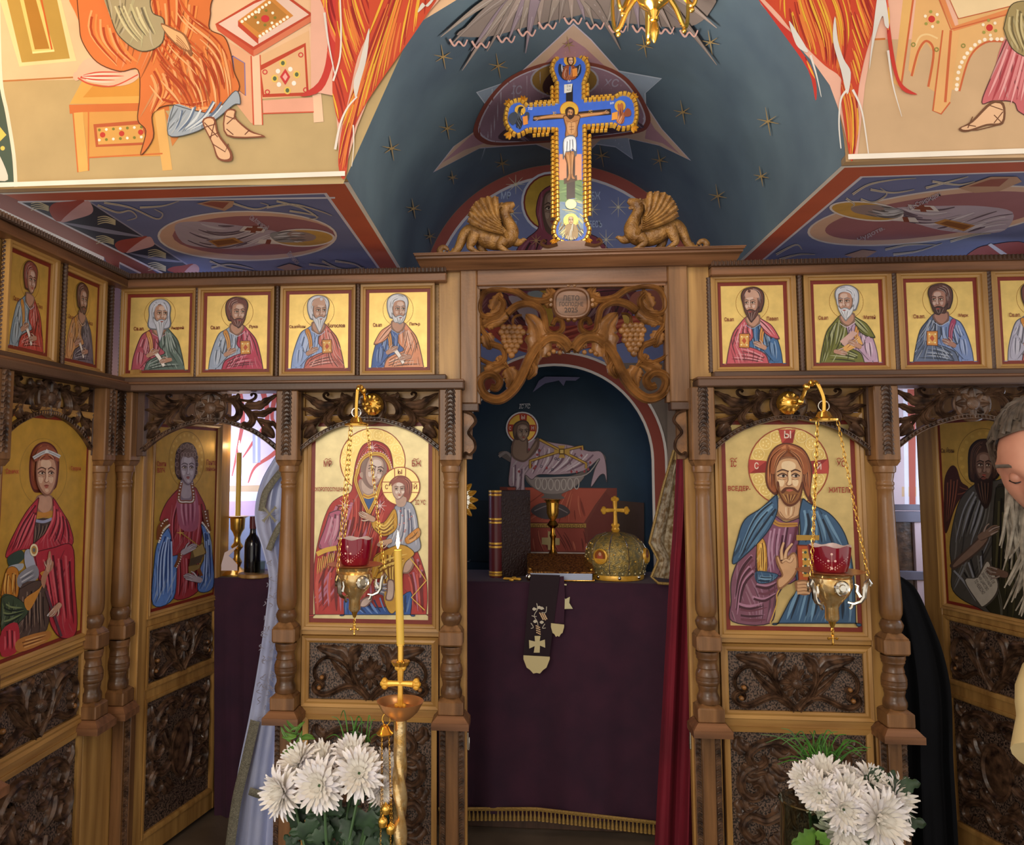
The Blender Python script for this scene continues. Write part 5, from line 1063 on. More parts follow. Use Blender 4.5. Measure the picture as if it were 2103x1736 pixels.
# -- the right-hand seated figure --
P.ox, P.oy, P.k = 1400, 0, .3343
P.poly("900,-300 3600,-300 3600,960 1030,990", 'C7A883', 0); P.poly("300,-300 3600,-300 3600,250 1100,255 900,300", 'E3B39C', 0); P.line("1170,255 1240,252", 'C4743C', 12)
P.poly("1360,-100 1290,520 1330,552 1425,-100", 'DDB06C', 0); P.line("1425,-100 1335,550", 'C4643C', 12)
P.poly("1440,-100 1380,440 1410,482 1450,330 1490,272 1530,330 1500,548 1545,580 1660,210 1530,-100", 'DDAE72', 0); P.stroke("1400,480 1440,330 1490,265 1535,330 1502,545", 'C4643C', 14, 14); P.stroke("1420,300 1450,240 1500,225 1560,250", 'E8C890', 12, 10)
P.poly("1690,190 1640,560 1692,572 1760,360 1850,275 1960,270 2010,40 1680,120", 'DDB074', 0); P.stroke("1692,572 1755,365 1850,275 1960,268", 'C4643C', 12, 12); beads(P, "1675,560 1690,440 1740,340 1830,262 1950,255", 12, 'F2E8D4', 15)
P.poly("1590,200 1530,692 1580,712 1635,640 1695,195", 'E0AE72', 0); P.line("1640,200 1605,640", 'C4643C', 16); P.line("1590,200 1530,692 1580,712 1635,640", 'C4643C', 9)
P.poly("1590,-60 1690,132 2110,25 2110,-60", 'E6CFA4', 0); P.line("1560,-60 1660,190 2030,75", 'D98A54', 34); P.line("1540,-60 1640,195 2020,95", 'C4643C', 8); P.line("1600,-60 1685,130 2020,50", 'B85A34', 6)
for x, y in ((1522, 132), (1875, 185)):
    P.ell(x, y, 22, 22, 'C43A34', n=14); P.ring(x, y, 24, 5, 'E8B870', n=16)
    for i in range(6): a = PI * i / 3 + .4; P.ell(x + 42 * math.cos(a), y + 46 * math.sin(a), 10, 10, 'F0E8D0' if i % 2 else '9A9A4A', n=8)
for x, y in ((1410, 288), (1552, 318), (1715, 295)): P.ring(x, y, 11, 6, '8A8A44', n=12)
cloth(P, "1985,240 1900,450 1828,640 1900,632 2020,640 2060,702 2200,720 2200,250", 'C4686E', [("2000,260 1930,450 1850,630", "2180,300 2150,500 2120,690", 12)], 14, ('E6A6A8', 'A8404A', 'D58488'))
cloth(P, "1960,190 2005,50 2110,20 2220,20 2220,420 2103,370 2010,310", '9A8A5E', [("2000,80 1990,200 2060,340", "2150,60 2160,200 2180,380", 9)], 12, ('BFB284', '6A5E3E'))
P.poly("1688,800 1760,758 1880,640 1962,650 1958,772 1860,785 1745,822 1700,820", '6E4A34'); P.poly("1700,800 1770,766 1888,654 1950,664 1946,762 1855,775 1745,810", 'DDB590')
for S in ("1870,660 1955,690", "1880,640 1960,650", "1955,700 1900,770", "1900,720 1950,770", "1730,780 1790,790", "1700,815 1800,812 1950,775", "1770,730 1740,800"): P.line(S, '6A442E', 6)
P.ox = P.oy = 0; P.k = 1
P.poly("1525,-60 1560,15 1618,82 1668,135 1700,180 1722,240 1736,300 1744,332 1756,330 1772,180 1815,-60", 'E2B09C', 0)
blade(P, "1548,-40 1600,40 1650,100 1690,140 1722,165 1735,215 1748,190 1752,120 1745,40 1760,-40", ('C4482E', '9A2A24', 'DC7A3C'), 60, 4)
blade(P, "1745,-40 1742,60 1730,130 1722,190 1728,250 1740,325 1748,330 1758,270 1757,200 1770,130 1792,50 1800,-40", ('C0422C', '962822', 'D9783E'), 44, 4)
blade(P, "1815,-40 1822,60 1836,150 1850,182 1878,200 1846,190 1826,140 1815,60", ('C03830', '8E1E22', 'D96A50'), 14, 4)
blade(P, "1550,0 1600,55 1640,90 1628,92 1660,140 1672,180 1670,212 1655,150 1600,70", ('C03830', '8E1E22', 'E8763C'), 14, 4)
for S in ("1800,-20 1812,0 1820,60 1812,60 1806,40 1790,90 1780,150 1785,90", "1710,40 1716,90 1728,128 1742,155 1735,200 1722,150 1706,90", "1616,50 1632,72 1655,112 1640,108 1628,92"): P.poly(S, 'D5D4D0')
P.stroke("1735,190 1722,210 1718,260 1722,310", 'E0DCD6', 5, 2); P.stroke("1746,190 1765,235 1778,320", 'E0DCD6', 5, 2); P.stroke("1818,110 1828,180 1846,245", 'DAD6D0', 5, 1); P.stroke("1660,120 1672,160 1682,205", 'DAD6D0', 5, 1)
P.M2 = lambda x, y: (x, y)
for x0_, x1_ in ((-1.56, XL), (XR, 2.9)): P.poly([(x0_, ZS), (x1_, ZS), (x1_, ZS + .014), (x0_, ZS + .014)], 'ECE6DA', 0)
ftag(P, 'mural', wallF)
# -- undersides of the side ceilings --
def soffit_paint(side):
    F = Fr((0, 0, ZS), (1, 0, 0), (0, 0, -1), (0, 1, 0)); P = Paint(F); P.M2 = lambda x, y: (x, y)
    X0, s = (XL, -1) if side == 'L' else (XR, 1)
    rect = lambda a, b, y0, y1, c: P.poly([(X0 + s * a, y0), (X0 + s * b, y0), (X0 + s * b, y1), (X0 + s * a, y1)], c, 0)
    y0 = YF + .032; y1 = YB
    rect(0, 1.25, y0, y1, 'B9583C'); rect(0, 1.25, y0, y0 + .012, 'E8E2D6'); rect(0, .014, y0, y1, 'E8E2D6'); rect(.085, 1.2, y0 + .085, y1, 'D2CCD6'); rect(.095, 1.19, y0 + .095, y1, '666E98')
    P.M2 = None
    return P
P = soffit_paint('L'); P.ox = P.oy = 0; P.k = .3341
P.poly("0,1190 40,1200 560,1420 1000,1700 700,1700 640,1580 0,1280", '8E4A40', 0); P.poly("-60,1270 0,1280 640,1580 640,1622 -60,1340", 'E6E2E4', 0); P.poly("735,1620 860,1680 735,1680", '6A7088', 0); P.line("735,1680 735,1615 865,1680", 'D9D6E0', 12)
P.poly("120,1240 550,1236 1240,1690 1010,1690", '2C3146', 0); P.line("110,1238 1020,1690", 'D5D2DC', 10); P.line("545,1236 1250,1690", '9A98B0', 8); P.line("110,1240 2060,1215", 'D5D2DC', 10)
for S, S2 in (("305,1300 330,1250 430,1237 520,1236 372,1362", "372,1362 520,1236 568,1268 562,1312 480,1342"), ("708,1515 730,1480 830,1462 905,1455 775,1552", "775,1552 905,1455 945,1485 940,1512 860,1535"), ("1030,1662 1060,1640 1120,1632 1190,1622 1130,1680", "1130,1680 1190,1622 1225,1648 1205,1685")): P.poly(S, 'A2453C'); P.poly(S2, 'CDA0A4')
for S in ("372,1365 620,1400 880,1455 640,1430", "790,1555 960,1580 1140,1612 960,1600"): P.poly(S, '8A8AA4')
for x, y in ((240, 1270), (650, 1355), (640, 1475), (960, 1560), (960, 1640)):
    for k in range(4): P.stroke([(x - 50, y + 14 * k - 20), (x, y - 26 + 12 * k), (x + 60, y + 8 * k)], 'C9BE9C', 4, 9)
P.poly([(1520 + 552 * math.cos(a), 1448 + 155 * math.sin(a)) for a in [2 * PI * i / 48 for i in range(48)]], 'D8CFCB', 0); P.ell(1520, 1448, 540, 147, 'CDA690'); P.ell(1560, 1446, 500, 122, '935E66')
def bishop(P, m, cx, cy, s, sy, sh=0):
    T = lambda S: [(cx + m * a * s, cy + b * sy + a * m * sh) for a, b in pts(S)]
    P.poly(T("-480,-70 -300,-85 -80,-60 60,-40 150,-20 170,20 60,50 -100,80 -300,75 -440,40"), 'AA9CAC'); P.drape(T("-480,-70 -300,-85 -80,-60 60,-40 150,-20 170,20 60,50 -100,80 -300,75 -440,40"), ('C4BCC6', '5A4A5A', 'A89CA8'), 10 * s, 40, 0 if m > 0 else PI, .3)
    P.poly(T("-60,-60 80,-52 60,-20 -90,-30"), 'CFC8C8', 0); P.poly(T("-40,-52 60,-46 45,-28 -60,-34"), '7A3A2A', 0); P.poly(T("-5,-62 25,-60 10,-18 -22,-20"), '7A3A2A', 0)
    P.poly(T("40,20 180,30 170,52 20,46"), 'CFC8C8', 0); P.poly(T("80,22 110,24 100,52 70,50"), '7A3A2A', 0); P.poly(T("-280,30 -120,10 -60,40 -220,70"), 'A8763E', 0); P.poly(T("-260,34 -130,20 -90,40 -220,60"), '7A4A22', 0)
    P.ell(cx + m * 300 * s, cy + 12 * sy + 300 * m * sh, 200 * s, 56 * sy, 'D8D0D0', math.atan2(sh * m, s) * m); P.ell(cx + m * 300 * s, cy + 12 * sy + 300 * m * sh, 186 * s, 48 * sy, 'C9A24A', math.atan2(sh * m, s) * m, gold=1)
    P.poly(T("100,-10 180,-28 270,-28 340,0 330,30 240,40 140,34"), '8A8A90'); P.poly(T("210,-22 300,-26 380,0 360,28 260,34 220,10"), '8E7A78'); P.drape(T("100,-10 180,-28 270,-28 340,0 330,30 240,40 140,34"), ('BDBEC6', '5E5A60'), 7 * s, 18, 0, .2)
def vines(P, items, w=12):
    for S in items: P.stroke(S, 'D6CDBA', w, w * .3); P.stroke(S, '6E5A58', w * .25, w * .15)
bishop(P, 1, 1560, 1446, 1.0, 1.0)
P.text('Св.Атанасий', 1530, 1340, 130, 34, 'B9AFC0', rot=.6); P.text('Велики', 1760, 1560, 90, 34, 'B9AFC0', rot=.8)
vines(P, ("600,1255 720,1300 800,1290 840,1330 780,1350", "640,1240 800,1270 960,1340 1000,1310 950,1280", "860,1270 1000,1260 1100,1230", "1420,1240 1560,1280 1650,1260 1600,1240", "1640,1270 1800,1250 1960,1290 2040,1320", "1700,1230 1850,1270 1950,1330 1900,1340", "1780,1290 1900,1310 1960,1330", "1290,1600 1400,1640 1600,1670", "1300,1640 1420,1620 1560,1650", "1900,1620 2050,1640 2200,1670", "1980,1600 2100,1650 2240,1640", "2060,1600 2180,1620 2250,1660"))
P.poly("1210,1245 1300,1225 1440,1228 1430,1262 1380,1290", 'B08A72', 0); P.poly("1240,1245 1300,1232 1410,1236 1370,1275", '8A4A40', 0); P.poly("1700,1640 1780,1615 1860,1640 1780,1665", 'B08A72', 0)
ftag(P, 'ceiling_painting', soffL)
P = soffit_paint('R'); P.ox, P.oy, P.k = 1400, 0, .3343
el = lambda rx, ry, dx=0, dy=0: [(1560 + dx + rx * math.cos(a) * .985 + ry * math.sin(a) * .1, 1325 + dy - rx * math.cos(a) * .13 + ry * math.sin(a)) for a in [2 * PI * i / 48 for i in range(48)]]
P.poly(el(800, 155), 'CFC6C2', 0); P.poly(el(785, 146), 'CAA690', 0); P.poly(el(700, 120, 10, 0), '925E66', 0)
bishop(P, -1, 1480, 1318, 1.15, 1.05, .12)
P.text('Св.Спиридон', 1400, 1300, 220, 40, 'B0A4B4', rot=-.45); P.text('Чудотв.', 1090, 1490, 180, 34, 'B0A4B4', rot=-.45)
vines(P, ("1050,1190 1150,1130 1300,1100 1440,1090", "1100,1220 1180,1240 1260,1190 1220,1150", "1010,1215 1060,1250 1040,1270", "1160,1160 1300,1180 1430,1160", "1500,1150 1650,1110 1760,1080", "1540,1110 1700,1130 1800,1110", "580,1560 700,1500 740,1530", "600,1590 720,1560 820,1560", "1250,1530 1400,1500 1560,1500", "1300,1560 1450,1540 1600,1490", "1650,1480 1800,1440 1900,1430"), 14)
P.poly("1700,1150 1900,1080 2060,1080 2090,1110 1950,1170 1800,1180", 'B08A72', 0); P.poly("1760,1140 1900,1095 2010,1090 1950,1140", '8A4A40', 0); P.poly("1000,1565 1110,1530 1200,1540 1110,1590", 'B08A72', 0)
P.poly("1760,1600 1800,1530 1900,1500 2110,1490 2110,1650", 'A2453C'); P.poly("1880,1500 1960,1560 2000,1556 1900,1490", 'D8D4DC', 0)
ftag(P, 'ceiling_painting', soffR)
# -- vault: starry heaven with the mandorla --
P = Paint(VAULT, 700, 0, .3341, maxd=20, step=.00006); P.h = .0012
tan = "1430,140 1540,240 1700,420 1850,600 1975,790 2155,988 1960,895 1760,850 1600,862 1490,960 1380,960 1200,888 1040,898 850,912 565,1060 690,900 830,800 905,640 1050,490 1270,290"
grey = "830,565 1040,492 1300,440 1700,430 1975,480 1875,570 1880,700 1772,860 1797,980 1690,905 1450,870 1050,888 885,900 855,1000 905,850 885,640"
P.poly(tan, 'C6BECC', 0); P.poly(grey, 'B8C2CE', 0); P.poly([(1400 + (x - 1400) * .985, 640 + (y - 640) * .97) for x, y in pts(grey)], '93A2B2', 0)
P.poly([(1400 + (x - 1400) * .985, 620 + (y - 620) * .98) for x, y in pts(tan)], 'C9AC94', 0); P.poly("1410,230 1500,290 1640,420 1300,430 1250,390", 'AE848C', 0); P.poly("620,1000 800,830 880,800 880,880 760,920", 'AE848C', 0); P.poly("2090,950 1930,790 1890,720 1870,850 1980,880", 'AE848C', 0)
mand = "812,800 880,640 1010,490 1180,405 1360,370 1580,390 1740,460 1840,575 1900,700 1895,770 1830,815 1600,848 1200,880 960,892 860,870"
P.poly(mand, '8A4A3C'); P.poly([(1360 + (x - 1360) * .945, 650 + (y - 650) * .925) for x, y in pts(mand)], 'CFC8D4'); P.poly([(1360 + (x - 1360) * .925, 650 + (y - 650) * .9) for x, y in pts(mand)], 'A0808F')
P.ell(1375, 490, 212, 112, 'B9B2BC'); P.ell(1375, 490, 200, 102, '9E7A3C'); P.poly("1240,520 1300,440 1420,420 1500,460 1500,560 1400,590 1270,580", '4A2C26'); P.poly("990,860 1000,800 1150,720 1240,600 1560,600 1700,700 1850,760 1800,800 1300,860", '5A4650'); P.drape("990,860 1000,800 1150,720 1240,600 1560,600 1700,700 1850,760 1800,800 1300,860", ('8A7A8A', '3E2C38'), 14, 26, .5)
P.text('ІС', 1045, 575, 60, 55, 'B8AEC0', 10); P.text('ХС', 1615, 530, 90, 50, 'B8AEC0', 10)
for x, y, r in ((625, 345, 60), (965, 400, 62), (650, 785, 55), (305, 910, 60), (990, 1000, 50), (440, 1280, 50), (1870, 275, 55), (1605, 950, 55), (1965, 980, 55), (1400, 265, 40), (540, 1450, 40), (680, 1085, 34), (2280, 250, 60), (2640, 740, 70), (2110, 680, 60), (2330, 1200, 60), (2600, 1080, 50)):
    for i in range(6): a = .3 + PI * i / 3; P.stroke([(x, y), (x + r * math.cos(a), y + r * (1.3 if i % 3 == 1 else .7) * math.sin(a))], 'A58A58', 8, 2, 0)
# grey wings over the crown
def fan(root, tips, w, cols):
    for i, (x, y) in enumerate(tips):
        mx, my = root[0] * .45 + x * .55, root[1] * .5 + y * .5 - 30; c = cols[i % len(cols)]
        P.stroke([root, (mx, my), (x, y)], shade(c, .72), w + 10, 5); P.stroke([root, (mx, my), (x, y)], c, w, 3)
        P.stroke([root, (mx + 4, my), (x, y)], shade(c, 1.25), 7, 2)
gw = ('94877C', '857870', '9C8C82', '8C7C84')
for S in ("700,200 860,90 1000,-40 1500,-60 1500,60 1300,110 1100,160 900,210", "1500,-60 2250,-60 2280,60 2150,150 1900,140 1650,110 1480,70"): P.poly(S, '857870')
fan((1230, -160), [(600, 215), (660, 265), (735, 420), (790, 300), (850, 250), (890, 300), (960, 225), (1020, 240), (1090, 185), (1150, 200), (1215, 160), (1130, 310)], 80, gw)
fan((1400, -160), [(1270, 140), (1340, 120), (1420, 105), (1500, 100), (1560, 140), (1725, 285)], 80, gw)
fan((1780, -180), [(1640, 120), (1700, 150), (1770, 170), (1840, 150), (1910, 175), (1980, 150), (2060, 190), (2140, 180), (2230, 240), (2330, 380), (2330, 150)], 80, gw)
for x, y in ((700, 240), (840, 250), (1000, 215), (1130, 175), (1260, 130), (1420, 100), (1560, 130), (1700, 150), (1850, 150), (2000, 160), (2150, 180)): P.stroke([(x - 50, y - 20), (x - 20, y + 22), (x + 8, y - 6), (x + 40, y + 22), (x + 62, y - 18)], 'DDB0A2', 13, 9)
ftag(P, 'vault_painting', vault)
# -- lunette and niche wall --
P = Paint(BW, 700, 0, .3341)
I = lambda x, y: (x, y); P.M2 = I
arcp = lambda r, a0=0, a1=PI, n=40: [(VC + r * math.cos(a0 + (a1 - a0) * i / n), ZS + r * math.sin(a0 + (a1 - a0) * i / n)) for i in range(n + 1)]
low = 2.02
P.poly(arcp(VR - .002) + [(XL + .002, low), (XR - .002, low)], 'A0524A', 0); P.poly(arcp(VR - .055) + [(XL + .055, low), (XR - .055, low)], 'D5D0DA', 0); P.poly(arcp(VR - .068) + [(XL + .068, low), (XR - .068, low)], '7883B4', 0)
P.M2 = None
P.ell(1290, 1245, 182, 190, 'D2D6EA'); P.ell(1290, 1245, 168, 176, '7A2F2C'); P.ell(1290, 1245, 158, 166, 'C2A040', gold=1)
cloth(P, "1290,1140 1225,1190 1200,1300 1215,1400 1140,1470 1080,1540 1000,1800 1000,2100 1750,2100 1720,1700 1600,1480 1450,1400 1440,1250 1380,1160", '8A4054', [("1250,1180 1220,1300 1240,1440", "1300,1200 1270,1300 1290,1440", 4), ("1150,1480 1090,1560 1040,1800", "1280,1450 1260,1600 1240,1800", 8), ("1080,1800 1060,1950 1050,2080", "1650,1750 1680,1900 1700,2080", 16)], 12, ('9A5E72', '3A1420', '7E4258'))
P.poly("1262,1180 1235,1280 1260,1420 1330,1440 1380,1300 1350,1180", '5A4238'); face(P, 1300, 1300, 60, .0, 1, 0, '8E7264', 'A88E7E', '5A443C', '3A2420', elong=1.5); star(P, 1200, 1480, 40, 'C29A6A', 5)
for x, y, r in ((1075, 1135, 60), (1050, 1310, 65), (1705, 1275, 62), (1630, 1475, 62), (1545, 1290, 50)): star(P, x, y, r, 'D9D2BC', 5); P.ell(x, y, 6, 6, 'E8E2C8', n=8)
P.text('МР', 985, 1225, 60, 45, 'B9CBEA'); P.text('БЖ', 1540, 1230, 55, 50, 'B9CBEA'); P.text('ШИРШАЯ', 960, 1400, 120, 38, 'B9CBEA'); P.text('НЕБЕСЪ', 1490, 1400, 115, 42, 'B9CBEA')
# what shows through the pierced gate header: drapery, hands, a red cloth
P.ox, P.oy, P.k = 860, 360, .3234
cloth(P, "380,740 560,760 640,900 700,960 480,980 400,900", '5E2228', [("420,780 480,860 520,960", "560,790 610,880 680,950", 5)], 12); cloth(P, "1130,740 1380,740 1330,860 1240,960 1050,960 1100,850", '5E2228', [("1150,760 1120,850 1080,950", "1340,760 1300,860 1230,950", 6)], 12)
P.poly("570,770 700,800 760,900 700,940 640,880", 'A8949A'); P.poly("1380,740 1590,750 1540,860 1420,900 1330,850", '9A5A4A'); P.poly("770,730 860,740 850,1000 780,1010", 'C29A3A', 0); P.poly("690,750 760,735 800,770 740,800", '9AA2A6')
P.poly("400,930 560,950 760,960 1000,955 1260,920 1440,880 1440,940 1260,1040 1200,1080 690,1130 420,980", 'A84434'); P.drape("400,930 560,950 760,960 1000,955 1260,920 1440,880 1440,940 1260,1040 1200,1080 690,1130 420,980", ('C46A50', '7E2A22'), 12, 26, .2)
P.poly("1290,890 1345,885 1360,940 1310,960", 'C9A24A', 0)
# border of the niche
P.M2 = I
na = lambda r: [(nc + r, 1.0)] + [(nc + r * math.cos(PI * i / 40), nz + r * math.sin(PI * i / 40)) for i in range(41)] + [(nc - r, 1.0)]
for r0, r1, c in ((nr, nr + .012, 'D8D2CC'), (nr + .012, nr + .062, '8A3F32'), (nr + .062, nr + .074, 'D8D2CC')):
    A, B = na(r0), na(r1)
    for i in range(len(A) - 1): P.poly([A[i], A[i + 1], B[i + 1], B[i]], c, 0)
    P.h += .0002
# left bay of the back wall, seen past the side door
P.poly([(XWL, 1.0), (-.5, 1.0), (-.5, 2.33), (XWL, 2.33)], 'DCC6CC', 0); P.poly([(XWL, 0), (-.5, 0), (-.5, 1.28), (XWL, 1.28)], '8E8E9E', 0); P.poly([(XWL, 1.28), (-.5, 1.28), (-.5, 1.36), (XWL, 1.36)], 'C8A0B0', 0)
P.poly([(1.0, 1.0), (XWR, 1.0), (XWR, 2.33), (1.0, 2.33)], 'C9B0B0', 0)
P.M2 = None; P.ox = P.oy = 0; P.k = 1
P.poly("470,998 560,996 560,1010 470,1010", 'C9A27A', 0); P.poly("470,1012 560,1010 560,1028 470,1030", 'DAD0DA', 0); P.poly("1850,1000 1900,1000 1900,1020 1850,1020", 'C9A27A', 0)
for S in ("492,800 500,860 488,930 478,978", "600,900 560,935 525,960 511,992", "540,800 550,860 520,910 500,940", "570,800 560,860 590,890"): P.stroke(S, 'C0564A', 12, 2)
P.poly("520,890 536,888 536,950 520,952", 'A8A2B8', 0); P.line("528,880 528,950", 'E6DCE4', 4)
for S, c in (("1862,800 1878,800 1878,1045 1866,1045", 'A8503C'), ("1852,800 1861,800 1864,1045 1856,1045", 'E0D8DC'), ("1878,800 1890,800 1890,1045 1880,1045", 'E0D8DC')): P.poly(S, c, 0)
P.poly("1370,830 1420,830 1420,1150 1370,1150", '857468', 0); P.line("1365,1060 1420,1060", 'A0968C', 3)
ftag(P, 'mural', wallB)
# -- inside the niche: the Child in the chalice on a red altar --
P = Paint(NICHE, 930, 800, .2534, maxd=24, step=.00008); P.h = .0015
P.poly("380,790 1330,800 1330,1450 380,1450", '7A3A30', 0); P.poly("440,795 1250,805 1150,940 1060,1085 520,1080", 'B0523F', 0); P.poly("520,1080 1060,1085 1080,1310 470,1310 440,900", '9A4438', 0); P.drape("520,1130 1060,1130 1080,1310 480,1310", ('C06A52', '6E2A22'), 12, 24); P.drape("450,900 520,1080 510,1290 470,1290", ('B86050', '5E2420'), 10, 8); P.drape("560,830 1180,830 1060,1060 560,1060", ('C86E54', '8A3A2C'), 10, 16, 1.9)
P.poly("1090,1085 1240,830 1300,900 1300,1300 1100,1310", '74322A', 0); P.line("560,1100 1080,1105", 'B08A44', 36); P.line("520,1080 1060,1085", '6A2A22', 8); P.line("560,1118 1080,1122", '6A4A22', 5)
for i in range(14): P.ring(585 + i * 36, 1108, 11, 5, '7A5222', n=12)
P.poly("632,985 700,925 800,920 900,940 950,1000 860,1045 720,1045", '4E4448'); P.stroke("660,985 790,940 930,1000", '8A7E80', 8, 8)
P.poly("720,1200 770,1200 770,1150 790,1150 790,1200 865,1205 865,1260 790,1260 790,1300 770,1300 770,1260 720,1255", 'B5A070', 0)
P.line("470,1320 1110,1330", 'D5CDC6', 14); P.line("100,1395 215,1360", 'CFC8C6', 10); P.poly("1330,900 1560,920 1560,1430 1330,1430", '4A3830', 0); P.poly("100,900 430,900 440,1400 100,1390", '23323E', 0)
P.poly("570,640 590,730 640,790 740,850 720,880 900,885 880,850 980,800 1060,720 1130,600 1240,580 1200,520 1060,660 850,720 660,700 480,600 370,530 400,500 470,520", '6A605E'); P.poly("590,690 640,780 740,840 880,840 980,790 1060,700 850,730 660,710", '8E8280')
for i in range(7): x = 690 + i * 52; P.ring(x, 775 - abs(i - 3) * 4, 20, 8, 'B9AFAA', ry=44, n=20)
P.stroke("370,545 430,510 480,560", '8E8484', 26, 14); P.stroke("640,720 850,715 1080,690 1200,540", 'A89E9C', 14, 8)
cl = "480,440 600,410 680,400 800,430 960,455 1100,500 1200,505 1240,590 1250,750 1230,690 1190,700 1120,790 1150,650 1190,560 1060,660 860,690 700,690 640,730 580,700 580,880 500,860 510,790 450,770 470,560"
cloth(P, cl, 'B49AA8', [("640,440 660,560 620,690", "1150,520 1060,600 900,680", 14), ("480,600 480,700 480,780", "580,620 570,760 560,860", 6)], 12, ('E0D2DA', '7A5E70', 'C9B4C0'))
for i in range(30):
    x, y = random.uniform(500, 1150), random.uniform(480, 680)
    P.poly([(x, y - 14), (x + 11, y), (x, y + 14), (x - 11, y)], 'A0434A', 0) if i % 3 else P.ring(x, y, 9, 4, '3A3A5A', n=12)
for S in ("700,405 880,500 1080,600 1080,640", "625,640 625,580 880,500 1050,460 1052,490"): P.stroke(S, '6A4A18', 24, 22, 0); P.stroke(S, 'C9A04A', 14, 12, 0)
P.poly("850,455 910,455 890,500 945,485 945,525 890,510 910,555 855,555 875,510 820,525 820,485 875,500", 'C9A04A', 0); P.poly("858,480 905,480 905,528 858,528", '6A4A18', 0); P.poly("868,490 896,490 896,518 868,518", 'E0C070', 0)
P.ell(558, 310, 134, 134, 'D8D8DC'); P.ell(558, 310, 122, 122, 'A82E22'); P.ell(558, 310, 114, 114, 'C29A3E', gold=1)
for S in ("535,198 600,198 590,300 545,300", "448,280 560,285 560,335 445,340", "560,285 668,285 668,340 560,335"): P.poly(S, 'B03A28', 0)
P.text('Ы', 552, 238, 28, 34, 'E8D8CC'); P.text('С', 452, 326, 16, 30, 'E8D8CC'); P.text('Н', 636, 326, 20, 30, 'E8D8CC')
P.poly("500,390 470,470 480,550 560,590 620,560 690,480 700,410 680,390 650,440 610,500 610,420 590,390", '6A5248'); P.poly("510,400 484,470 492,540 560,575 610,550 670,470 680,420 650,460 600,520 596,430 580,400", '8E7464')
P.poly("490,390 480,320 500,270 560,245 610,265 622,330 600,390 520,410", '4A3630'); P.poly("498,380 490,320 508,280 560,256 604,272 612,320 540,290 512,340", '6E5648'); face(P, 562, 350, 52, .15, 1, 0, '967C6E', 'B29A8A', '5E4A42', '3A2820')
P.text('ІС ХС', 530, 150, 90, 38, 'C4C8D0', 6); P.line("533,112 620,108", 'C4C8D0', 4)
P.ox, P.oy, P.k = 860, 360, .3234
P.poly("720,1370 760,1290 800,1262 1030,1265 1000,1290 935,1290 920,1328 890,1290 800,1310", '6E6E92', 0)
ftag(P, 'niche_painting', bpy.data.objects['wall_niche'])
# ---------------- carving over the gate, cross, dragons ----------------
GZ = Fr(FRONT.p(0, 0, -.004), FRONT.u, FRONT.n)
hc = thing('carved_gate_header', GZ.p(.197, 1.757, 0), 'pierced waxed-wood header of grapevine scrolls with dated plaque over the gate', 'carving')
mw = M['carve_mid']
UC = GZ.uv(860 + 968 * .3234, 360 + 820 * .3234)[0]
def G(S, s=1):
    out = []
    for x, y in pts(S):
        u, v = GZ.uv(860 + x * .3234, 360 + (y) * .3234); out.append((u, v) if s > 0 else (2 * UC - u, v))
    return out
kz = .3234 / 550
for s in (1, -1):
    for nm, S, w0, w1, h in (('vine_scroll', "850,780 790,802 700,790 620,742 520,722 430,735 388,800 388,875 440,905 515,880 540,815 505,775", 50, 36, .026),
                         ('vine_scroll', "560,880 620,832 700,815 775,850 800,920 812,985 860,1012 910,982 905,930 868,920 850,955", 52, 34, .028),
                         ('main_scroll', "962,1112 905,1045 830,1035 760,1085 705,1165 650,1285 590,1372 510,1425 425,1402 388,1330 412,1278 470,1268 512,1310 492,1352 458,1345", 80, 50, .034),
                         ('side_stem', "450,1070 530,1100 545,1165 495,1205 425,1185 385,1160", 46, 26, .024),
                         ('tendril', "600,965 598,920 620,895 655,890", 20, 14, .014), ('side_stem', "388,905 400,980 440,1030 470,1090", 40, 30, .022)):
        mb = MB(); stem(mb, GZ, G(S, s), w0 * kz, w1 * kz, h); P2 = G(S, s); mb.ribbon(GZ, P2, lambda T, a=w0, b=w1: (a + (b - a) * T) * kz, -.014, 0, (0, 1, 1, 0), n=5); mb.build(nm, mw, hc)
    for S, w, h in (("790,805 825,790 845,755 812,712", 90, .03), ("545,860 500,900 440,930 392,960", 100, .03), ("470,860 500,800 520,745", 80, .026), ("420,1010 440,1060 455,1110", 80, .026), ("770,1160 765,1050 745,960 680,885", 140, .034), ("560,1230 590,1290 570,1370", 90, .03), ("430,1260 480,1225 560,1205", 80, .028), ("700,1180 730,1240 690,1300", 50, .022), ("800,1060 760,1130 740,1220", 60, .026), ("505,1150 530,1190 575,1230", 50, .02), ("880,1060 920,1080 960,1130", 60, .026), ("430,960 470,940 560,920", 60, .022)):
        mb = MB(); leaf(mb, GZ, G(S, s), w * kz, h, 0, 4, .25); mb.build('acanthus_leaf', mw, hc)
    gc2 = None
    mb = MB(); c = G("590,1060", s)[0]; mb.ball(GZ.p(c[0], c[1], .004), 55 * kz, 10, 6, (.9, .3, 1.5)); gc2 = mb.build('grape_cluster', mw, hc)
    for r, n in enumerate((4, 5, 4, 4, 3, 2, 1)):
        for i in range(n):
            q = G('%f,%f' % (590 + (i - (n - 1) / 2) * 33 + (r % 2) * 3, 975 + r * 29), s)[0]
            mb = MB(); mb.ball(GZ.p(q[0], q[1], .02 + .006 * (1 - abs(i - (n - 1) / 2) / 2)), 22 * kz, 8, 6); mb.build('grape', mw, gc2)
    for x, y in ((855, 1125), (895, 1132), (825, 1142)):
        q = G('%d,%d' % (x, y), s)[0]; mb = MB(); mb.ball(GZ.p(q[0], q[1], .02), 16 * kz, 8, 6); mb.build('bead', mw, hc)
cpl = GZ.uv(860 + 968 * .3234, 360 + 818 * .3234)
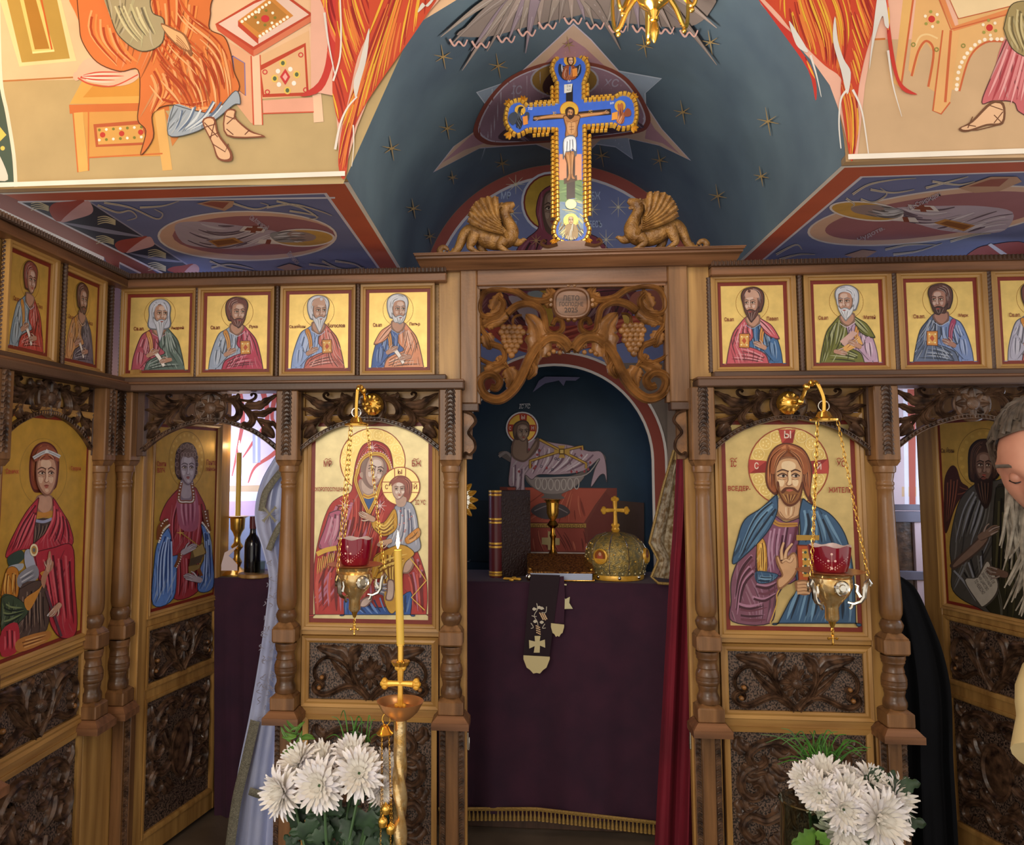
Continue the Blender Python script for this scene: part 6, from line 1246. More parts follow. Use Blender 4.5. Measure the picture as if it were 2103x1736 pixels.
mb = MB(); n = 40; sup = lambda a, rx, ry: (cpl[0] + rx * kz * math.copysign(abs(math.cos(a)) ** .7, math.cos(a)), cpl[1] + ry * kz * math.copysign(abs(math.sin(a)) ** .7, math.sin(a)))
rows = []
for rx, ry, h in ((122, 106, -.01), (122, 106, .02), (112, 96, .03), (102, 86, .028), (96, 80, .018), (60, 50, .02), (1, 1, .0205)): rows.append([GZ.p(*sup(2 * PI * i / n, rx, ry), h) for i in range(n)])
mb.grid(rows, True, True); pq = mb.build('date_plaque', M['oak_h'], hc)
P = Paint(GZ.sh(.0204), 860, 360, .3234)
for t, x, y, w, h in (('ЛЕТО', 915, 797, 105, 34), ('ГОСПОДНЕ', 893, 838, 152, 34), ('2025', 925, 872, 85, 32)): P.text(t, x, y, w, h, '3A2414')
P.done('lettering', pq)
for x, y in ((948, 705), (988, 705), (948, 918), (988, 918), (838, 800), (838, 830), (1100, 800), (1100, 830)):
    q = GZ.uv(860 + x * .3234, 360 + y * .3234); mb = MB(); mb.lathe([(17 * kz, 0), (17 * kz, .018), (10 * kz, .024), (.0005, .025)], GZ.p(q[0], q[1], 0), 12, ax=GZ.n); mb.build('curl_boss', mw, hc)
# ---- painted cross ----
FC = FRONT.sh(.09); kx = .2477
def XC(x, y, f=FC, h=0): return f.uv(1010 + x * kx, 90 + y * kx, h)
cr = thing('painted_cross', FC.p(*XC(655, 1660), 0), 'tall blue painted crucifix cross with gilded block border above the gate', 'cross')
top = "540,330 518,270 500,210 515,150 555,108 600,85 650,76 700,85 745,110 785,150 797,210 782,270 762,320"
rt = "1000,452 1030,438 1060,420 1110,415 1160,440 1190,490 1200,560 1195,630 1170,680 1110,700 1060,700 1010,672"
bt = "775,1450 790,1490 806,1530 800,1580 770,1630 710,1655 655,1660 600,1650 545,1622 515,1570 520,1510 545,1460"
lt = "300,715 260,740 220,760 180,745 140,700 115,640 120,570 140,510 180,480 230,470 265,490 290,512"
outl = pts(top) + [(760, 472)] + pts(rt) + [(765, 690)] + pts(bt) + [(535, 712)] + pts(lt) + [(540, 495)]
U = [XC(x, y) for x, y in outl]
mb = MB(); mb.prism(FC, U, -.022, 0); mb.build('cross_board', M['walnut'], cr)
P = Paint(FC, 1010, 90, kx)
P.poly(outl, '3A64C8', 0); P.poly("560,915 745,915 745,1140 560,1140", 'DC9A72', 0); P.poly("560,1130 750,1130 755,1320 560,1320", '6E8A58', 0); P.poly("560,1310 755,1310 760,1480 760,1580 655,1640 550,1580 560,1480", '7D95A8', 0)
P.drape("565,1130 750,1130 750,1310 565,1310", ('88A468', '4F6A40'), 10, 14, .1); P.drape("570,1310 750,1310 745,1580 570,1580", ('B8C49A', '6A86B8', 'D8CC8A'), 10, 26, .5)
P.poly("345,600 985,540 990,590 340,642", '2A1E18', 0); P.poly("615,335 672,335 672,560 615,560", '1E1814', 0); P.poly("600,340 668,332 660,400 600,412", 'D8D6CC', 0); P.text('І Н', 622, 362, 30, 18, '3A3A3A'); P.text('Ц І', 622, 392, 30, 18, '3A3A3A')
P.poly("620,900 690,900 690,1280 620,1290", '4A3A30', 0); P.poly("596,1120 705,1090 708,1135 600,1165", '5A4636', 0)
sk = 'B07A48'
P.ell(642, 550, 78, 72, 'E8B848', gold=1); P.ring(642, 550, 76, 5, 'A8642A', ry=70)
for S in ("610,600 520,602 440,610 380,620", "720,600 800,590 880,582 945,572"): P.stroke(S, '5E3A20', 40, 24); P.stroke(S, sk, 32, 18); P.stroke(S, 'CE9A66', 10, 6)
for x, y, a in ((375, 620, PI), (945, 573, 0)): hand(P, x, y, 22, a, sk)
P.poly("600,595 725,592 728,640 712,700 706,775 612,780 612,700 598,640", '5E3A20'); P.poly("606,602 720,600 720,640 704,700 698,775 620,778 620,700 606,640", sk); P.poly("630,660 690,655 686,740 636,745", 'CE9A66')
for S in ("640,690 680,688", "645,715 680,712", "660,660 660,745", "615,640 660,655 715,636"): P.line(S, '7A4A2A', 4)
P.poly("600,900 690,900 680,1000 678,1090 700,1130 655,1120 640,1145 612,1140 630,1090 622,1000", '5E3A20'); P.poly("610,905 650,905 652,1090 640,1130 622,1130 636,1090 630,1000", sk); P.poly("656,905 682,905 672,1000 670,1090 690,1118 662,1112 658,1000", sk); P.stroke("630,920 640,1000 645,1080", 'CE9A66', 10, 5); P.stroke("668,920 666,1000 664,1080", 'CE9A66', 9, 5)
P.poly("598,785 690,768 705,905 690,935 670,880 640,900 610,905 595,962 588,930", '5A5E68'); P.poly("602,792 688,778 696,890 668,870 640,892 612,895 600,930", 'D8DADE'); P.folds("610,800 605,850 600,920", "685,790 690,840 690,890", 7, ('F4F4F2', '7A7E88'), 7)
P.poly("612,590 610,550 640,525 680,540 688,580 678,610 650,630 630,615", '3A2216'); face(P, 648, 578, 24, 0, 1, .25, sk, 'CE9A66', '6A4026', '2A1810'); P.poly("634,596 648,622 662,618 666,596", '3A2216')
P.ell(648, 140, 52, 50, 'E8B848', gold=1); P.poly("560,170 552,240 590,300 650,306 700,290 738,240 735,175 700,190 650,180 600,190", '22262E'); P.drape("556,175 740,175 735,240 660,300 580,290", ('C4CAD4', '5A6270'), 6, 16); cloth(P, "610,185 580,260 600,300 650,305 700,285 695,230 680,185", '8E4A2A', [("620,200 600,250 610,290", "680,200 690,240 690,280", 5)], 6); P.poly("622,150 628,110 655,102 678,120 680,165 650,190", '3A2418'); face(P, 654, 148, 22, .1, 1, 0, 'C99A70'); P.poly("665,215 705,205 710,270 670,280", 'D98A3A', 0); P.poly("640,200 655,195 650,250 640,262", '3A5A9A')
P.ell(235, 555, 45, 44, 'E8B848', gold=1); P.poly("215,560 225,530 250,525 262,535 245,550 240,600 255,660 235,712 205,680 195,640 210,600", '20222A'); P.poly("140,640 150,590 200,570 215,620 180,680", '3A4250'); P.poly("280,575 310,580 305,640 270,640", '3A4250'); P.drape("195,560 260,560 250,700 200,690", ('6A7280', '0E1016'), 6, 12); P.poly("255,610 295,600 300,670 262,680", 'D98A3A', 0)
P.ell(1062, 520, 46, 46, 'E8B848', gold=1); P.poly("1040,520 1050,500 1060,510 1075,495 1090,515 1085,560 1100,600 1090,660 1050,668 1030,640 1050,590", 'A8623A'); P.poly("1090,590 1120,540 1150,560 1150,600 1110,610", '8A4A30'); P.drape("1040,510 1095,510 1095,660 1040,660", ('D09A70', '6A3420'), 6, 12); P.poly("995,580 1045,565 1040,630 992,640", 'E0963E', 0)
P.ell(655, 1470, 62, 58, 'E6C460', gold=1); P.poly("600,1560 620,1500 690,1500 715,1560 700,1620 620,1620", 'A88A5A'); P.drape("560,1480 750,1480 740,1620 580,1620", ('E8DC9A', '8A6A3A', 'C9C4B0'), 8, 30); face(P, 655, 1470, 24, 0, 1, 0, 'C9A06A'); P.ell(655, 1335, 45, 40, 'D8CC8A', gold=1)
for t, x, y, w in (('ІС', 505, 595, 28), ('ХС', 800, 580, 32)): P.text(t, x, y, w, 24, 'D9B04A')
P.text('ІѠ', 300, 555, 36, 22, 'C8D4F0'); P.text('М', 630, 328, 24, 20, 'C8D4F0'); P.text('МР', 980, 510, 32, 20, 'C8D4F0'); P.line("300,516 545,505", 'A8C4F4', 5)
P.done('painted_face', cr)
def blocks(path, step, w, l, h, off=0, closed=False):
    Q = [Vector(q) for q in path]; acc = 0; pos = []
    for a, b in zip(Q, Q[1:] + ([Q[0]] if closed else [])):
        L = (b - a).length; d = (b - a).normalized(); t = -acc
        while t + step <= L:
            t += step
            if t >= 0: pos.append((a + d * t, d))
        acc = (L - t) if t < L else 0
    return pos
border = spl([Vector(p) for p in pts(top)], False, 3) + [Vector((762, 470))] + spl([Vector(p) for p in pts(rt)], False, 3) + [Vector((768, 690))] + spl([Vector(p) for p in pts(bt)], False, 3) + [Vector((535, 712))] + spl([Vector(p) for p in pts(lt)], False, 3) + [Vector((540, 492))]
base_block = None
def gild(p, d, w, l, h, nm='gilt_block'):
    mb = MB(); a = p - d * l / 2; b = p + d * l / 2; F = FC.sh(.0)
    mb.ribbon(F, [XC(*a), XC(*p), XC(*b)], w * kx / 560, h, -.004, (0, .8, 1, 1, .8, 0), n=1, sm=False)
    n0 = len(mb.v); mb.face([0, 1, 2, 3, 4, 5]); mb.face([n0 - 6 + i for i in range(6)][::-1]); mb.build(nm, M['gilt'], cr)
for p, d in blocks(border, 37, 42, 33, .016, closed=True): gild(p, d, 44, 27, .02)
for S in ("500,330 500,478", "795,310 795,452", "800,445 1000,428", "800,722 965,715", "812,730 812,1440", "505,745 505,1440", "495,745 320,760", "335,484 500,478"):
    L = pts(S)
    for p, d in blocks([Vector(q) for q in L], 36, 34, 30, .01): gild(p, d, 32, 25, .012)
for x, y, a in ((530, 120, 2.3), (770, 110, .8), (150, 505, 2.4), (255, 480, 1.2), (150, 745, -2.3), (1165, 450, .8), (1165, 690, -.7), (530, 1630, -2.3), (785, 1625, -.8)):
    mb = MB()
    for da in (-.6, 0, .6): leaf(mb, FC, [XC(x, y), XC(x + 26 * math.cos(a + da), y - 26 * math.sin(a + da)), XC(x + 52 * math.cos(a + da), y - 52 * math.sin(a + da))], 30 * kx / 560, .014, -.002, 1, .1)
    mb.build('gilt_leaf', M['gilt'], cr)
mb = MB(); zb = 2.309
u0 = XC(655, 1660)[0]; mb.prism(FRONT, [(u0 - .11, zb), (u0 + .11, zb), (u0 + .1, zb + .012), (u0 + .07, zb + .016), (u0 + .045, zb + .032), (u0 - .045, zb + .032), (u0 - .07, zb + .016), (u0 - .1, zb + .012)], .04, .112)
for s in (-1, 1): stem(mb, FRONT, [(u0 + s * .05, zb + .02), (u0 + s * .085, zb + .012), (u0 + s * .108, zb + .022), (u0 + s * .1, zb + .036), (u0 + s * .09, zb + .028)], .014, .008, .012, .11)
mb.build('cross_foot', M['oak_h'], cr)
# ---- dragons ----
def dragon(s, label):
    F = FRONT.sh(.045); uc = F.uv(860 + 968 * .3234, 360 + 440 * .3234)[0]; kd = .3234 / 548
    zof = 2.309 - F.uv(860 + 350 * .3234, 360 + 484 * .3234)[1]
    def T(x, y):
        u, v = F.uv(860 + x * .3234, 360 + y * .3234); return (u if s > 0 else 2 * uc - u, v + zof)
    W = lambda x, y, h=0: F.p(*T(x, y), h)
    o = thing('carved_dragon', W(370, 484), label, 'carving', 'carved dragons on the cornice'); mg = M['dragon']
    sp_ = [(186, 446, 11), (172, 430, 15), (148, 428, 18), (132, 450, 20), (150, 476, 21), (196, 476, 22), (240, 446, 25), (266, 396, 30), (290, 348, 38), (330, 326, 50), (385, 345, 58), (440, 372, 62), (500, 382, 64), (555, 370, 62), (585, 330, 52), (572, 280, 40), (552, 235, 33), (542, 205, 36), (555, 178, 38), (582, 162, 28), (606, 150, 15)]
    Q = spl([Vector(q) for q in sp_], False, 4); mb = MB(); n = len(Q)
    mb.tube([W(q.x, q.y, 0) for q in Q], lambda t: Q[min(n - 1, int(round(t * (n - 1))))].z * kd, 14); mb.build('body', mg, o)
    mb = MB(); mb.tube([W(556, 190, .004), W(584, 198, .004), W(602, 200, .002)], lambda t: (20 - 12 * t) * kd, 8); mb.build('lower_jaw', mg, o)
    for h in (.016, -.016):
        mb = MB(); mb.tube([W(q[0], q[1], h) for q in ((545, 180), (520, 172), (502, 190), (498, 222), (482, 236))], lambda t: (13 - 7 * t) * kd, 7); mb.build('horn', mg, o)
    for S, h in (("360,350 335,410 330,440 360,462 385,478", .028), ("390,380 400,430 430,455 440,476", -.026), ("545,390 520,420 525,440 560,462 590,474", .028), ("590,370 630,385 655,376 668,366", -.02)):
        L = pts(S); mb = MB(); R = spl([Vector(q) for q in L], False, 4); mb.tube([W(q.x, q.y, h) for q in R], lambda t: (40 - 26 * min(1, t * 1.4)) * kd, 10)
        for dx in (-8, 0, 8): mb.tube([W(L[-1][0], L[-1][1] - 2, h), W(L[-1][0] + 16, L[-1][1] + 4 + dx * .2, h + dx * .0008)], lambda t: (8 - 5 * t) * kd, 6)
        mb.build('leg', mg, o)
    tips = [(322, 272), (328, 234), (345, 202), (368, 174), (400, 154), (440, 146), (486, 148)]
    for h, nm in ((.05, 'wing'), (-.042, 'wing')):
        mb = MB(); G2 = F.sh(h)
        for i, (x, y) in enumerate(tips):
            if h < 0: x += 40; y -= 12
            mx, my = 545 * .45 + x * .55 - 12, 350 * .45 + y * .55 + 16
            mb.ribbon(G2, [T(540 - i * 3, 364 - i * 11), T(mx, my), T(x, y)], lambda t: (16 + 34 * t ** 1.1 * (1 - .7 * max(0, t - .88) * 8)) * kd, .012, i * .004, (0, .7, 1, .9, .6, 0), n=6)
            mb.ribbon(G2, [T(540 - i * 3, 364 - i * 11), T(mx, my), T(x, y)], lambda t: (16 + 30 * t ** 1.2) * kd, -.006, i * .004, (0, 1, 1, 0), n=6)
        w_ = mb.build(nm, mg, o)
        mb = MB(); mb.tube([W(560, 375, h * .5), W(545, 350, h), W(500, 290, h)], lambda t: (22 - 12 * t) * kd, 8); mb.build('wing_root', mg, w_)
    mb = MB()
    for q in Q[14:40:2]: mb.lathe([(9 * kd, 0), (.0004, 15 * kd)], W(q.x - 4, q.y - q.z * .9, 0), 5)
    mb.build('back_spikes', mg, o)
    return o
M['dragon'] = mat('carved_golden_brown_wood', 'A87A3E', .38, nz=('6A4620', (30, 30, 30), 4, .3, .68), bump=.5, bs=130)
dragon(1, 'carved winged dragon beside the painted cross, nearer the mother and child icon'); dragon(-1, 'carved winged dragon beside the painted cross, nearer the blessing man icon')
# ---------------- lamps, candles, metalwork ----------------
M['ruby'] = mat('ruby_glass', '8E0A2A', .08, 0, spec=.8); M['ruby'].node_tree.nodes['Principled BSDF'].inputs['Transmission Weight'].default_value = .25
M['milk'] = mat('milky_glass', 'D9C4C2', .3)
M['etch'] = mat('etched_glass_pattern', 'F0C8C0', .5)
M['wax'] = mat('beeswax', 'DDB548', .45)
M['wick'] = mat('candle_wick', '2A2018', .8)
M['flame'] = mat('candle_flame', 'FFF0C0', .5, emit=('FFE0A0', 9))
def px2m(y): return 1 / FPX * (y / .995)
def chain(name, a, b, m, parent, n, r=.0045, sag=0):
    mb = MB(); a, b = Vector(a), Vector(b); d = (b - a) / n; ax = d.normalized(); e = ax.orthogonal().normalized(); f = ax.cross(e)
    for i in range(n):
        c = a + d * (i + .5) + Vector((0, 0, -sag * math.sin(PI * (i + .5) / n))); q = e if i % 2 else f; L = d.length * .62
        mb.tube([c + ax * (L * math.cos(t)) + q * (r * math.sin(t)) for t in [2 * PI * k / 8 for k in range(8)]], r * .26, 4, True)
    return mb.build(name, m, parent)
def hanging_lamp(px, cups, capy, y, rose, hook, ang, label, knob):
    """px: axis; cups: picture rows of cup rim, saucer, bowl foot, pendant end; rose: bracket rosette"""
    ax = atY(px, cups[1], y); S = px2m(y); X, Y0 = ax.x, ax.y
    Z = lambda py: atY(px, py, y).z
    t = thing('hanging_oil_lamp', (X, Y0, Z(cups[3])), label, 'oil lamp', 'hanging oil lamps')
    zc, zs, zf = Z(cups[0]), Z(cups[1]), Z(cups[2]); r = knob * S
    mb = MB(); mb.lathe([(.18 * r, zf), (.25 * r, zf + .1 * r), (.24 * r, zf + .5 * r), (.3 * r, zf + .62 * r), (.62 * r, zf + 1.0 * r), (.76 * r, zf + 1.3 * r), (.74 * r, zf + 1.6 * r), (.66 * r, zs - .25 * r), (.78 * r, zs - .05 * r), (.7 * r, zs - .02 * r), (.5 * r, zs - .1 * r), (.01, zs - .1 * r)], (X, Y0, 0), 28); bowl = mb.build('bowl', M['lamp_metal'], t)
    for k in range(3):
        mb = MB(); a = ang + PI / 3 + 2 * PI * k / 3; c = Vector((X + .74 * r * math.cos(a), Y0 + .74 * r * math.sin(a), zf + 1.3 * r)); nrm = Vector((math.cos(a), math.sin(a), .1))
        mb.lathe([(.3 * r, -.02 * r), (.28 * r, .05 * r), (.24 * r, .02 * r), (.15 * r, .05 * r), (.1 * r, .03 * r), (.01, .07 * r)], c, 16, ax=nrm); mb.build('medallion', M['silver'], bowl)
    mb = MB(); mb.lathe([(.6 * r, zs - .02 * r), (1.15 * r, zs + .04 * r), (1.2 * r, zs + .07 * r), (1.1 * r, zs + .06 * r), (.62 * r, zs + .02 * r), (.01, zs + .02 * r)], (X, Y0, 0), 32); mb.build('drip_saucer', M['copper'], t)
    # ruby cup with a scalloped rim
    H = zc - zs; n = 36; rows = []
    for rr, h in ((.45, .0), (.58, .06), (.66, .3), (.72, .65), (.75, 1.0)): rows.append([(X + rr * r * math.cos(2 * PI * i / n), Y0 + rr * r * math.sin(2 * PI * i / n), zs + .01 * r + H * h + (.04 * r * math.cos(6 * 2 * PI * i / n) if h == 1 else 0)) for i in range(n)])
    mb = MB(); mb.grid(rows, True); cup = mb.build('ruby_cup', M['ruby'], t)
    rows2 = [[(X + (p[0] - X) * .95, Y0 + (p[1] - Y0) * .95, p[2]) for p in rw] for rw in rows[1:]]
    mb = MB(); mb.grid([rows[-1], rows2[-1], rows2[-2], rows2[-3], rows2[-4]], True); mb.build('cup_lining', M['milk'], cup)
    mb = MB()
    def onc(a, h): rr = (.58 + .17 * h) * r * 1.012; return Vector((X + rr * math.sin(a), Y0 - rr * math.cos(a), zs + H * h))
    for k in range(2):
        for i in range(7):
            a = -.3 + (i * .12 if k else -i * .12) + .2 * k; c = onc(a, .2 + .06 * i)
            for s in (-1, 1): d = onc(a + (.05 if k else -.05), .2 + .06 * i + s * .1 + .05); mb.tube([c, c.lerp(d, .5), d], lambda T: .022 * r * (1 - abs(2 * T - 1)) + .004 * r, 5)
    for a0, h0, a1, h1 in ((-.25, .2, -.25, .75), (-.42, .5, -.08, .5)): mb.tube([onc(a0 + (a1 - a0) * q / 4, h0 + (h1 - h0) * q / 4) for q in range(5)], .02 * r, 5)
    for a, h in ((-.25, .75), (-.42, .5), (-.08, .5), (-.25, .22)): mb.ball(onc(a, h), .05 * r, 7, 5)
    mb.build('etched_sprays', M['etch'], cup)
    zt = Z(capy)
    mb = MB(); mb.lathe([(.02 * r, zt - .02 * r), (.5 * r, zt - .05 * r), (.52 * r, zt + .02 * r), (.3 * r, zt + .1 * r), (.2 * r, zt + .3 * r), (.06 * r, zt + .36 * r)], (X, Y0, 0), 24); cap = mb.build('chain_cap', M['brass'], t)
    mb = MB(); mb.tube([(X + .2 * r * math.cos(a), Y0, zt + .52 * r + .2 * r * math.sin(a)) for a in [2 * PI * i / 18 for i in range(18)]], .025 * r, 6, True); mb.build('ring', M['silver'], cap)
    for k in range(3):
        a = ang + 2 * PI * k / 3; c, s_ = math.cos(a), math.sin(a); e = Vector((X + 1.25 * r * c, Y0 + 1.25 * r * s_, zf + 1.75 * r))
        b = Vector((X + .46 * r * c, Y0 + .46 * r * s_, zt - .06 * r)); L = (b - e).length
        chain('chain', b, e, M['brass'], t, max(12, int(L / .017)), .0048)
        # a little winged beast as the handle
        mb = MB(); p = lambda q, h: (X + q * r * c, Y0 + q * r * s_, zf + h * r)
        mb.tube([p(*q) for q in ((.55, .72), (.75, .68), (.98, .78), (1.1, .95), (1.12, 1.2), (1.18, 1.45), (1.28, 1.58), (1.34, 1.45), (1.3, 1.36))], lambda T: r * (.045 + .045 * math.sin(PI * T)), 7)
        mb.tube([p(*q) for q in ((.98, .95), (.86, 1.15), (.9, 1.35), (.8, 1.4))], lambda T: r * (.1 - .07 * T), 6); mb.tube([p(*q) for q in ((.7, .68), (.66, .55), (.6, .5))], lambda T: r * .06, 6)
        mb.build('beast_handle', M['silver'], t)
    mb = MB(); zz = zf; mb.lathe([(.06 * r, zz - .02), (.1 * r, zz - .01), (.2 * r, zz + .01)], (X, Y0, 0), 12)
    ze = Z(cups[3]); zk = ze + .32 * r
    for i in range(4): zc2 = zz - .02 - (zz - .02 - zk) * (i + .5) / 4; mb.tube([(X + (.05 * r * math.cos(q) if i % 2 else 0), Y0 + (0 if i % 2 else .05 * r * math.cos(q)), zc2 + .1 * r * math.sin(q)) for q in [2 * PI * j / 8 for j in range(8)]], .014 * r, 4, True)
    mb.tube([(X, Y0, ze + .03 * r), (X, Y0, zk + .1 * r)], .03 * r, 6); mb.tube([(X - .14 * r, Y0, zk - .1 * r), (X + .14 * r, Y0, zk - .1 * r)], .03 * r, 6)
    for dx, dz in ((-.15, -.1), (.15, -.1), (0, .08), (0, -.3)): mb.ball((X + dx * r, Y0, zk + dz * r), .055 * r, 6, 4)
    mb.build('cross_pendant', M['brass'], t)
    # wall bracket
    ro = atY(rose[0], rose[1], 2.94); ho = Vector((X, Y0, zt + .68 * r)); hk = atY(hook[0], hook[1], y + .02)
    mb = MB(); d = Vector((-.25 if rose[0] > px else .25, -1, -.1)); mb.lathe([(rose[2] * px2m(2.94) * .9, -.01), (rose[2] * px2m(2.94), .004), (rose[2] * px2m(2.94) * .9, .016), (rose[2] * px2m(2.94) * .6, .034), (.008, .044)], ro, 20, ax=d); br = mb.build('wall_rosette', M['brass'], t)
    mb = MB(); rr_ = rose[2] * px2m(2.94)
    for i in range(10): a = 2 * PI * i / 10; q = Vector((math.cos(a), 0, math.sin(a))); mb.tube([ro + q * rr_ * .3 + Vector((0, -.036, 0)), ro + q * rr_ * .65 + Vector((0, -.03, 0)), ro + q * rr_ * .92 + Vector((0, -.012, 0))], lambda T: .003 + .004 * math.sin(PI * T), 5)
    mb.build('rosette_petals', M['brass'], br)
    P = spl([ro + Vector((0, -.03, 0)), ro.lerp(hk, .35) + Vector((0, -.03, -.02)), ro.lerp(hk, .7) + Vector((0, 0, .01)), hk + Vector((0, .03, .005)), hk + Vector((0, -.015, 0)), ho + Vector((0, 0, .015)), ho + Vector((0, 0, -.03))], False, 6)
    mb = MB(); mb.tube(P, .0065, 8)
    for i in (6, 12, 18): mb.ball(P[min(i, len(P) - 1)], .012, 8, 6)
    mb.build('bracket_arm', M['brass'], t)
    return t
hanging_lamp(729, (1106, 1162, 1256, 1304), 872, 2.74, (766, 831, 24), (737, 798), .12, 'ruby glass oil lamp hanging on chains before the mother and child icon', 48)
hanging_lamp(1705, (1121, 1176, 1276, 1324), 862, 2.74, (1618, 828, 24), (1674, 788), -.35, 'ruby glass oil lamp hanging on chains before the blessing man icon', 52)
# ---- candle stand ----
yc = 2.3; S = px2m(yc)
def cz(py): return atY(822, py, yc).z
cx0 = atY(822, 1450, yc).x
st = thing('candle_stand', (cx0, yc, 0), 'tall brass candle stand with a cross and drip dish before the screen', 'candle stand')
zt = cz(1452)
mb = MB(); mb.lathe([(.02, zt - .035), (.03, zt - .03), (.05, zt - .012), (.064, zt + .012), (.066, zt + .016), (.06, zt + .014), (.045, zt - .004), (.01, zt - .008)], (cx0, yc, 0), 36); mb.build('drip_dish', M['copper'], st)
zt2 = cz(1540)
mb = MB(); mb.lathe([(.0185, zt2), (.0185, zt - .03)], (cx0, yc, 0), 24); mb.build('upper_tube', M['lamp_metal'], st)
mb = MB(); n = 60; rows = []
for i in range(n + 1):
    z_ = .12 + (zt2 - .12) * i / n; k = min(1, (n - i) / 6); rows.append([(cx0 + (.0185 + .0035 * k * math.cos(3 * (2 * PI * j / 24 + i * .22))) * math.cos(2 * PI * j / 24), yc + (.0185 + .0035 * k * math.cos(3 * (2 * PI * j / 24 + i * .22))) * math.sin(2 * PI * j / 24), z_) for j in range(24)])
mb.grid(rows, True, True); mb.build('twisted_pole', M['lamp_metal'], st)
mb = MB(); mb.lathe([(.15, 0), (.15, .012), (.12, .03), (.06, .05), (.035, .09), (.025, .125)], (cx0, yc, 0), 32); mb.build('foot', M['brass'], st)
CF = Fr((cx0, yc, 0), (1, 0, 0), (0, -1, 0)); zk = lambda py: cz(py)
mb = MB()
def cross3(mb, c, s, F):
    for P, in (([(0, -1.25), (0, -.5), (0, .1), (0, .8)],), ([(-.75, 0), (-.3, .02), (.3, .02), (.75, 0)],)):
        mb.tube([F.p(c[0] + a * s, c[1] + b * s, 0) for a, b in P], lambda T: s * (.14 + .06 * abs(2 * T - 1)), 8)
    for a, b in ((0, .95), (-.95, 0), (.95, 0)):
        for da, db in ((0, 0), (-.16, 0), (.16, 0), (0, .16), (0, -.16)): mb.ball(F.p(c[0] + (a + da * (1 if a == 0 else .6)) * s, c[1] + (b + db * (1 if b == 0 else .6)) * s, 0), s * .2, 7, 5)
    for da in (-.22, 0, .22): mb.ball(F.p(c[0] + da * s, c[1] - 1.25 * s, 0), s * .15, 7, 5)
cross3(mb, (0, zk(1405)), .047, CF); mb.build('brass_cross', M['gilt'], st)
zz = zk(1361)
mb = MB(); n = 24; mb.grid([[(cx0 + r * (1 + .08 * math.cos(12 * 2 * PI * j / 48)) * math.cos(2 * PI * j / 48), yc + r * (1 + .08 * math.cos(12 * 2 * PI * j / 48)) * math.sin(2 * PI * j / 48), z_) for j in range(48)] for r, z_ in ((.004, zz - .012), (.02, zz - .008), (.026, zz + .004), (.012, zz + .002), (.01, zz + .004))], True, True); mb.build('wax_collar', M['brass'], st)
mb = MB(); mb.lathe([(.0095, zz), (.0095, zk(1326)), (.0125, zk(1325)), (.0125, zk(1323))], (cx0, yc, 0), 16); mb.build('socket', M['brass'], st)
def candle(p0, p1, r, label, wick=.006, fl=.05, group='lit candles', lightw=.35):
    p0, p1 = Vector(p0), Vector(p1); t = thing('beeswax_candle', p0, label, 'candle', group)
    mb = MB(); mb.tube([p0, p0.lerp(p1, .5), p1], r, 16); mb.build('wax', M['wax'], t)
    mb = MB(); mb.tube([p1, p1 + Vector((0, 0, wick))], r * .12, 6); mb.build('wick', M['wick'], t)
    mb = MB(); b = p1 + Vector((0, 0, wick * .6)); mb.lathe([(r * .1, 0), (r * .42, fl * .18), (r * .5, fl * .32), (r * .34, fl * .6), (r * .12, fl * .88), (.0002, fl)], b, 12); mb.build('flame', M['flame'], t)
    l = light('candle_light', 'POINT', b + Vector((0, 0, fl * .5)), lightw, (1, .7, .35), .012); l.parent = t; l.location = b + Vector((0, 0, fl * .5)) - p0
    return t
candle((cx0, yc, zk(1326)), atY(817, 1130, yc), .0112, 'lit beeswax candle burning on the tall brass stand', fl=.052)
# a small chained lamp hung on the stand
hx = atY(790, 1510, yc - .03); tl = thing('chained_bell_cluster', hx, 'small brass hanger with chains and bells on the candle stand', 'chain')
mb = MB(); mb.lathe([(.002, 0), (.022, .002), (.024, .006), (.016, .014), (.011, .024), (.004, .028)], hx, 18); mb.build('hanger_cap', M['brass'], tl)
mb = MB(); mb.tube([hx + Vector((.011 * math.cos(a) + .004, 0, .042 + .016 * math.sin(a))) for a in [2 * PI * i / 14 for i in range(14)]], .0018, 6, True); mb.build('ring', M['brass'], tl)
bl = [atY(792, 1662, yc - .03), atY(786, 1688, yc - .04), atY(802, 1702, yc - .03)]
for a, b in ((-.008, atY(786, 1668, yc - .03)), (.012, atY(805, 1690, yc - .03)), (-.008, atY(781, 1760, yc - .03)), (.012, atY(803, 1770, yc - .03))): chain('chain', hx + Vector((a, 0, 0)), b, M['brass_soft'], tl, int((hx - b).length / .006), .0022)
for q in bl:
    mb = MB(); mb.lathe([(.002, -.018), (.011, -.012), (.0135, 0), (.011, .009), (.004, .014), (.002, .018)], q, 14); mb.build('bell', M['brass'], tl)
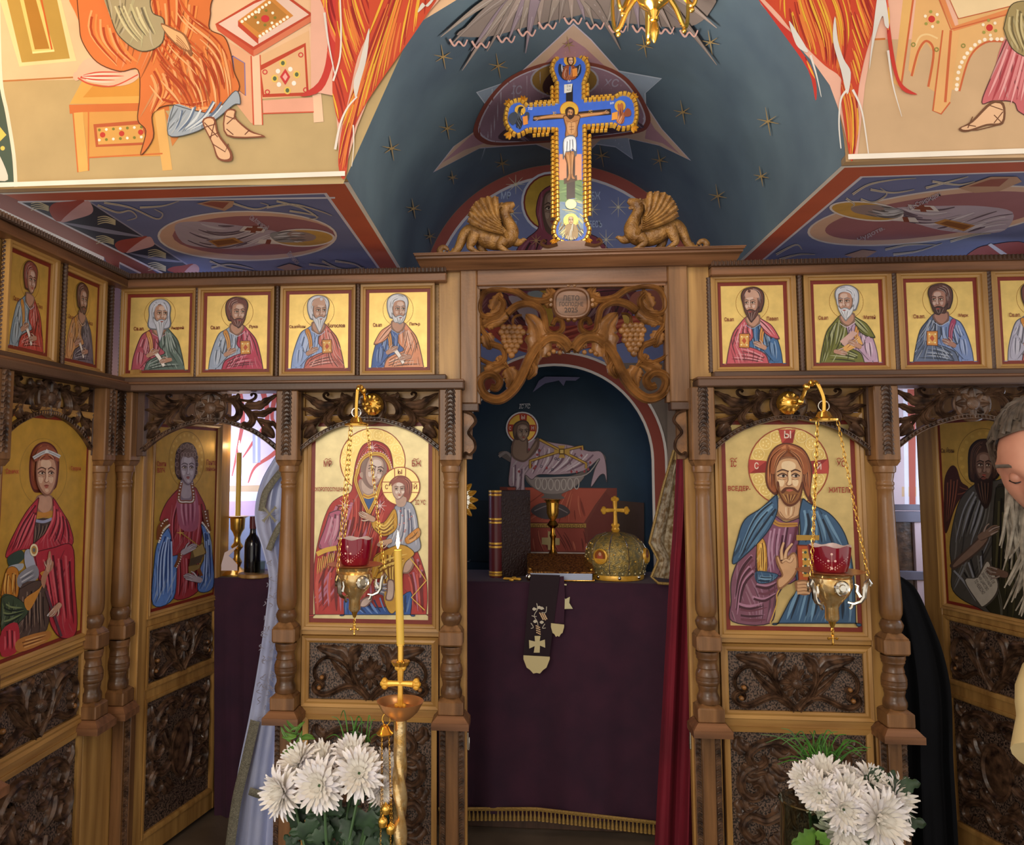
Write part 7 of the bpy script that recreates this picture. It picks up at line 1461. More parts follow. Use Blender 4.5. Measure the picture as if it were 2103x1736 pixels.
# ---- chandelier tip at the top of the photo ----
ych = 2.3; Cx = atY(1343, 40, ych); Sx = px2m(ych)
ch = thing('brass_chandelier', (Cx.x, ych, atY(1343, 88, ych).z), 'brass chandelier whose lower tip hangs in at the top of the vault', 'chandelier')
mb = MB(); mb.lathe([(r * Sx, atY(1343, py, ych).z) for r, py in ((2, 88), (6, 82), (11, 66), (9, 52), (6, 45), (9, 43), (10, 38), (7, 36), (10, 30), (12, 26), (8, 24), (12, 20), (20, 15), (30, 6), (34, -4), (40, -30), (30, -60), (16, -90), (12, -160))], (Cx.x, ych, 0), 28); mb.build('turned_stem', M['brass'], ch)
for k in range(6):
    a = PI * .83 + 2 * PI * k / 6; mb = MB(); c, s_ = math.cos(a), math.sin(a)
    q = lambda r, py: (Cx.x + r * Sx * c, ych + r * Sx * s_, atY(1343, py, ych).z)
    P = spl([Vector(q(*w)) for w in ((36, -20), (60, 5), (78, 35), (88, 30), (92, -10), (90, -60))], False, 6); mb.tube(P, lambda T: Sx * (6 - 2.5 * T), 8); mb.ball(q(80, 46), 6 * Sx, 8, 6); mb.build('curved_arm', M['brass'], ch)
# ---------------- chrysanthemums ----------------
M['petal'] = mat('white_petal', 'F0EEF6', .6, nz=('E6E0D4', (30, 30, 30), 2, .3, .7)); M['petal_core'] = mat('cream_petal', 'EEEAE2', .6)
M['leaf'] = mat('dark_green_leaf', '2E4A2C', .5, nz=('1C3020', (25, 25, 25), 3, .3, .7)); M['leaf_fresh'] = mat('fresh_green_leaf', '5E8A2E', .5, nz=('3E6424', (25, 25, 25), 3, .3, .7)); M['stalk'] = mat('green_stalk', '3E5E34', .55)
M['glass_v'] = mat('clear_vase_glass', 'C8D0C0', .05); M['glass_v'].node_tree.nodes['Principled BSDF'].inputs['Transmission Weight'].default_value = 1; M['glass_v'].node_tree.nodes['Principled BSDF'].inputs['IOR'].default_value = 1.12
M['grass'] = mat('grass_blade_green', '4E8A2A', .5, nz=('2E5A20', (20, 20, 20), 2, .3, .7))
def mum(c, r, d, label, group, base):
    """chrysanthemum head: c centre, d facing direction"""
    d = Vector(d).normalized(); e = d.orthogonal().normalized(); f = d.cross(e); c = Vector(c)
    t = thing('chrysanthemum', c - d * r * .4, label, 'flower', group)
    for ring, (n, L, el, w) in enumerate(((22, 1.0, -.12, .15), (22, .95, .2, .15), (20, .82, .5, .14), (16, .64, .8, .12), (12, .44, 1.1, .1))):
        mb = MB()
        for i in range(n):
            a = 2 * PI * (i + .5 * (ring % 2)) / n + random.uniform(-.1, .1); lo = e * math.cos(a) + f * math.sin(a); ee = el + random.uniform(-.12, .12); LL = r * L * random.uniform(.85, 1.1)
            side = d.cross(lo); rows = []
            for k, (tt, ww, up) in enumerate(((.12, .4, 0), (.5, 1, .03), (.8, 1.05, .0), (1, .3, .1 if ring > 1 else -.1))):
                p = c + lo * (LL * tt * math.cos(ee * tt)) + d * (LL * tt * math.sin(ee) + r * up * LL / r) - d * r * .15 * (1 - tt)
                wd_ = side * (r * w * ww * .5); rows.append([p - wd_ + d * r * .03, p, p + wd_ + d * r * .03])
            mb.grid(rows)
        o = mb.build('petal_ring', M['petal'] if ring < 3 else M['petal_core'], t); o['kind'] = 'stuff'
    mb = MB(); b = Vector(base); P = spl([c - d * r * .1, c - d * r * .6 + Vector((0, 0, -r * .4)), c.lerp(b, .5), b], False, 5); mb.tube(P, .004, 6); mb.build('stem', M['stalk'], t)
    return t
def leafy(name, c, n, spread, m, label, group=None, size=.05, up=(0, 0, 1), lobed=True, base=None):
    t = thing(name, base or c, label, 'foliage', group); c = Vector(c)
    for i in range(n):
        a = random.uniform(0, 2 * PI); q = c + Vector((random.uniform(-1, 1) * spread[0], random.uniform(-1, 1) * spread[1], random.uniform(-1, 1) * spread[2]))
        u = Vector((math.cos(a), -.3 - .5 * random.random(), math.sin(a) * .6 + up[2] * .1)).normalized(); nn = Vector((random.uniform(-.4, .4), -1, random.uniform(-.2, .6))).normalized()
        u = (u - nn * u.dot(nn)).normalized(); v = nn.cross(u); s = size * random.uniform(.7, 1.3); F = Fr(q, u, nn, v)
        mb = MB(); W = (lambda T: s * (.75 * math.sin(PI * min(1, T * .95 + .05)) ** .7) * (1 + .28 * math.cos(2 * PI * 3.5 * T)) * (1.15 - .5 * T) + .002) if lobed else (lambda T: s * .3 * math.sin(PI * min(1, T * .95 + .05)) + .001)
        mb.ribbon(F, [(0, 0), (s * .5, s * .08), (s, 0), (s * 1.4, -s * .15)], W, s * .1, 0, (0, .5, .2, .5, 0), n=5); mb.build('leaf', m, t)
    return t
def grass(c, n, h, sp, label, base, group):
    t = thing('grass_spray', base, label, 'grass', group); c = Vector(c)
    for i in range(n):
        a = random.uniform(0, 2 * PI); L = h * random.uniform(.5, 1.1); o = Vector((math.cos(a), math.sin(a) * .5, 0)) * sp * random.uniform(.3, 1); q = c + Vector((random.uniform(-.03, .03), random.uniform(-.02, .02), 0))
        P = spl([q, q + o * .3 + Vector((0, 0, L * .5)), q + o * .8 + Vector((0, 0, L * .9)), q + o * 1.3 + Vector((0, 0, L * (.95 if i % 2 else .75)))], False, 4)
        mb = MB(); mb.tube(P, lambda T: .0032 * (1 - .85 * T) + .0003, 4); mb.build('blade', M['grass'], t)
    return t
yl = 2.28
basL = atY(690, 1900, yl)
GL, GR = 'chrysanthemums of the bouquet beside the candle stand', 'chrysanthemums of the bouquet before the blessing man bay'
for px, py, r, dy, d, lab in ((612, 1562, 46, .06, (-.4, -.7, .7), 'white chrysanthemum at the upper outer edge of the bouquet by the candle stand'), (660, 1556, 40, .08, (-.1, -.6, .9), 'half-hidden white chrysanthemum at the top middle of the bouquet by the candle stand'), (724, 1550, 46, .06, (.1, -.7, .8), 'white chrysanthemum at the upper inner side of the bouquet by the candle stand'),
    (577, 1628, 54, 0, (-.5, -.8, .1), 'drooping white chrysanthemum lowest on the vestment side of its bouquet'), (654, 1614, 58, -.04, (-.1, -1, .35), 'largest white chrysanthemum at the front of the bouquet by the candle stand'), (737, 1588, 54, -.03, (.1, -1, .5), 'round white chrysanthemum at the front, nearest the brass pole'),
    (790, 1570, 34, .05, (.7, -.5, .5), 'small white chrysanthemum behind the hanging bell chains'), (783, 1626, 32, .02, (.6, -.7, 0), 'small white chrysanthemum low beside the brass bells')):
    mum(atY(px, py, yl + dy), r * px2m(yl + dy), d, lab, GL, basL)
leafy('chrysanthemum_foliage', atY(690, 1700, yl + .04), 60, (.13, .05, .06), M['leaf'], 'dark green leaves under the white flowers by the candle stand', None, .05, base=basL)
leafy('fresh_greenery', atY(610, 1512, yl + .1), 14, (.02, .02, .02), M['leaf_fresh'], 'bright green sprig above the white flowers, below the column plinth', None, .032, lobed=False)
grass(atY(735, 1560, yl + .12), 16, .14, .06, 'grass blades rising from the bouquet by the candle stand', atY(735, 1560, yl + .12), 'grass sprays')
vs_ = thing('flower_vase', (basL.x, yl + .02, 0), 'vase below the white flowers by the candle stand', 'vase')
mb = MB(); mb.lathe([(.06, 0), (.075, .04), (.085, .14), (.07, .25), (.055, .3), (.06, .33), (.05, .33), (.05, .28), (.065, .14), (.02, .03)], (basL.x, yl + .02, 0), 24); mb.build('vase_body', M['glass_v'], vs_)
yr = 2.35; basR = atY(1690, 1900, yr)
for px, py, r, dy, d, lab in ((1650, 1600, 33, .03, (-.6, -.7, .4), 'white chrysanthemum on the gate side of the bouquet before the blessing man bay'), (1692, 1586, 42, .06, (-.2, -.6, .8), 'topmost white chrysanthemum of the bouquet before the blessing man bay'), (1741, 1596, 30, .08, (.1, -.6, .8), 'small white chrysanthemum behind the top of the bouquet before the blessing man bay'),
    (1792, 1608, 42, .06, (.3, -.6, .7), 'white chrysanthemum high towards the black robe in its bouquet'), (1682, 1630, 43, -.01, (-.4, -.9, .2), 'white chrysanthemum below the topmost one, with drooping petals on the vase side'), (1740, 1626, 44, 0, (0, -.9, .5), 'white chrysanthemum in the very middle of the bouquet before the blessing man bay'),
    (1842, 1640, 48, .04, (.7, -.6, .3), 'outermost white chrysanthemum of its bouquet, nearest the black robe'), (1734, 1664, 48, -.04, (-.1, -1, .2), 'white chrysanthemum above the single light green leaf'), (1810, 1684, 62, -.05, (.2, -1, .2), 'largest cream white chrysanthemum low in the bouquet before the blessing man bay'), (1734, 1712, 50, -.03, (-.2, -1, 0), 'lowest white chrysanthemum, cut by the bottom edge of the photo')):
    mum(atY(px, py, yr + dy), r * px2m(yr + dy), d, lab, GR, basR)
leafy('chrysanthemum_foliage', atY(1770, 1650, yr + .06), 26, (.08, .03, .06), M['leaf'], 'dark leaves among the white flowers before the blessing man bay', None, .05, base=basR)
leafy('broad_leaf_sprig', atY(1672, 1710, yr - .05), 3, (.012, .01, .012), M['leaf_fresh'], 'light green lobed leaves beside the glass vase', None, .05)
grass(atY(1690, 1600, yr + .12), 46, .13, .12, 'loose grass rising behind the bouquet before the blessing man bay', atY(1690, 1600, yr + .12), 'grass sprays')
vx = atY(1625, 1700, yr + .03); vs_ = thing('flower_vase', (vx.x + .05, yr + .03, 0), 'clear glass vase beside the bouquet before the blessing man bay', 'vase')
mb = MB(); zt_ = atY(1625, 1652, yr).z; mb.lathe([(.05, 0), (.07, .02), (.085, zt_ * .5), (.075, zt_ - .02), (.08, zt_), (.07, zt_), (.065, zt_ - .03), (.075, zt_ * .5), (.06, .03), (.01, .025)], (vx.x + .05, yr + .03, 0), 28); mb.build('vase_body', M['glass_v'], vs_)
# ---------------- the altar behind the gate ----------------
M['plum'] = mat('plum_velvet', '3E1A30', .9, nz=('30142A', (9, 9, 9), 3, .3, .7), sheen=.05, bump=.05, bs=300)
M['plum_dark'] = mat('dark_plum_velvet', '1E0A16', .85)
M['crimson'] = mat('crimson_velvet', '7E0A26', .8, nz=('5E061C', (6, 6, 3), 3, .3, .7))
M['braid'] = mat('gold_braid', 'B08E4A', .55, .2, nz=('7E6230', (200, 200, 200), 2, .3, .7))
M['lace'] = mat('gold_lace', 'CDBE8C', .6)
M['leather'] = mat('maroon_leather', '5A1A20', .4); M['darkleather'] = mat('dark_embossed_leather', '2E1C1A', .4, bump=.6, bs=120)
M['page'] = mat('page_edges', 'B9C4E0', .7); M['filigree'] = mat('gold_filigree', 'C08A48', .3, .9, nz=('5A2E16', (130, 130, 130), 3, .4, .6), bump=.8, bs=160)
M['mitre'] = mat('mitre_brocade', 'B89A50', .42, .5, nz=('7A7250', (70, 70, 70), 3, .35, .65), bump=.5, bs=150)
M['brocade'] = mat('pale_brocade', 'C9BBA0', .6, nz=('8A6E48', (45, 45, 45), 3, .4, .6), bump=.3, bs=120)
M['satin'] = mat('white_satin_daylight_tint', 'C3CBEA', .38, nz=('AEB8E0', (10, 10, 6), 4, .3, .7), bump=.15, bs=60); M['trim'] = mat('silver_gold_trim', '8E8A78', .5, .3, nz=('6A675A', (150, 150, 150), 2, .3, .7), bump=.4, bs=250)  # the satin is white cloth with cool window daylight put into its colour
M['black'] = mat('black_cloth', '0E1016', .9, spec=.2, nz=('090A0E', (6, 6, 6), 3, .3, .7)); M['glass_d'] = mat('dark_bottle_glass', '0E0C10', .08, 0, spec=.7)
def sheet(L, R, y, folds, amp, y2=None, n=40, m=24, ph=0, grow=True, sm=True, rise=1):
    """hanging cloth between two outlines drawn over the picture at depth y"""
    A = spl([Vector(p) for p in pts(L)], False, 8) if sm else [Vector(p) for p in pts(L)]; B = spl([Vector(p) for p in pts(R)], False, 8) if sm else [Vector(p) for p in pts(R)]
    s = lambda P, t: P[min(int(t * (len(P) - 1)), len(P) - 2)].lerp(P[min(int(t * (len(P) - 1)), len(P) - 2) + 1], t * (len(P) - 1) - min(int(t * (len(P) - 1)), len(P) - 2))
    rows = []; rows2 = []
    for i in range(n + 1):
        t = i / n; a, b = s(A, t), s(B, t); row = []
        for j in range(m * 2 + 1):
            u = j / (m * 2); q = a.lerp(b, u); k = amp * (t ** rise if grow else 1)
            yy = (y if y2 is None else y + (y2 - y) * u) + k * (math.sin(2 * PI * folds * u + ph + .8 * math.sin(3 * t)) + .4 * math.sin(2 * PI * folds * 2.3 * u + 1.3 + t))
            row.append(atY(q.x, q.y, yy))
        rows.append(row)
    mb = MB(); mb.grid(rows); k = len(mb.v); mb.grid([[p + Vector((0, .004, 0)) for p in r] for r in rows]); return mb
YA = 3.5; ZA = atY(1150, 1197, YA).z
al = thing('altar_table', (.2, YA + .17, 0), 'altar table draped in plum velvet with a gold fringe behind the gate', 'altar')
part('table_top', M['plum'], al, FRONT, (-.55, .98, ZA - .03, ZA, D - 3.9, D - YA), c=.008)
part('table_frame', M['walnut'], al, FRONT, (-.5, .93, 0, ZA - .03, D - 3.88, D - YA - .05))
mb = sheet("900,1197 900,1400 900,1665", "1440,1200 1440,1450 1440,1700", YA - .004, 3, .022, n=30, m=40, rise=1.2)
# the hem runs a little lower towards the curtain
mb.build('altar_cloth', M['plum'], al)
def hem(px): return 1662 + max(0, (px - 1100)) / 245 * 28
mb = MB(); mb.tube([atY(px, hem(px), YA - .035 - .012 * math.sin(px * .03)) for px in range(900, 1440, 12)], .008, 6); br = mb.build('fringe_braid', M['braid'], al)
tas = None
for i in range(58):
    px = 905 + i * 8.4; q = atY(px, hem(px), YA - .035 - .012 * math.sin(px * .03))
    if tas is None: mb = MB(); mb.lathe([(.0075, -.045), (.006, -.03), (.0035, -.012), (.003, 0)], BASE[br.name], 6); tas = mb.build('tassel', M['braid'], br); tas.location = q - BASE[br.name]
    else: c = tas.copy(); COL.objects.link(c); c.parent = br; c.location = q - BASE[br.name]
# stole with embroidered ends
so = thing('embroidered_stole', atY(1105, 1380, YA - .03), 'dark plum stole with embroidered vine and cross hanging over the altar front', 'stole')
mb = sheet("1132,1186 1136,1230 1133,1282", "1158,1184 1160,1230 1158,1280", YA - .035, 1, .002, n=14, m=6); mb.build('rear_end', M['plum'], so)
mb = sheet("1090,1180 1083,1250 1075,1346", "1150,1182 1140,1260 1128,1350", YA - .045, 1, .003, n=20, m=8); fe = mb.build('front_end', M['plum_dark'], so)
EF = Fr((0, YA - .053, 0), (1, 0, 0), (0, -1, 0)); P = Paint(EF, 930, 1150, .3376)
for S in ("510,265 515,300 495,340 515,380 518,420", "490,290 505,300 540,290 555,300", "570,285 565,320 540,320", "480,340 495,345 510,345", "475,385 490,410 475,418", "560,390 545,415 565,415"): P.stroke(S, 'B9B0A0', 5, 4)
for x, y in ((495, 300), (540, 295), (500, 375), (540, 380), (525, 290)): P.poly([(x - 12, y), (x, y - 10), (x + 14, y), (x, y + 10)], 'C9C0AC')
for k in range(14): P.ell(530 + (k % 3) * 12 + k * 1.5, 325 + k * 3, 6, 4, 'D8B48A', .6, n=8)
for k in range(12): P.ell(508 + (k % 3) * 9 + k * .4, 402 + k * 4.5, 5, 4, 'D8B48A', .6, n=8)
P.poly("497,463 533,463 528,495 560,485 562,535 530,522 528,565 492,565 498,525 465,540 463,488 500,497", 'C9BC8E', 0)
P.done('embroidery', fe, [M['paint'], M['gold']])
for cx_, w, y0, y1, pr in ((1102, 54, 1346, 1382, .053), (1145, 27, 1280, 1306, .043)):
    mb = MB(); F = Fr((0, YA - pr, 0), (1, 0, 0), (0, -1, 0)); n = 8
    pl = [F.uv(cx_ - w / 2, y0), F.uv(cx_ + w / 2, y0 + 3)] + [F.uv(cx_ + w / 2 - w * i / n, y0 + 8 + (y1 - y0 - 8) * math.sin(PI * i / n) ** .7 + (3 if i % 2 else 0)) for i in range(n + 1)]
    mb.prism(F, pl, 0, .003); o = mb.build('gold_lace', M['lace'], so)
P = Paint(Fr((0, YA - .034, 0), (1, 0, 0), (0, -1, 0)), 930, 1150, .3376)
P.poly("668,195 684,240 712,225 708,262 730,298 668,300", 'CFC79C', 0); P.line("670,150 692,152", 'CFC79C', 8)
P.done('embroidered_star', al)
# gospel book
def obox(c, sx, sy, z0, z1, rot, m, name, parent, ch=.002):
    F = Fr((c[0], c[1], 0), (math.cos(rot), math.sin(rot), 0), (math.sin(rot), -math.cos(rot), 0)); mb = MB(); mb.fbox(F, -sx / 2, sx / 2, z0, z1, -sy / 2, sy / 2, ch); return mb.build(name, m, parent)
gc_ = atY(1150, 1180, 3.6); gb = thing('gospel_book', (gc_.x, 3.61, ZA), 'thick gold-covered book with blue-white page edges lying on the altar', 'book')
ti = .3; BF = Fr((gc_.x, 3.52, ZA + .002), (1, 0, 0), (0, -math.sin(ti), math.cos(ti)), Vector((0, math.cos(ti), math.sin(ti))))   # lies on a sloping rest
for z0, z1, m_, nm, sx, sy in ((.0, .006, M['brass'], 'back_cover', .285, .2), (.006, .036, M['page'], 'pages', .265, .19), (.036, .043, M['filigree'], 'front_cover', .285, .2)): part(nm, m_, gb, BF, (-sx / 2, sx / 2, 0, sy, z0, z1))
mb = MB(); mb.prism(Fr((gc_.x - .1, 0, 0), (0, 1, 0), (-1, 0, 0)), [(3.53, ZA), (3.71, ZA), (3.71, ZA + .055)], -.2, 0); mb.build('book_rest', M['walnut'], gb)
for dx in (-.13, .13): mb = MB(); mb.ball(BF.p(dx, .02, .046), .007, 8, 6); mb.build('corner_stud', M['brass'], gb)
mb = MB(); mb.ball(BF.p(-.135, .0, .02), .016, 10, 8); mb.build('clasp', M['silver'], gb)
# red-spined book standing
q = atY(1012, 1165, 3.62); bk = thing('standing_book', (q.x + .06, 3.66, ZA), 'dark leather book with red and gold spine standing on the altar', 'book')
zt_ = atY(990, 1008, 3.62).z; a_ = .55
obox((q.x + .085, 3.69), .17, .05, ZA, zt_, a_, M['darkleather'], 'cover', bk); sp_ = Vector((q.x + .085 - .085 * math.cos(a_), 3.69 - .085 * math.sin(a_), 0))
mb = MB(); mb.lathe([(.03, ZA), (.03, zt_)], sp_, 16, sy=1); spn = mb.build('spine', M['leather'], bk)
for k, f in enumerate((.02, .05, .34, .38, .62, .66, .94, .98)): mb = MB(); mb.lathe([(.0305, ZA + (zt_ - ZA) * f), (.031, ZA + (zt_ - ZA) * (f + .012)), (.0305, ZA + (zt_ - ZA) * (f + .022))], sp_, 16); mb.build('gilt_band', M['gilt'], spn)
# chalice
q = atY(1136, 1140, 3.74); cz0 = ZA
hh = atY(1136, 1026, 3.74).z - cz0; k = hh / 100
cl_ = thing('gold_chalice', (q.x, 3.74, ZA), 'slender gold chalice standing before the niche painting', 'chalice')
mb = MB(); mb.lathe([(r * k, cz0 + h * k) for r, h in ((17, 0), (18, 2), (14, 6), (7, 10), (4, 16), (5, 22), (8, 26), (5, 30), (3, 34), (3, 48), (4.5, 52), (3, 56), (3, 62), (8, 66), (6, 69), (4, 72))], (q.x, 3.74, 0), 24); mb.build('stem_and_foot', M['brass_soft'], cl_)
mb = MB(); mb.lathe([(r * k, cz0 + h * k) for r, h in ((3, 72), (6, 76), (8, 82), (8, 90), (9, 97), (13, 100), (11, 100), (7, 92), (1, 80))], (q.x, 3.74, 0), 24); mb.build('cup', M['brass'], cl_)
# mitre
q = atY(1268, 1190, 3.62); R = .132; mt = thing('jewelled_mitre', (q.x, 3.66, ZA), 'domed gold brocade mitre with a cross standing on the altar', 'mitre'); c0 = Vector((q.x, 3.66, ZA))
mp = [(.84, 0), (.86, .03), (.92, .2), (1.0, .5), (1.02, .75), (.97, 1.0), (.85, 1.22), (.62, 1.42), (.3, 1.52), (.02, 1.54)]
mb = MB(); mb.lathe([(a * R, b * R) for a, b in mp], c0, 36); dome = mb.build('dome', M['mitre'], mt)
def onm(a, h):
    for (r0, h0), (r1, h1) in zip(mp, mp[1:]):
        if h0 <= h <= h1: r = r0 + (r1 - r0) * (h - h0) / (h1 - h0); break
    return c0 + Vector((r * R * 1.01 * math.sin(a), -r * R * 1.01 * math.cos(a), h * R))
for i in range(10):
    a = 2 * PI * i / 10 + .3; mb = MB(); mb.tube([onm(a, h) for h in (.25, .5, .75, 1.0, 1.22, 1.42, 1.5)], .0022, 5); mb.build('seam_cord', M['silver'], dome)
mb = MB(); mb.lathe([(.87 * R, 0), (.9 * R, .02 * R), (.92 * R, .16 * R), (.9 * R, .2 * R), (.86 * R, .2 * R)], c0, 36); rim = mb.build('rim_band', M['gilt'], mt)
for i in range(26):
    a = 2 * PI * i / 26; mb = MB(); mb.ball(onm(a + .1, .26), .004, 6, 4); mb.build('pearl', M['lace'], rim)
for i in range(5):
    a = -1.6 + i * .8; mb = MB(); mb.ball(onm(a, .12), .0085, 8, 6); mb.build('gem', M['silver'], rim)
for a in (-.62, 1.15, 2.7, -2.3):
    e = onm(a, .8); n_ = Vector((math.sin(a), -math.cos(a), .1)); mb = MB(); mb.lathe([(.034, -.004), (.034, .004), (.029, .008), (.026, .004), (.001, .004)], e, 20, ax=n_); md = mb.build('medallion_frame', M['gilt'], mt)
    Fm = Fr(e, (math.cos(a), math.sin(a), 0), n_); P = Paint(Fm.sh(.0045), M2=lambda x, y: (x, y)); P.ell(0, 0, .026, .026, '8A4A1A'); P.ell(0, -.004, .014, .018, 'A8503A'); P.ell(0, .01, .007, .008, 'C9986E'); P.done('portrait', md)
for i in range(40):
    a = random.uniform(-1.6, 1.6); h = random.uniform(.3, 1.4)
    mb = MB(); mb.ball(onm(a, h), random.choice((.003, .004)), 6, 4); mb.build('pearl', M['lace'] if i % 3 else M['gilt'], dome)
mb = MB(); mb.ball(c0 + Vector((0, 0, 1.62 * R)), .018, 10, 8); mb.lathe([(.012, 1.5 * R), (.02, 1.6 * R), (.01, 1.75 * R)], c0, 12); mb.build('orb', M['gilt'], mt)
mb = MB(); cross3(mb, (0, 2.25 * R), .052, Fr((c0.x, c0.y, ZA), (1, 0, 0), (0, -1, 0))); mb.build('top_cross', M['gilt'], mt)
# hand cross lying, ornament at the jamb, crumpled brocade
q = atY(1053, 1183, 3.53); hcx = thing('hand_cross', (q.x, 3.53, ZA), 'small gold hand cross lying beside the gold book', 'cross')
mb = MB(); cross3(mb, (0, 0), .03, Fr((q.x, 3.54, ZA + .008), Vector((.2, 1, 0)), (0, 0, 1), Vector((1, -.2, 0)).normalized())); mb.build('cross_body', M['gilt'], hcx)
q = atY(952, 1030, 3.4); orn = thing('metal_fan', (q.x - .03, 3.4, ZA), 'glittering gold and silver fan half hidden by the gate jamb', 'ornament')
mb = MB(); F = Fr((q.x - .03, 3.55, 0), (1, 0, 0), (0, -1, 0)); 
mb.lathe([(.075, -.004), (.075, .004), (.06, .01), (.03, .006), (.001, .012)], (q.x - .045, 3.55, q.z), 22, ax=(0, -1, 0)); mb.build('fan_disc', M['silver'], orn)
for i in range(16): a = 2 * PI * i / 16; mb = MB(); leaf(mb, Fr((q.x - .045, 3.545, q.z), (1, 0, 0), (0, -1, 0)), [(.05 * math.cos(a), .05 * math.sin(a)), (.075 * math.cos(a), .075 * math.sin(a)), (.1 * math.cos(a), .1 * math.sin(a))], .024, .008, 0, 1, .1); mb.build('fan_ray', M['gilt'], orn)
mb = MB(); mb.lathe([(.03, ZA), (.01, ZA + .02), (.007, q.z - .07)], (q.x - .045, 3.55, 0), 10); mb.build('handle', M['gilt'], orn)
ve = thing('brocade_veil', atY(1370, 1195, 3.45), 'crumpled pale brocade cloth with gold trim hanging beside the red curtain', 'cloth')
mb = sheet("1384,925 1362,1000 1345,1070 1334,1115 1352,1150 1338,1185", "1420,920 1420,1000 1420,1070 1420,1120 1420,1150 1420,1195", 3.45, 2.5, .018, n=36, m=14, grow=False); mb.build('veil_cloth', M['brocade'], ve)
mb = MB(); mb.tube([atY(a, b, 3.43) for a, b in ((1384, 925), (1362, 1000), (1345, 1070), (1334, 1115), (1352, 1150), (1338, 1185), (1352, 1198), (1385, 1200))], .006, 6); mb.build('gold_trim', M['braid'], ve)
mb = MB(); mb.tube([atY(1390, b, 3.44) for b in (905, 920, 945)], lambda T: .006 + .008 * T, 8); mb.build('tassel', M['braid'], ve)
cu = thing('red_curtain', atY(1390, 1800, 3.14), 'crimson velvet curtain drawn to the side of the gate', 'curtain')
mb = sheet("1391,905 1384,1060 1374,1200 1362,1420 1352,1600 1342,1790", "1450,900 1460,1060 1460,1200 1460,1420 1460,1600 1460,1790", 3.14, 2.5, .025, n=40, m=20, grow=False, ph=1.2); mb.build('curtain_cloth', M['crimson'], cu)
for (px, py, x0), lab in (((961, 1520, -1), 'small steel hinge on the gate jamb of the mother and child bay'), ((1417, 1518, 1), 'small steel hinge on the gate jamb of the blessing man bay')):
    q = atY(px, py, 3.01); hg = thing('steel_hinge', q, lab, 'hinge', 'gate hinges')
    part('leaf_plate', M['silver'], hg, Fr((q.x, 3.01, 0), (1, 0, 0), (0, -1, 0)), (-.004, .006, q.z - .035, q.z + .012, -.003, .006)); mb = MB(); mb.lathe([(.0045, q.z - .03), (.0045, q.z + .03)], (q.x, 3.0, 0), 10); mb.build('pin', M['silver'], hg)
# ---- doorway with the vestment ----
ob = thing('side_table', (-1.1, 3.7, 0), 'small table under plum cloth seen past the ajar side door', 'table'); YO = 3.55; ZO = atY(500, 1188, YO).z
part('table_top', M['plum'], ob, FRONT, (-1.36, -.62, ZO - .03, ZO, D - 3.88, D - YO), c=.006)
mb = sheet("440,1188 440,1450 440,1700", "640,1186 640,1450 640,1700", YO - .003, 5, .012, n=20, m=24); mb.build('table_cloth', M['plum'], ob)
part('table_frame', M['walnut'], ob, FRONT, (-1.32, -.66, 0, ZO - .03, D - 3.86, D - YO - .04))
q = atY(486, 1170, 3.66); ck = thing('brass_candlestick', (q.x, 3.66, ZO), 'turned brass candlestick on the plum side table', 'candlestick'); z1 = atY(486, 1060, 3.66).z; k = (z1 - ZO) / 100
mb = MB(); mb.lathe([(r * k, ZO + h * k) for r, h in ((26, 0), (26, 3), (14, 8), (6, 14), (9, 22), (5, 30), (5, 40), (11, 48), (6, 55), (5, 64), (8, 72), (12, 78), (13, 96), (20, 100), (18, 100), (9, 97))], (q.x, 3.66, 0), 22); mb.build('stick_body', M['brass'], ck)
candle((q.x, 3.66, z1), atY(491, 930, 3.66), .0125, 'lit beeswax candle in the doorway beside the white vestment', fl=.055, lightw=.5)
q = atY(518, 1168, 3.64); bt_ = thing('wine_bottle', (q.x, 3.64, ZO), 'dark glass bottle on the plum side table', 'bottle'); hh = atY(518, 1062, 3.64).z - ZO; k = hh / 100
mb = MB(); mb.lathe([(r * k, ZO + h * k) for r, h in ((13, 0), (14, 2), (14, 52), (13, 60), (6, 70), (5, 74), (5, 96), (5.6, 97), (5.6, 100), (4, 100))], (q.x, 3.64, 0), 22); mb.build('bottle_body', M['glass_d'], bt_)
mb = MB(); mb.lathe([(5.8 * k, ZO + 80 * k), (5.8 * k, ZO + 101 * k), (1 * k, ZO + 101.5 * k)], (q.x, 3.64, 0), 18); mb.build('foil_cap', M['leather'], bt_)
q = atY(530, 1168, 3.58); tg = thing('drinking_glass', (q.x, 3.6, ZO), 'small clear glass beside the dark bottle', 'glass'); mb = MB(); mb.lathe([(.022, ZO), (.026, ZO + .07), (.023, ZO + .07), (.02, ZO + .01), (.002, ZO + .008)], (q.x, 3.6, 0), 18); mb.build('glass_body', M['glass_v'], tg)
q = atY(522, 1180, 3.575); wb_ = thing('wooden_board', (q.x, 3.6, ZO), 'round light wooden board at the edge of the plum side table', 'board'); mb = MB(); mb.lathe([(.075, ZO), (.08, ZO + .004), (.08, ZO + .014), (.077, ZO + .018), (.001, ZO + .018)], (q.x, 3.6, 0), 28); mb.build('board_disc', M['honey'], wb_)
pp = thing('paper_sheet', atY(470, 1165, 3.55), 'folded white paper sheets by the ajar side door', 'paper'); F = Fr((0, 3.54, 0), (1, 0, 0), (0, -1, 0))
for S in ("455,1160 462,1135 490,1120 480,1132 470,1142 478,1148 488,1160 488,1172 455,1172",): mb = MB(); mb.prism(F, [F.uv(*p) for p in pts(S)], 0, .004); mb.build('folded_sheet', M['milk'], pp)
ve2 = thing('white_vestment', atY(540, 1790, 3.22), 'white priest vestment, blue daylight put into its colour, with silvery trim hanging in the doorway', 'vestment')
Lx = "602,880 570,930 538,985 524,1040 526,1085 540,1130 552,1185 548,1240 536,1330 512,1470 486,1600 460,1790"
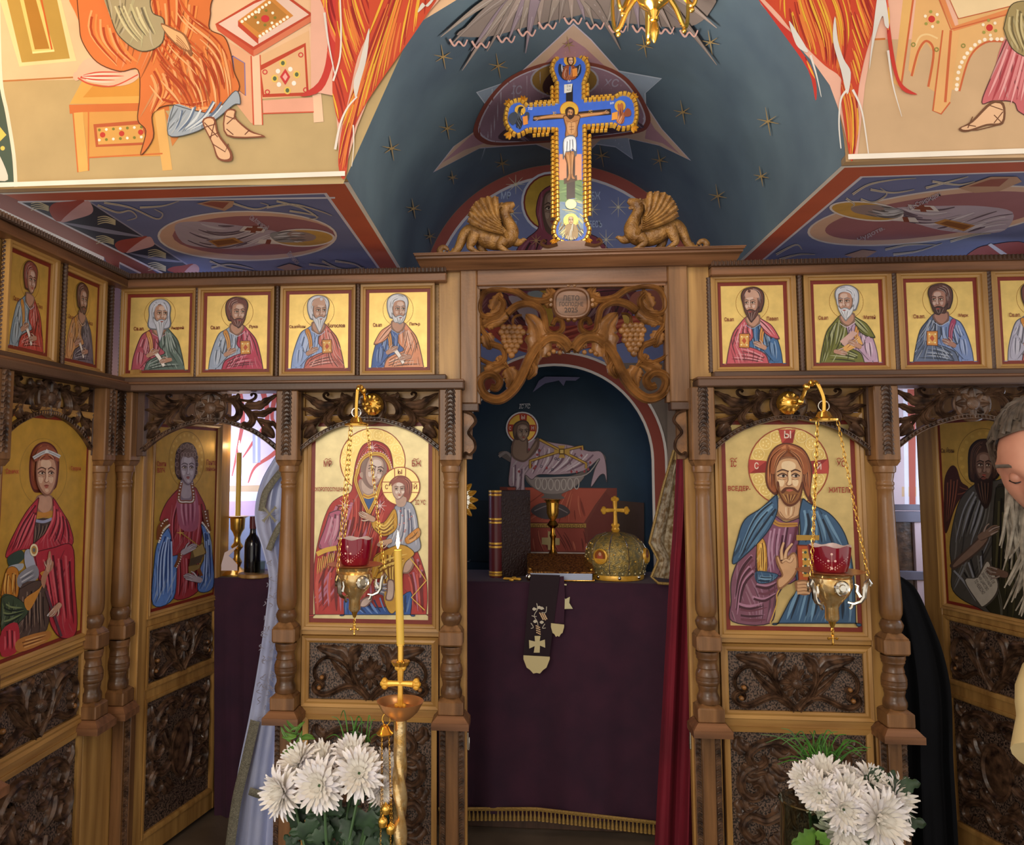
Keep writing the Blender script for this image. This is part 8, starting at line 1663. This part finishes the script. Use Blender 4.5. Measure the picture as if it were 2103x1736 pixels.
mb = sheet(Lx, "660,875 660,930 660,985 660,1040 660,1085 660,1130 660,1185 660,1240 660,1330 660,1470 660,1600 660,1790", 3.24, 3, .02, n=70, m=26, grow=False); body = mb.build('robe_cloth', M['satin'], ve2)
def band(S, w, y, m_, nm, par): mb = MB(); F = Fr((0, y, 0), (1, 0, 0), (0, -1, 0)); mb.ribbon(F, [F.uv(*p) for p in pts(S)], w * px2m(y), .004, 0, (0, 1, 1, 1, 0), n=5); return mb.build(nm, m_, par)
band("580,965 560,990 544,1015 537,1050", 14, 3.2, M['trim'], 'trim_band', body); band("590,1070 575,1080 562,1105 552,1130", 13, 3.2, M['trim'], 'trim_band', body); band("524,1480 506,1560 485,1650 466,1790", 20, 3.2, M['trim'], 'trim_band', body); band("512,1625 545,1635 600,1640", 16, 3.19, M['trim'], 'trim_band', body)
P = Paint(Fr((0, 3.195, 0), (1, 0, 0), (0, -1, 0)), 440, 880, .1959); P.h = .004
for a in (.8, 2.36, 3.93, 5.5):
    c, s_ = math.cos(a), math.sin(a); P.stroke([(582, 900), (582 + 70 * c, 900 + 80 * s_)], '8A8468', 16, 26, 0)
    for da in (-.5, 0, .5): P.stroke([(582 + 66 * c, 900 + 76 * s_), (582 + 66 * c + 34 * math.cos(a + da), 900 + 76 * s_ + 36 * math.sin(a + da))], '8A8468', 14, 8, 0)
for i in range(16): a = 2 * PI * i / 16; P.stroke([(582 + 20 * math.cos(a), 900 + 22 * math.sin(a)), (582 + 90 * math.cos(a), 900 + 95 * math.sin(a))], '9A98A0', 3, 2, 0)
P.done('embroidered_cross', body)
P = Paint(Fr((0, 3.195, 0), (1, 0, 0), (0, -1, 0)), 0, 0, 1); P.h = .004
for i in range(70): y_ = random.uniform(1150, 1480); x_ = 556 - (y_ - 1150) * .05 + random.uniform(-12, 22); P.stroke([(x_, y_), (x_ + random.uniform(-7, 7), y_ + 4), (x_ + random.uniform(-7, 7), y_ + 9)], '8E8CA0', 2.4, 1)
P.done('lace_pattern', body)['kind'] = 'stuff'
# ---- right doorway: seat and black robe ----
se = thing('wooden_bench', atY(1868, 1500, 3.75), 'dark bench with pale grey rails in the doorway beside the blessing man bay column', 'bench')
F = Fr((0, 3.75, 0), (1, 0, 0), (0, -1, 0)); M['grey_rail'] = mat('pale_grey_rail', '6E6A78', .5)
a0, a1 = F.uv(1800, 1100)[0], F.uv(1889, 1100)[0]
for p0, p1 in ((1036, 1048), (1050, 1072), (1172, 1190)): part('rail', M['grey_rail'], se, F, (a0, a1, F.uv(1868, p1)[1], F.uv(1868, p0)[1], 0, .03))
part('seat_back', M['carve'], se, F, (a0, a1 - .03, .35, F.uv(1868, 1072)[1], -.02, 0)); part('upright', M['plaster_rose'], se, F, (a1 - .03, a1, 0, F.uv(1868, 1060)[1], -.03, .02)); part('seat_board', M['carve'], se, F, (a0, a1, .3, .36, -.02, .2)); part('leg', M['carve'], se, F, (a1 - .05, a1 - .01, 0, .3, .14, .18))
rb = thing('black_robe', atY(1900, 1800, 3.2), 'black cloth robe standing out dark in the doorway between column and side door', 'robe')
mb = sheet("1790,1185 1790,1250 1790,1350 1790,1500 1790,1650 1790,1800", "1842,1180 1880,1208 1912,1275 1938,1345 1954,1430 1958,1560 1964,1660 1972,1800", 3.2, 2.5, .03, n=50, m=20, grow=True); mb.build('robe_cloth', M['black'], rb)
# ---------------- the bowed bearded man at the photo edge ----------------
M['skin'] = mat('skin', 'C08A72', .5, nz=('A86E5C', (14, 14, 14), 3, .3, .7)); M['hair_grey'] = mat('grey_brown_hair', '5E5348', .55, nz=('3A322C', (60, 60, 60), 3, .3, .7)); M['beard_grey'] = mat('grey_beard', '9A9284', .6, nz=('5A5248', (50, 50, 50), 3, .3, .7))
M['cream'] = mat('cream_robe', 'D2C08E', .6, nz=('B8A472', (6, 6, 6), 3, .3, .7)); M['eye'] = mat('eye', '1E1614', .3); M['lid'] = mat('eyelid', 'A8745F', .5)
HC = atY(2154, 948, 1.6)
f = Vector((-.66, -.62, -.42)).normalized(); r_ = f.cross(Vector((0, 0, 1))).normalized(); u_ = r_.cross(f)
man = thing('person', (1.5, 1.66, 0), 'bowed man with grey beard in a cream robe at the photo edge', 'person')
def hp(x, y, z): return HC + r_ * x + f * y + u_ * z           # x sideways, y towards the face, z up the head
g = lambda a, b, s: math.exp(-((a - b) / s) ** 2)
def headpt(az, el):
    x = math.sin(az) * math.cos(el); y = math.cos(az) * math.cos(el); z_ = math.sin(el)
    X, Y_, Z_ = .077 * x, .098 * y, .118 * z_
    if y > 0:
        Y_ += .03 * g(X, 0, .012) * g(Z_, -.028, .022) * y + .012 * g(X, 0, .01) * g(Z_, .0, .02) * y          # nose
        for s in (-1, 1): Y_ -= .013 * g(X, s * .032, .018) * g(Z_, .004, .014) * y                              # eye sockets
        Y_ += .008 * g(Z_, .026, .012) * g(X, 0, .05) * y + .007 * g(Z_, -.066, .014) * g(X, 0, .022) * y + .01 * g(Z_, -.1, .02) * g(X, 0, .03) * y
    if Z_ < -.03: X *= 1 - .35 * ((-.03 - Z_) / .088) ** 1.2
    return hp(X, Y_, Z_)
mb = MB(); nl, na = 36, 48
mb.grid([[headpt(2 * PI * j / na, -PI / 2 + PI * i / nl) for j in range(na)] for i in range(nl + 1)], True, True)
# neck and shoulders run on in the same surface
nk = hp(0, -.03, -.09); sh = Vector((1.26, 1.68, 1.33))
mb.tube([nk, nk.lerp(sh, .5), sh], lambda T: .055 + .02 * T, 16)
head = mb.build('head_and_neck', M['skin'], man)
for s in (-1, 1):
    mb = MB(); mb.ball(hp(s * .031, .0765, .003), .0125, 12, 8); mb.build('eyelid', M['lid'], head)
    mb = MB(); mb.tube([hp(s * (.02 + .0055 * k), .0885 - .0028 * abs(k - 2), -.003 + .0012 * abs(k - 2)) for k in range(5)], .0016, 6); mb.build('lash_line', M['eye'], head)
    mb = MB(); mb.tube([hp(s * (.012 + .012 * k), .0935 - .0045 * k, .027 + .003 * math.sin(k)) for k in range(5)], .0034, 6); mb.build('eyebrow', M['hair_grey'], head)
    mb = MB(); mb.ball(hp(s * .078, -.01, -.005), .03, 10, 8, (.35, .6, 1)); mb.build('ear', M['skin'], head)
mb = MB()
for i in range(300):
    az = random.uniform(-PI, PI); el = random.uniform(.15, 1.5)
    if abs(az) < 1.25 and el < .62 + .2 * math.cos(az * 2): continue
    p = headpt(az, el); L = []
    for k in range(5): e2 = el + .16 * k * (1 if abs(az) < 1.3 else -.9); q = headpt(az + .04 * k, min(1.57, e2)); L.append(q + (q - HC).normalized() * (.006 + .006 * math.sin(PI * k / 4) + random.uniform(0, .006)))
    mb.tube(L, lambda T: .0045 * (1 - .6 * T), 4)
rows = []
for i in range(9):
    el = 1.57 - i * .16; row = []
    for j in range(40):
        az = 2 * PI * j / 40; lo = .66 + .2 * math.cos(az * 2) if (az < 1.25 or az > 2 * PI - 1.25) else -.35
        q = headpt(az, max(el, lo)); row.append(q + (q - HC).normalized() * .006)
    rows.append(row)
mb.grid(rows, True); hr = mb.build('hair', M['hair_grey'], man); hr['kind'] = 'stuff'
mb = MB()
for i in range(420):
    az = random.uniform(-1.35, 1.35); el = random.uniform(-1.25, -.5 - .12 * math.cos(az)) if abs(az) > .25 else random.uniform(-1.25, -.62)
    if abs(az) > .9: el = random.uniform(-1.1, -.35)
    p = headpt(az, el); ln = random.uniform(.08, .2) * (1.2 - .4 * abs(az)); dr = Vector((random.uniform(-.12, .2), random.uniform(-.15, .15), -1)) + f * .12; w = random.uniform(-.02, .02)
    mb.tube([p, p + dr * ln * .35 + f * .012, p + dr * ln * .7 + r_ * w, p + dr * ln + r_ * w * 2], lambda T: .0042 * (1 - .75 * T), 4)
bd = mb.build('beard', M['beard_grey'], man); bd['kind'] = 'stuff'
# robe: one continuous skin from shoulders to hem, with the near sleeve
mb = MB(); prof = [((1.30, 1.68, 1.36), .07, .07), ((1.34, 1.68, 1.31), .15, .2), ((1.39, 1.68, 1.2), .19, .24), ((1.44, 1.67, 1.0), .2, .24), ((1.47, 1.66, .8), .21, .25), ((1.49, 1.66, .4), .25, .28), ((1.50, 1.66, .03), .29, .31)]
rows = []
for (c, a, b) in prof: rows.append([(c[0] + a * math.cos(t) * (1 + .03 * math.sin(9 * t) * (1.4 - c[2])), c[1] + b * math.sin(t) * (1 + .03 * math.cos(8 * t) * (1.4 - c[2])), c[2]) for t in [2 * PI * i / 40 for i in range(40)]])
mb.grid(rows[::-1], True, True)
S0 = Vector((1.36, 1.5, 1.28)); el_ = atY(2215, 1400, 1.42); hd = atY(2175, 1575, 1.36)
mb.tube(spl([S0, S0.lerp(el_, .6) + Vector((.0, -.03, 0)), el_, el_.lerp(hd, .6), hd], False, 5), lambda T: .075 - .012 * T, 18)
mb.build('robe', M['cream'], man)
mb = MB(); mb.ball(hd + Vector((0, 0, -.045)), .04, 10, 8, (.6, .9, 1.1))
for k in range(4): b = hd + Vector((-.01, -.03 + .02 * k, -.075)); mb.tube([b, b + Vector((-.012, 0, -.03)), b + Vector((-.004, 0, -.055))], lambda T: .0095 - .003 * T, 8)
b = hd + Vector((-.018, -.035, -.04)); mb.tube([b, b + Vector((-.018, -.01, -.02)), b + Vector((-.02, 0, -.04))], lambda T: .0105 - .003 * T, 8)
mb.build('hand', M['skin'], man)
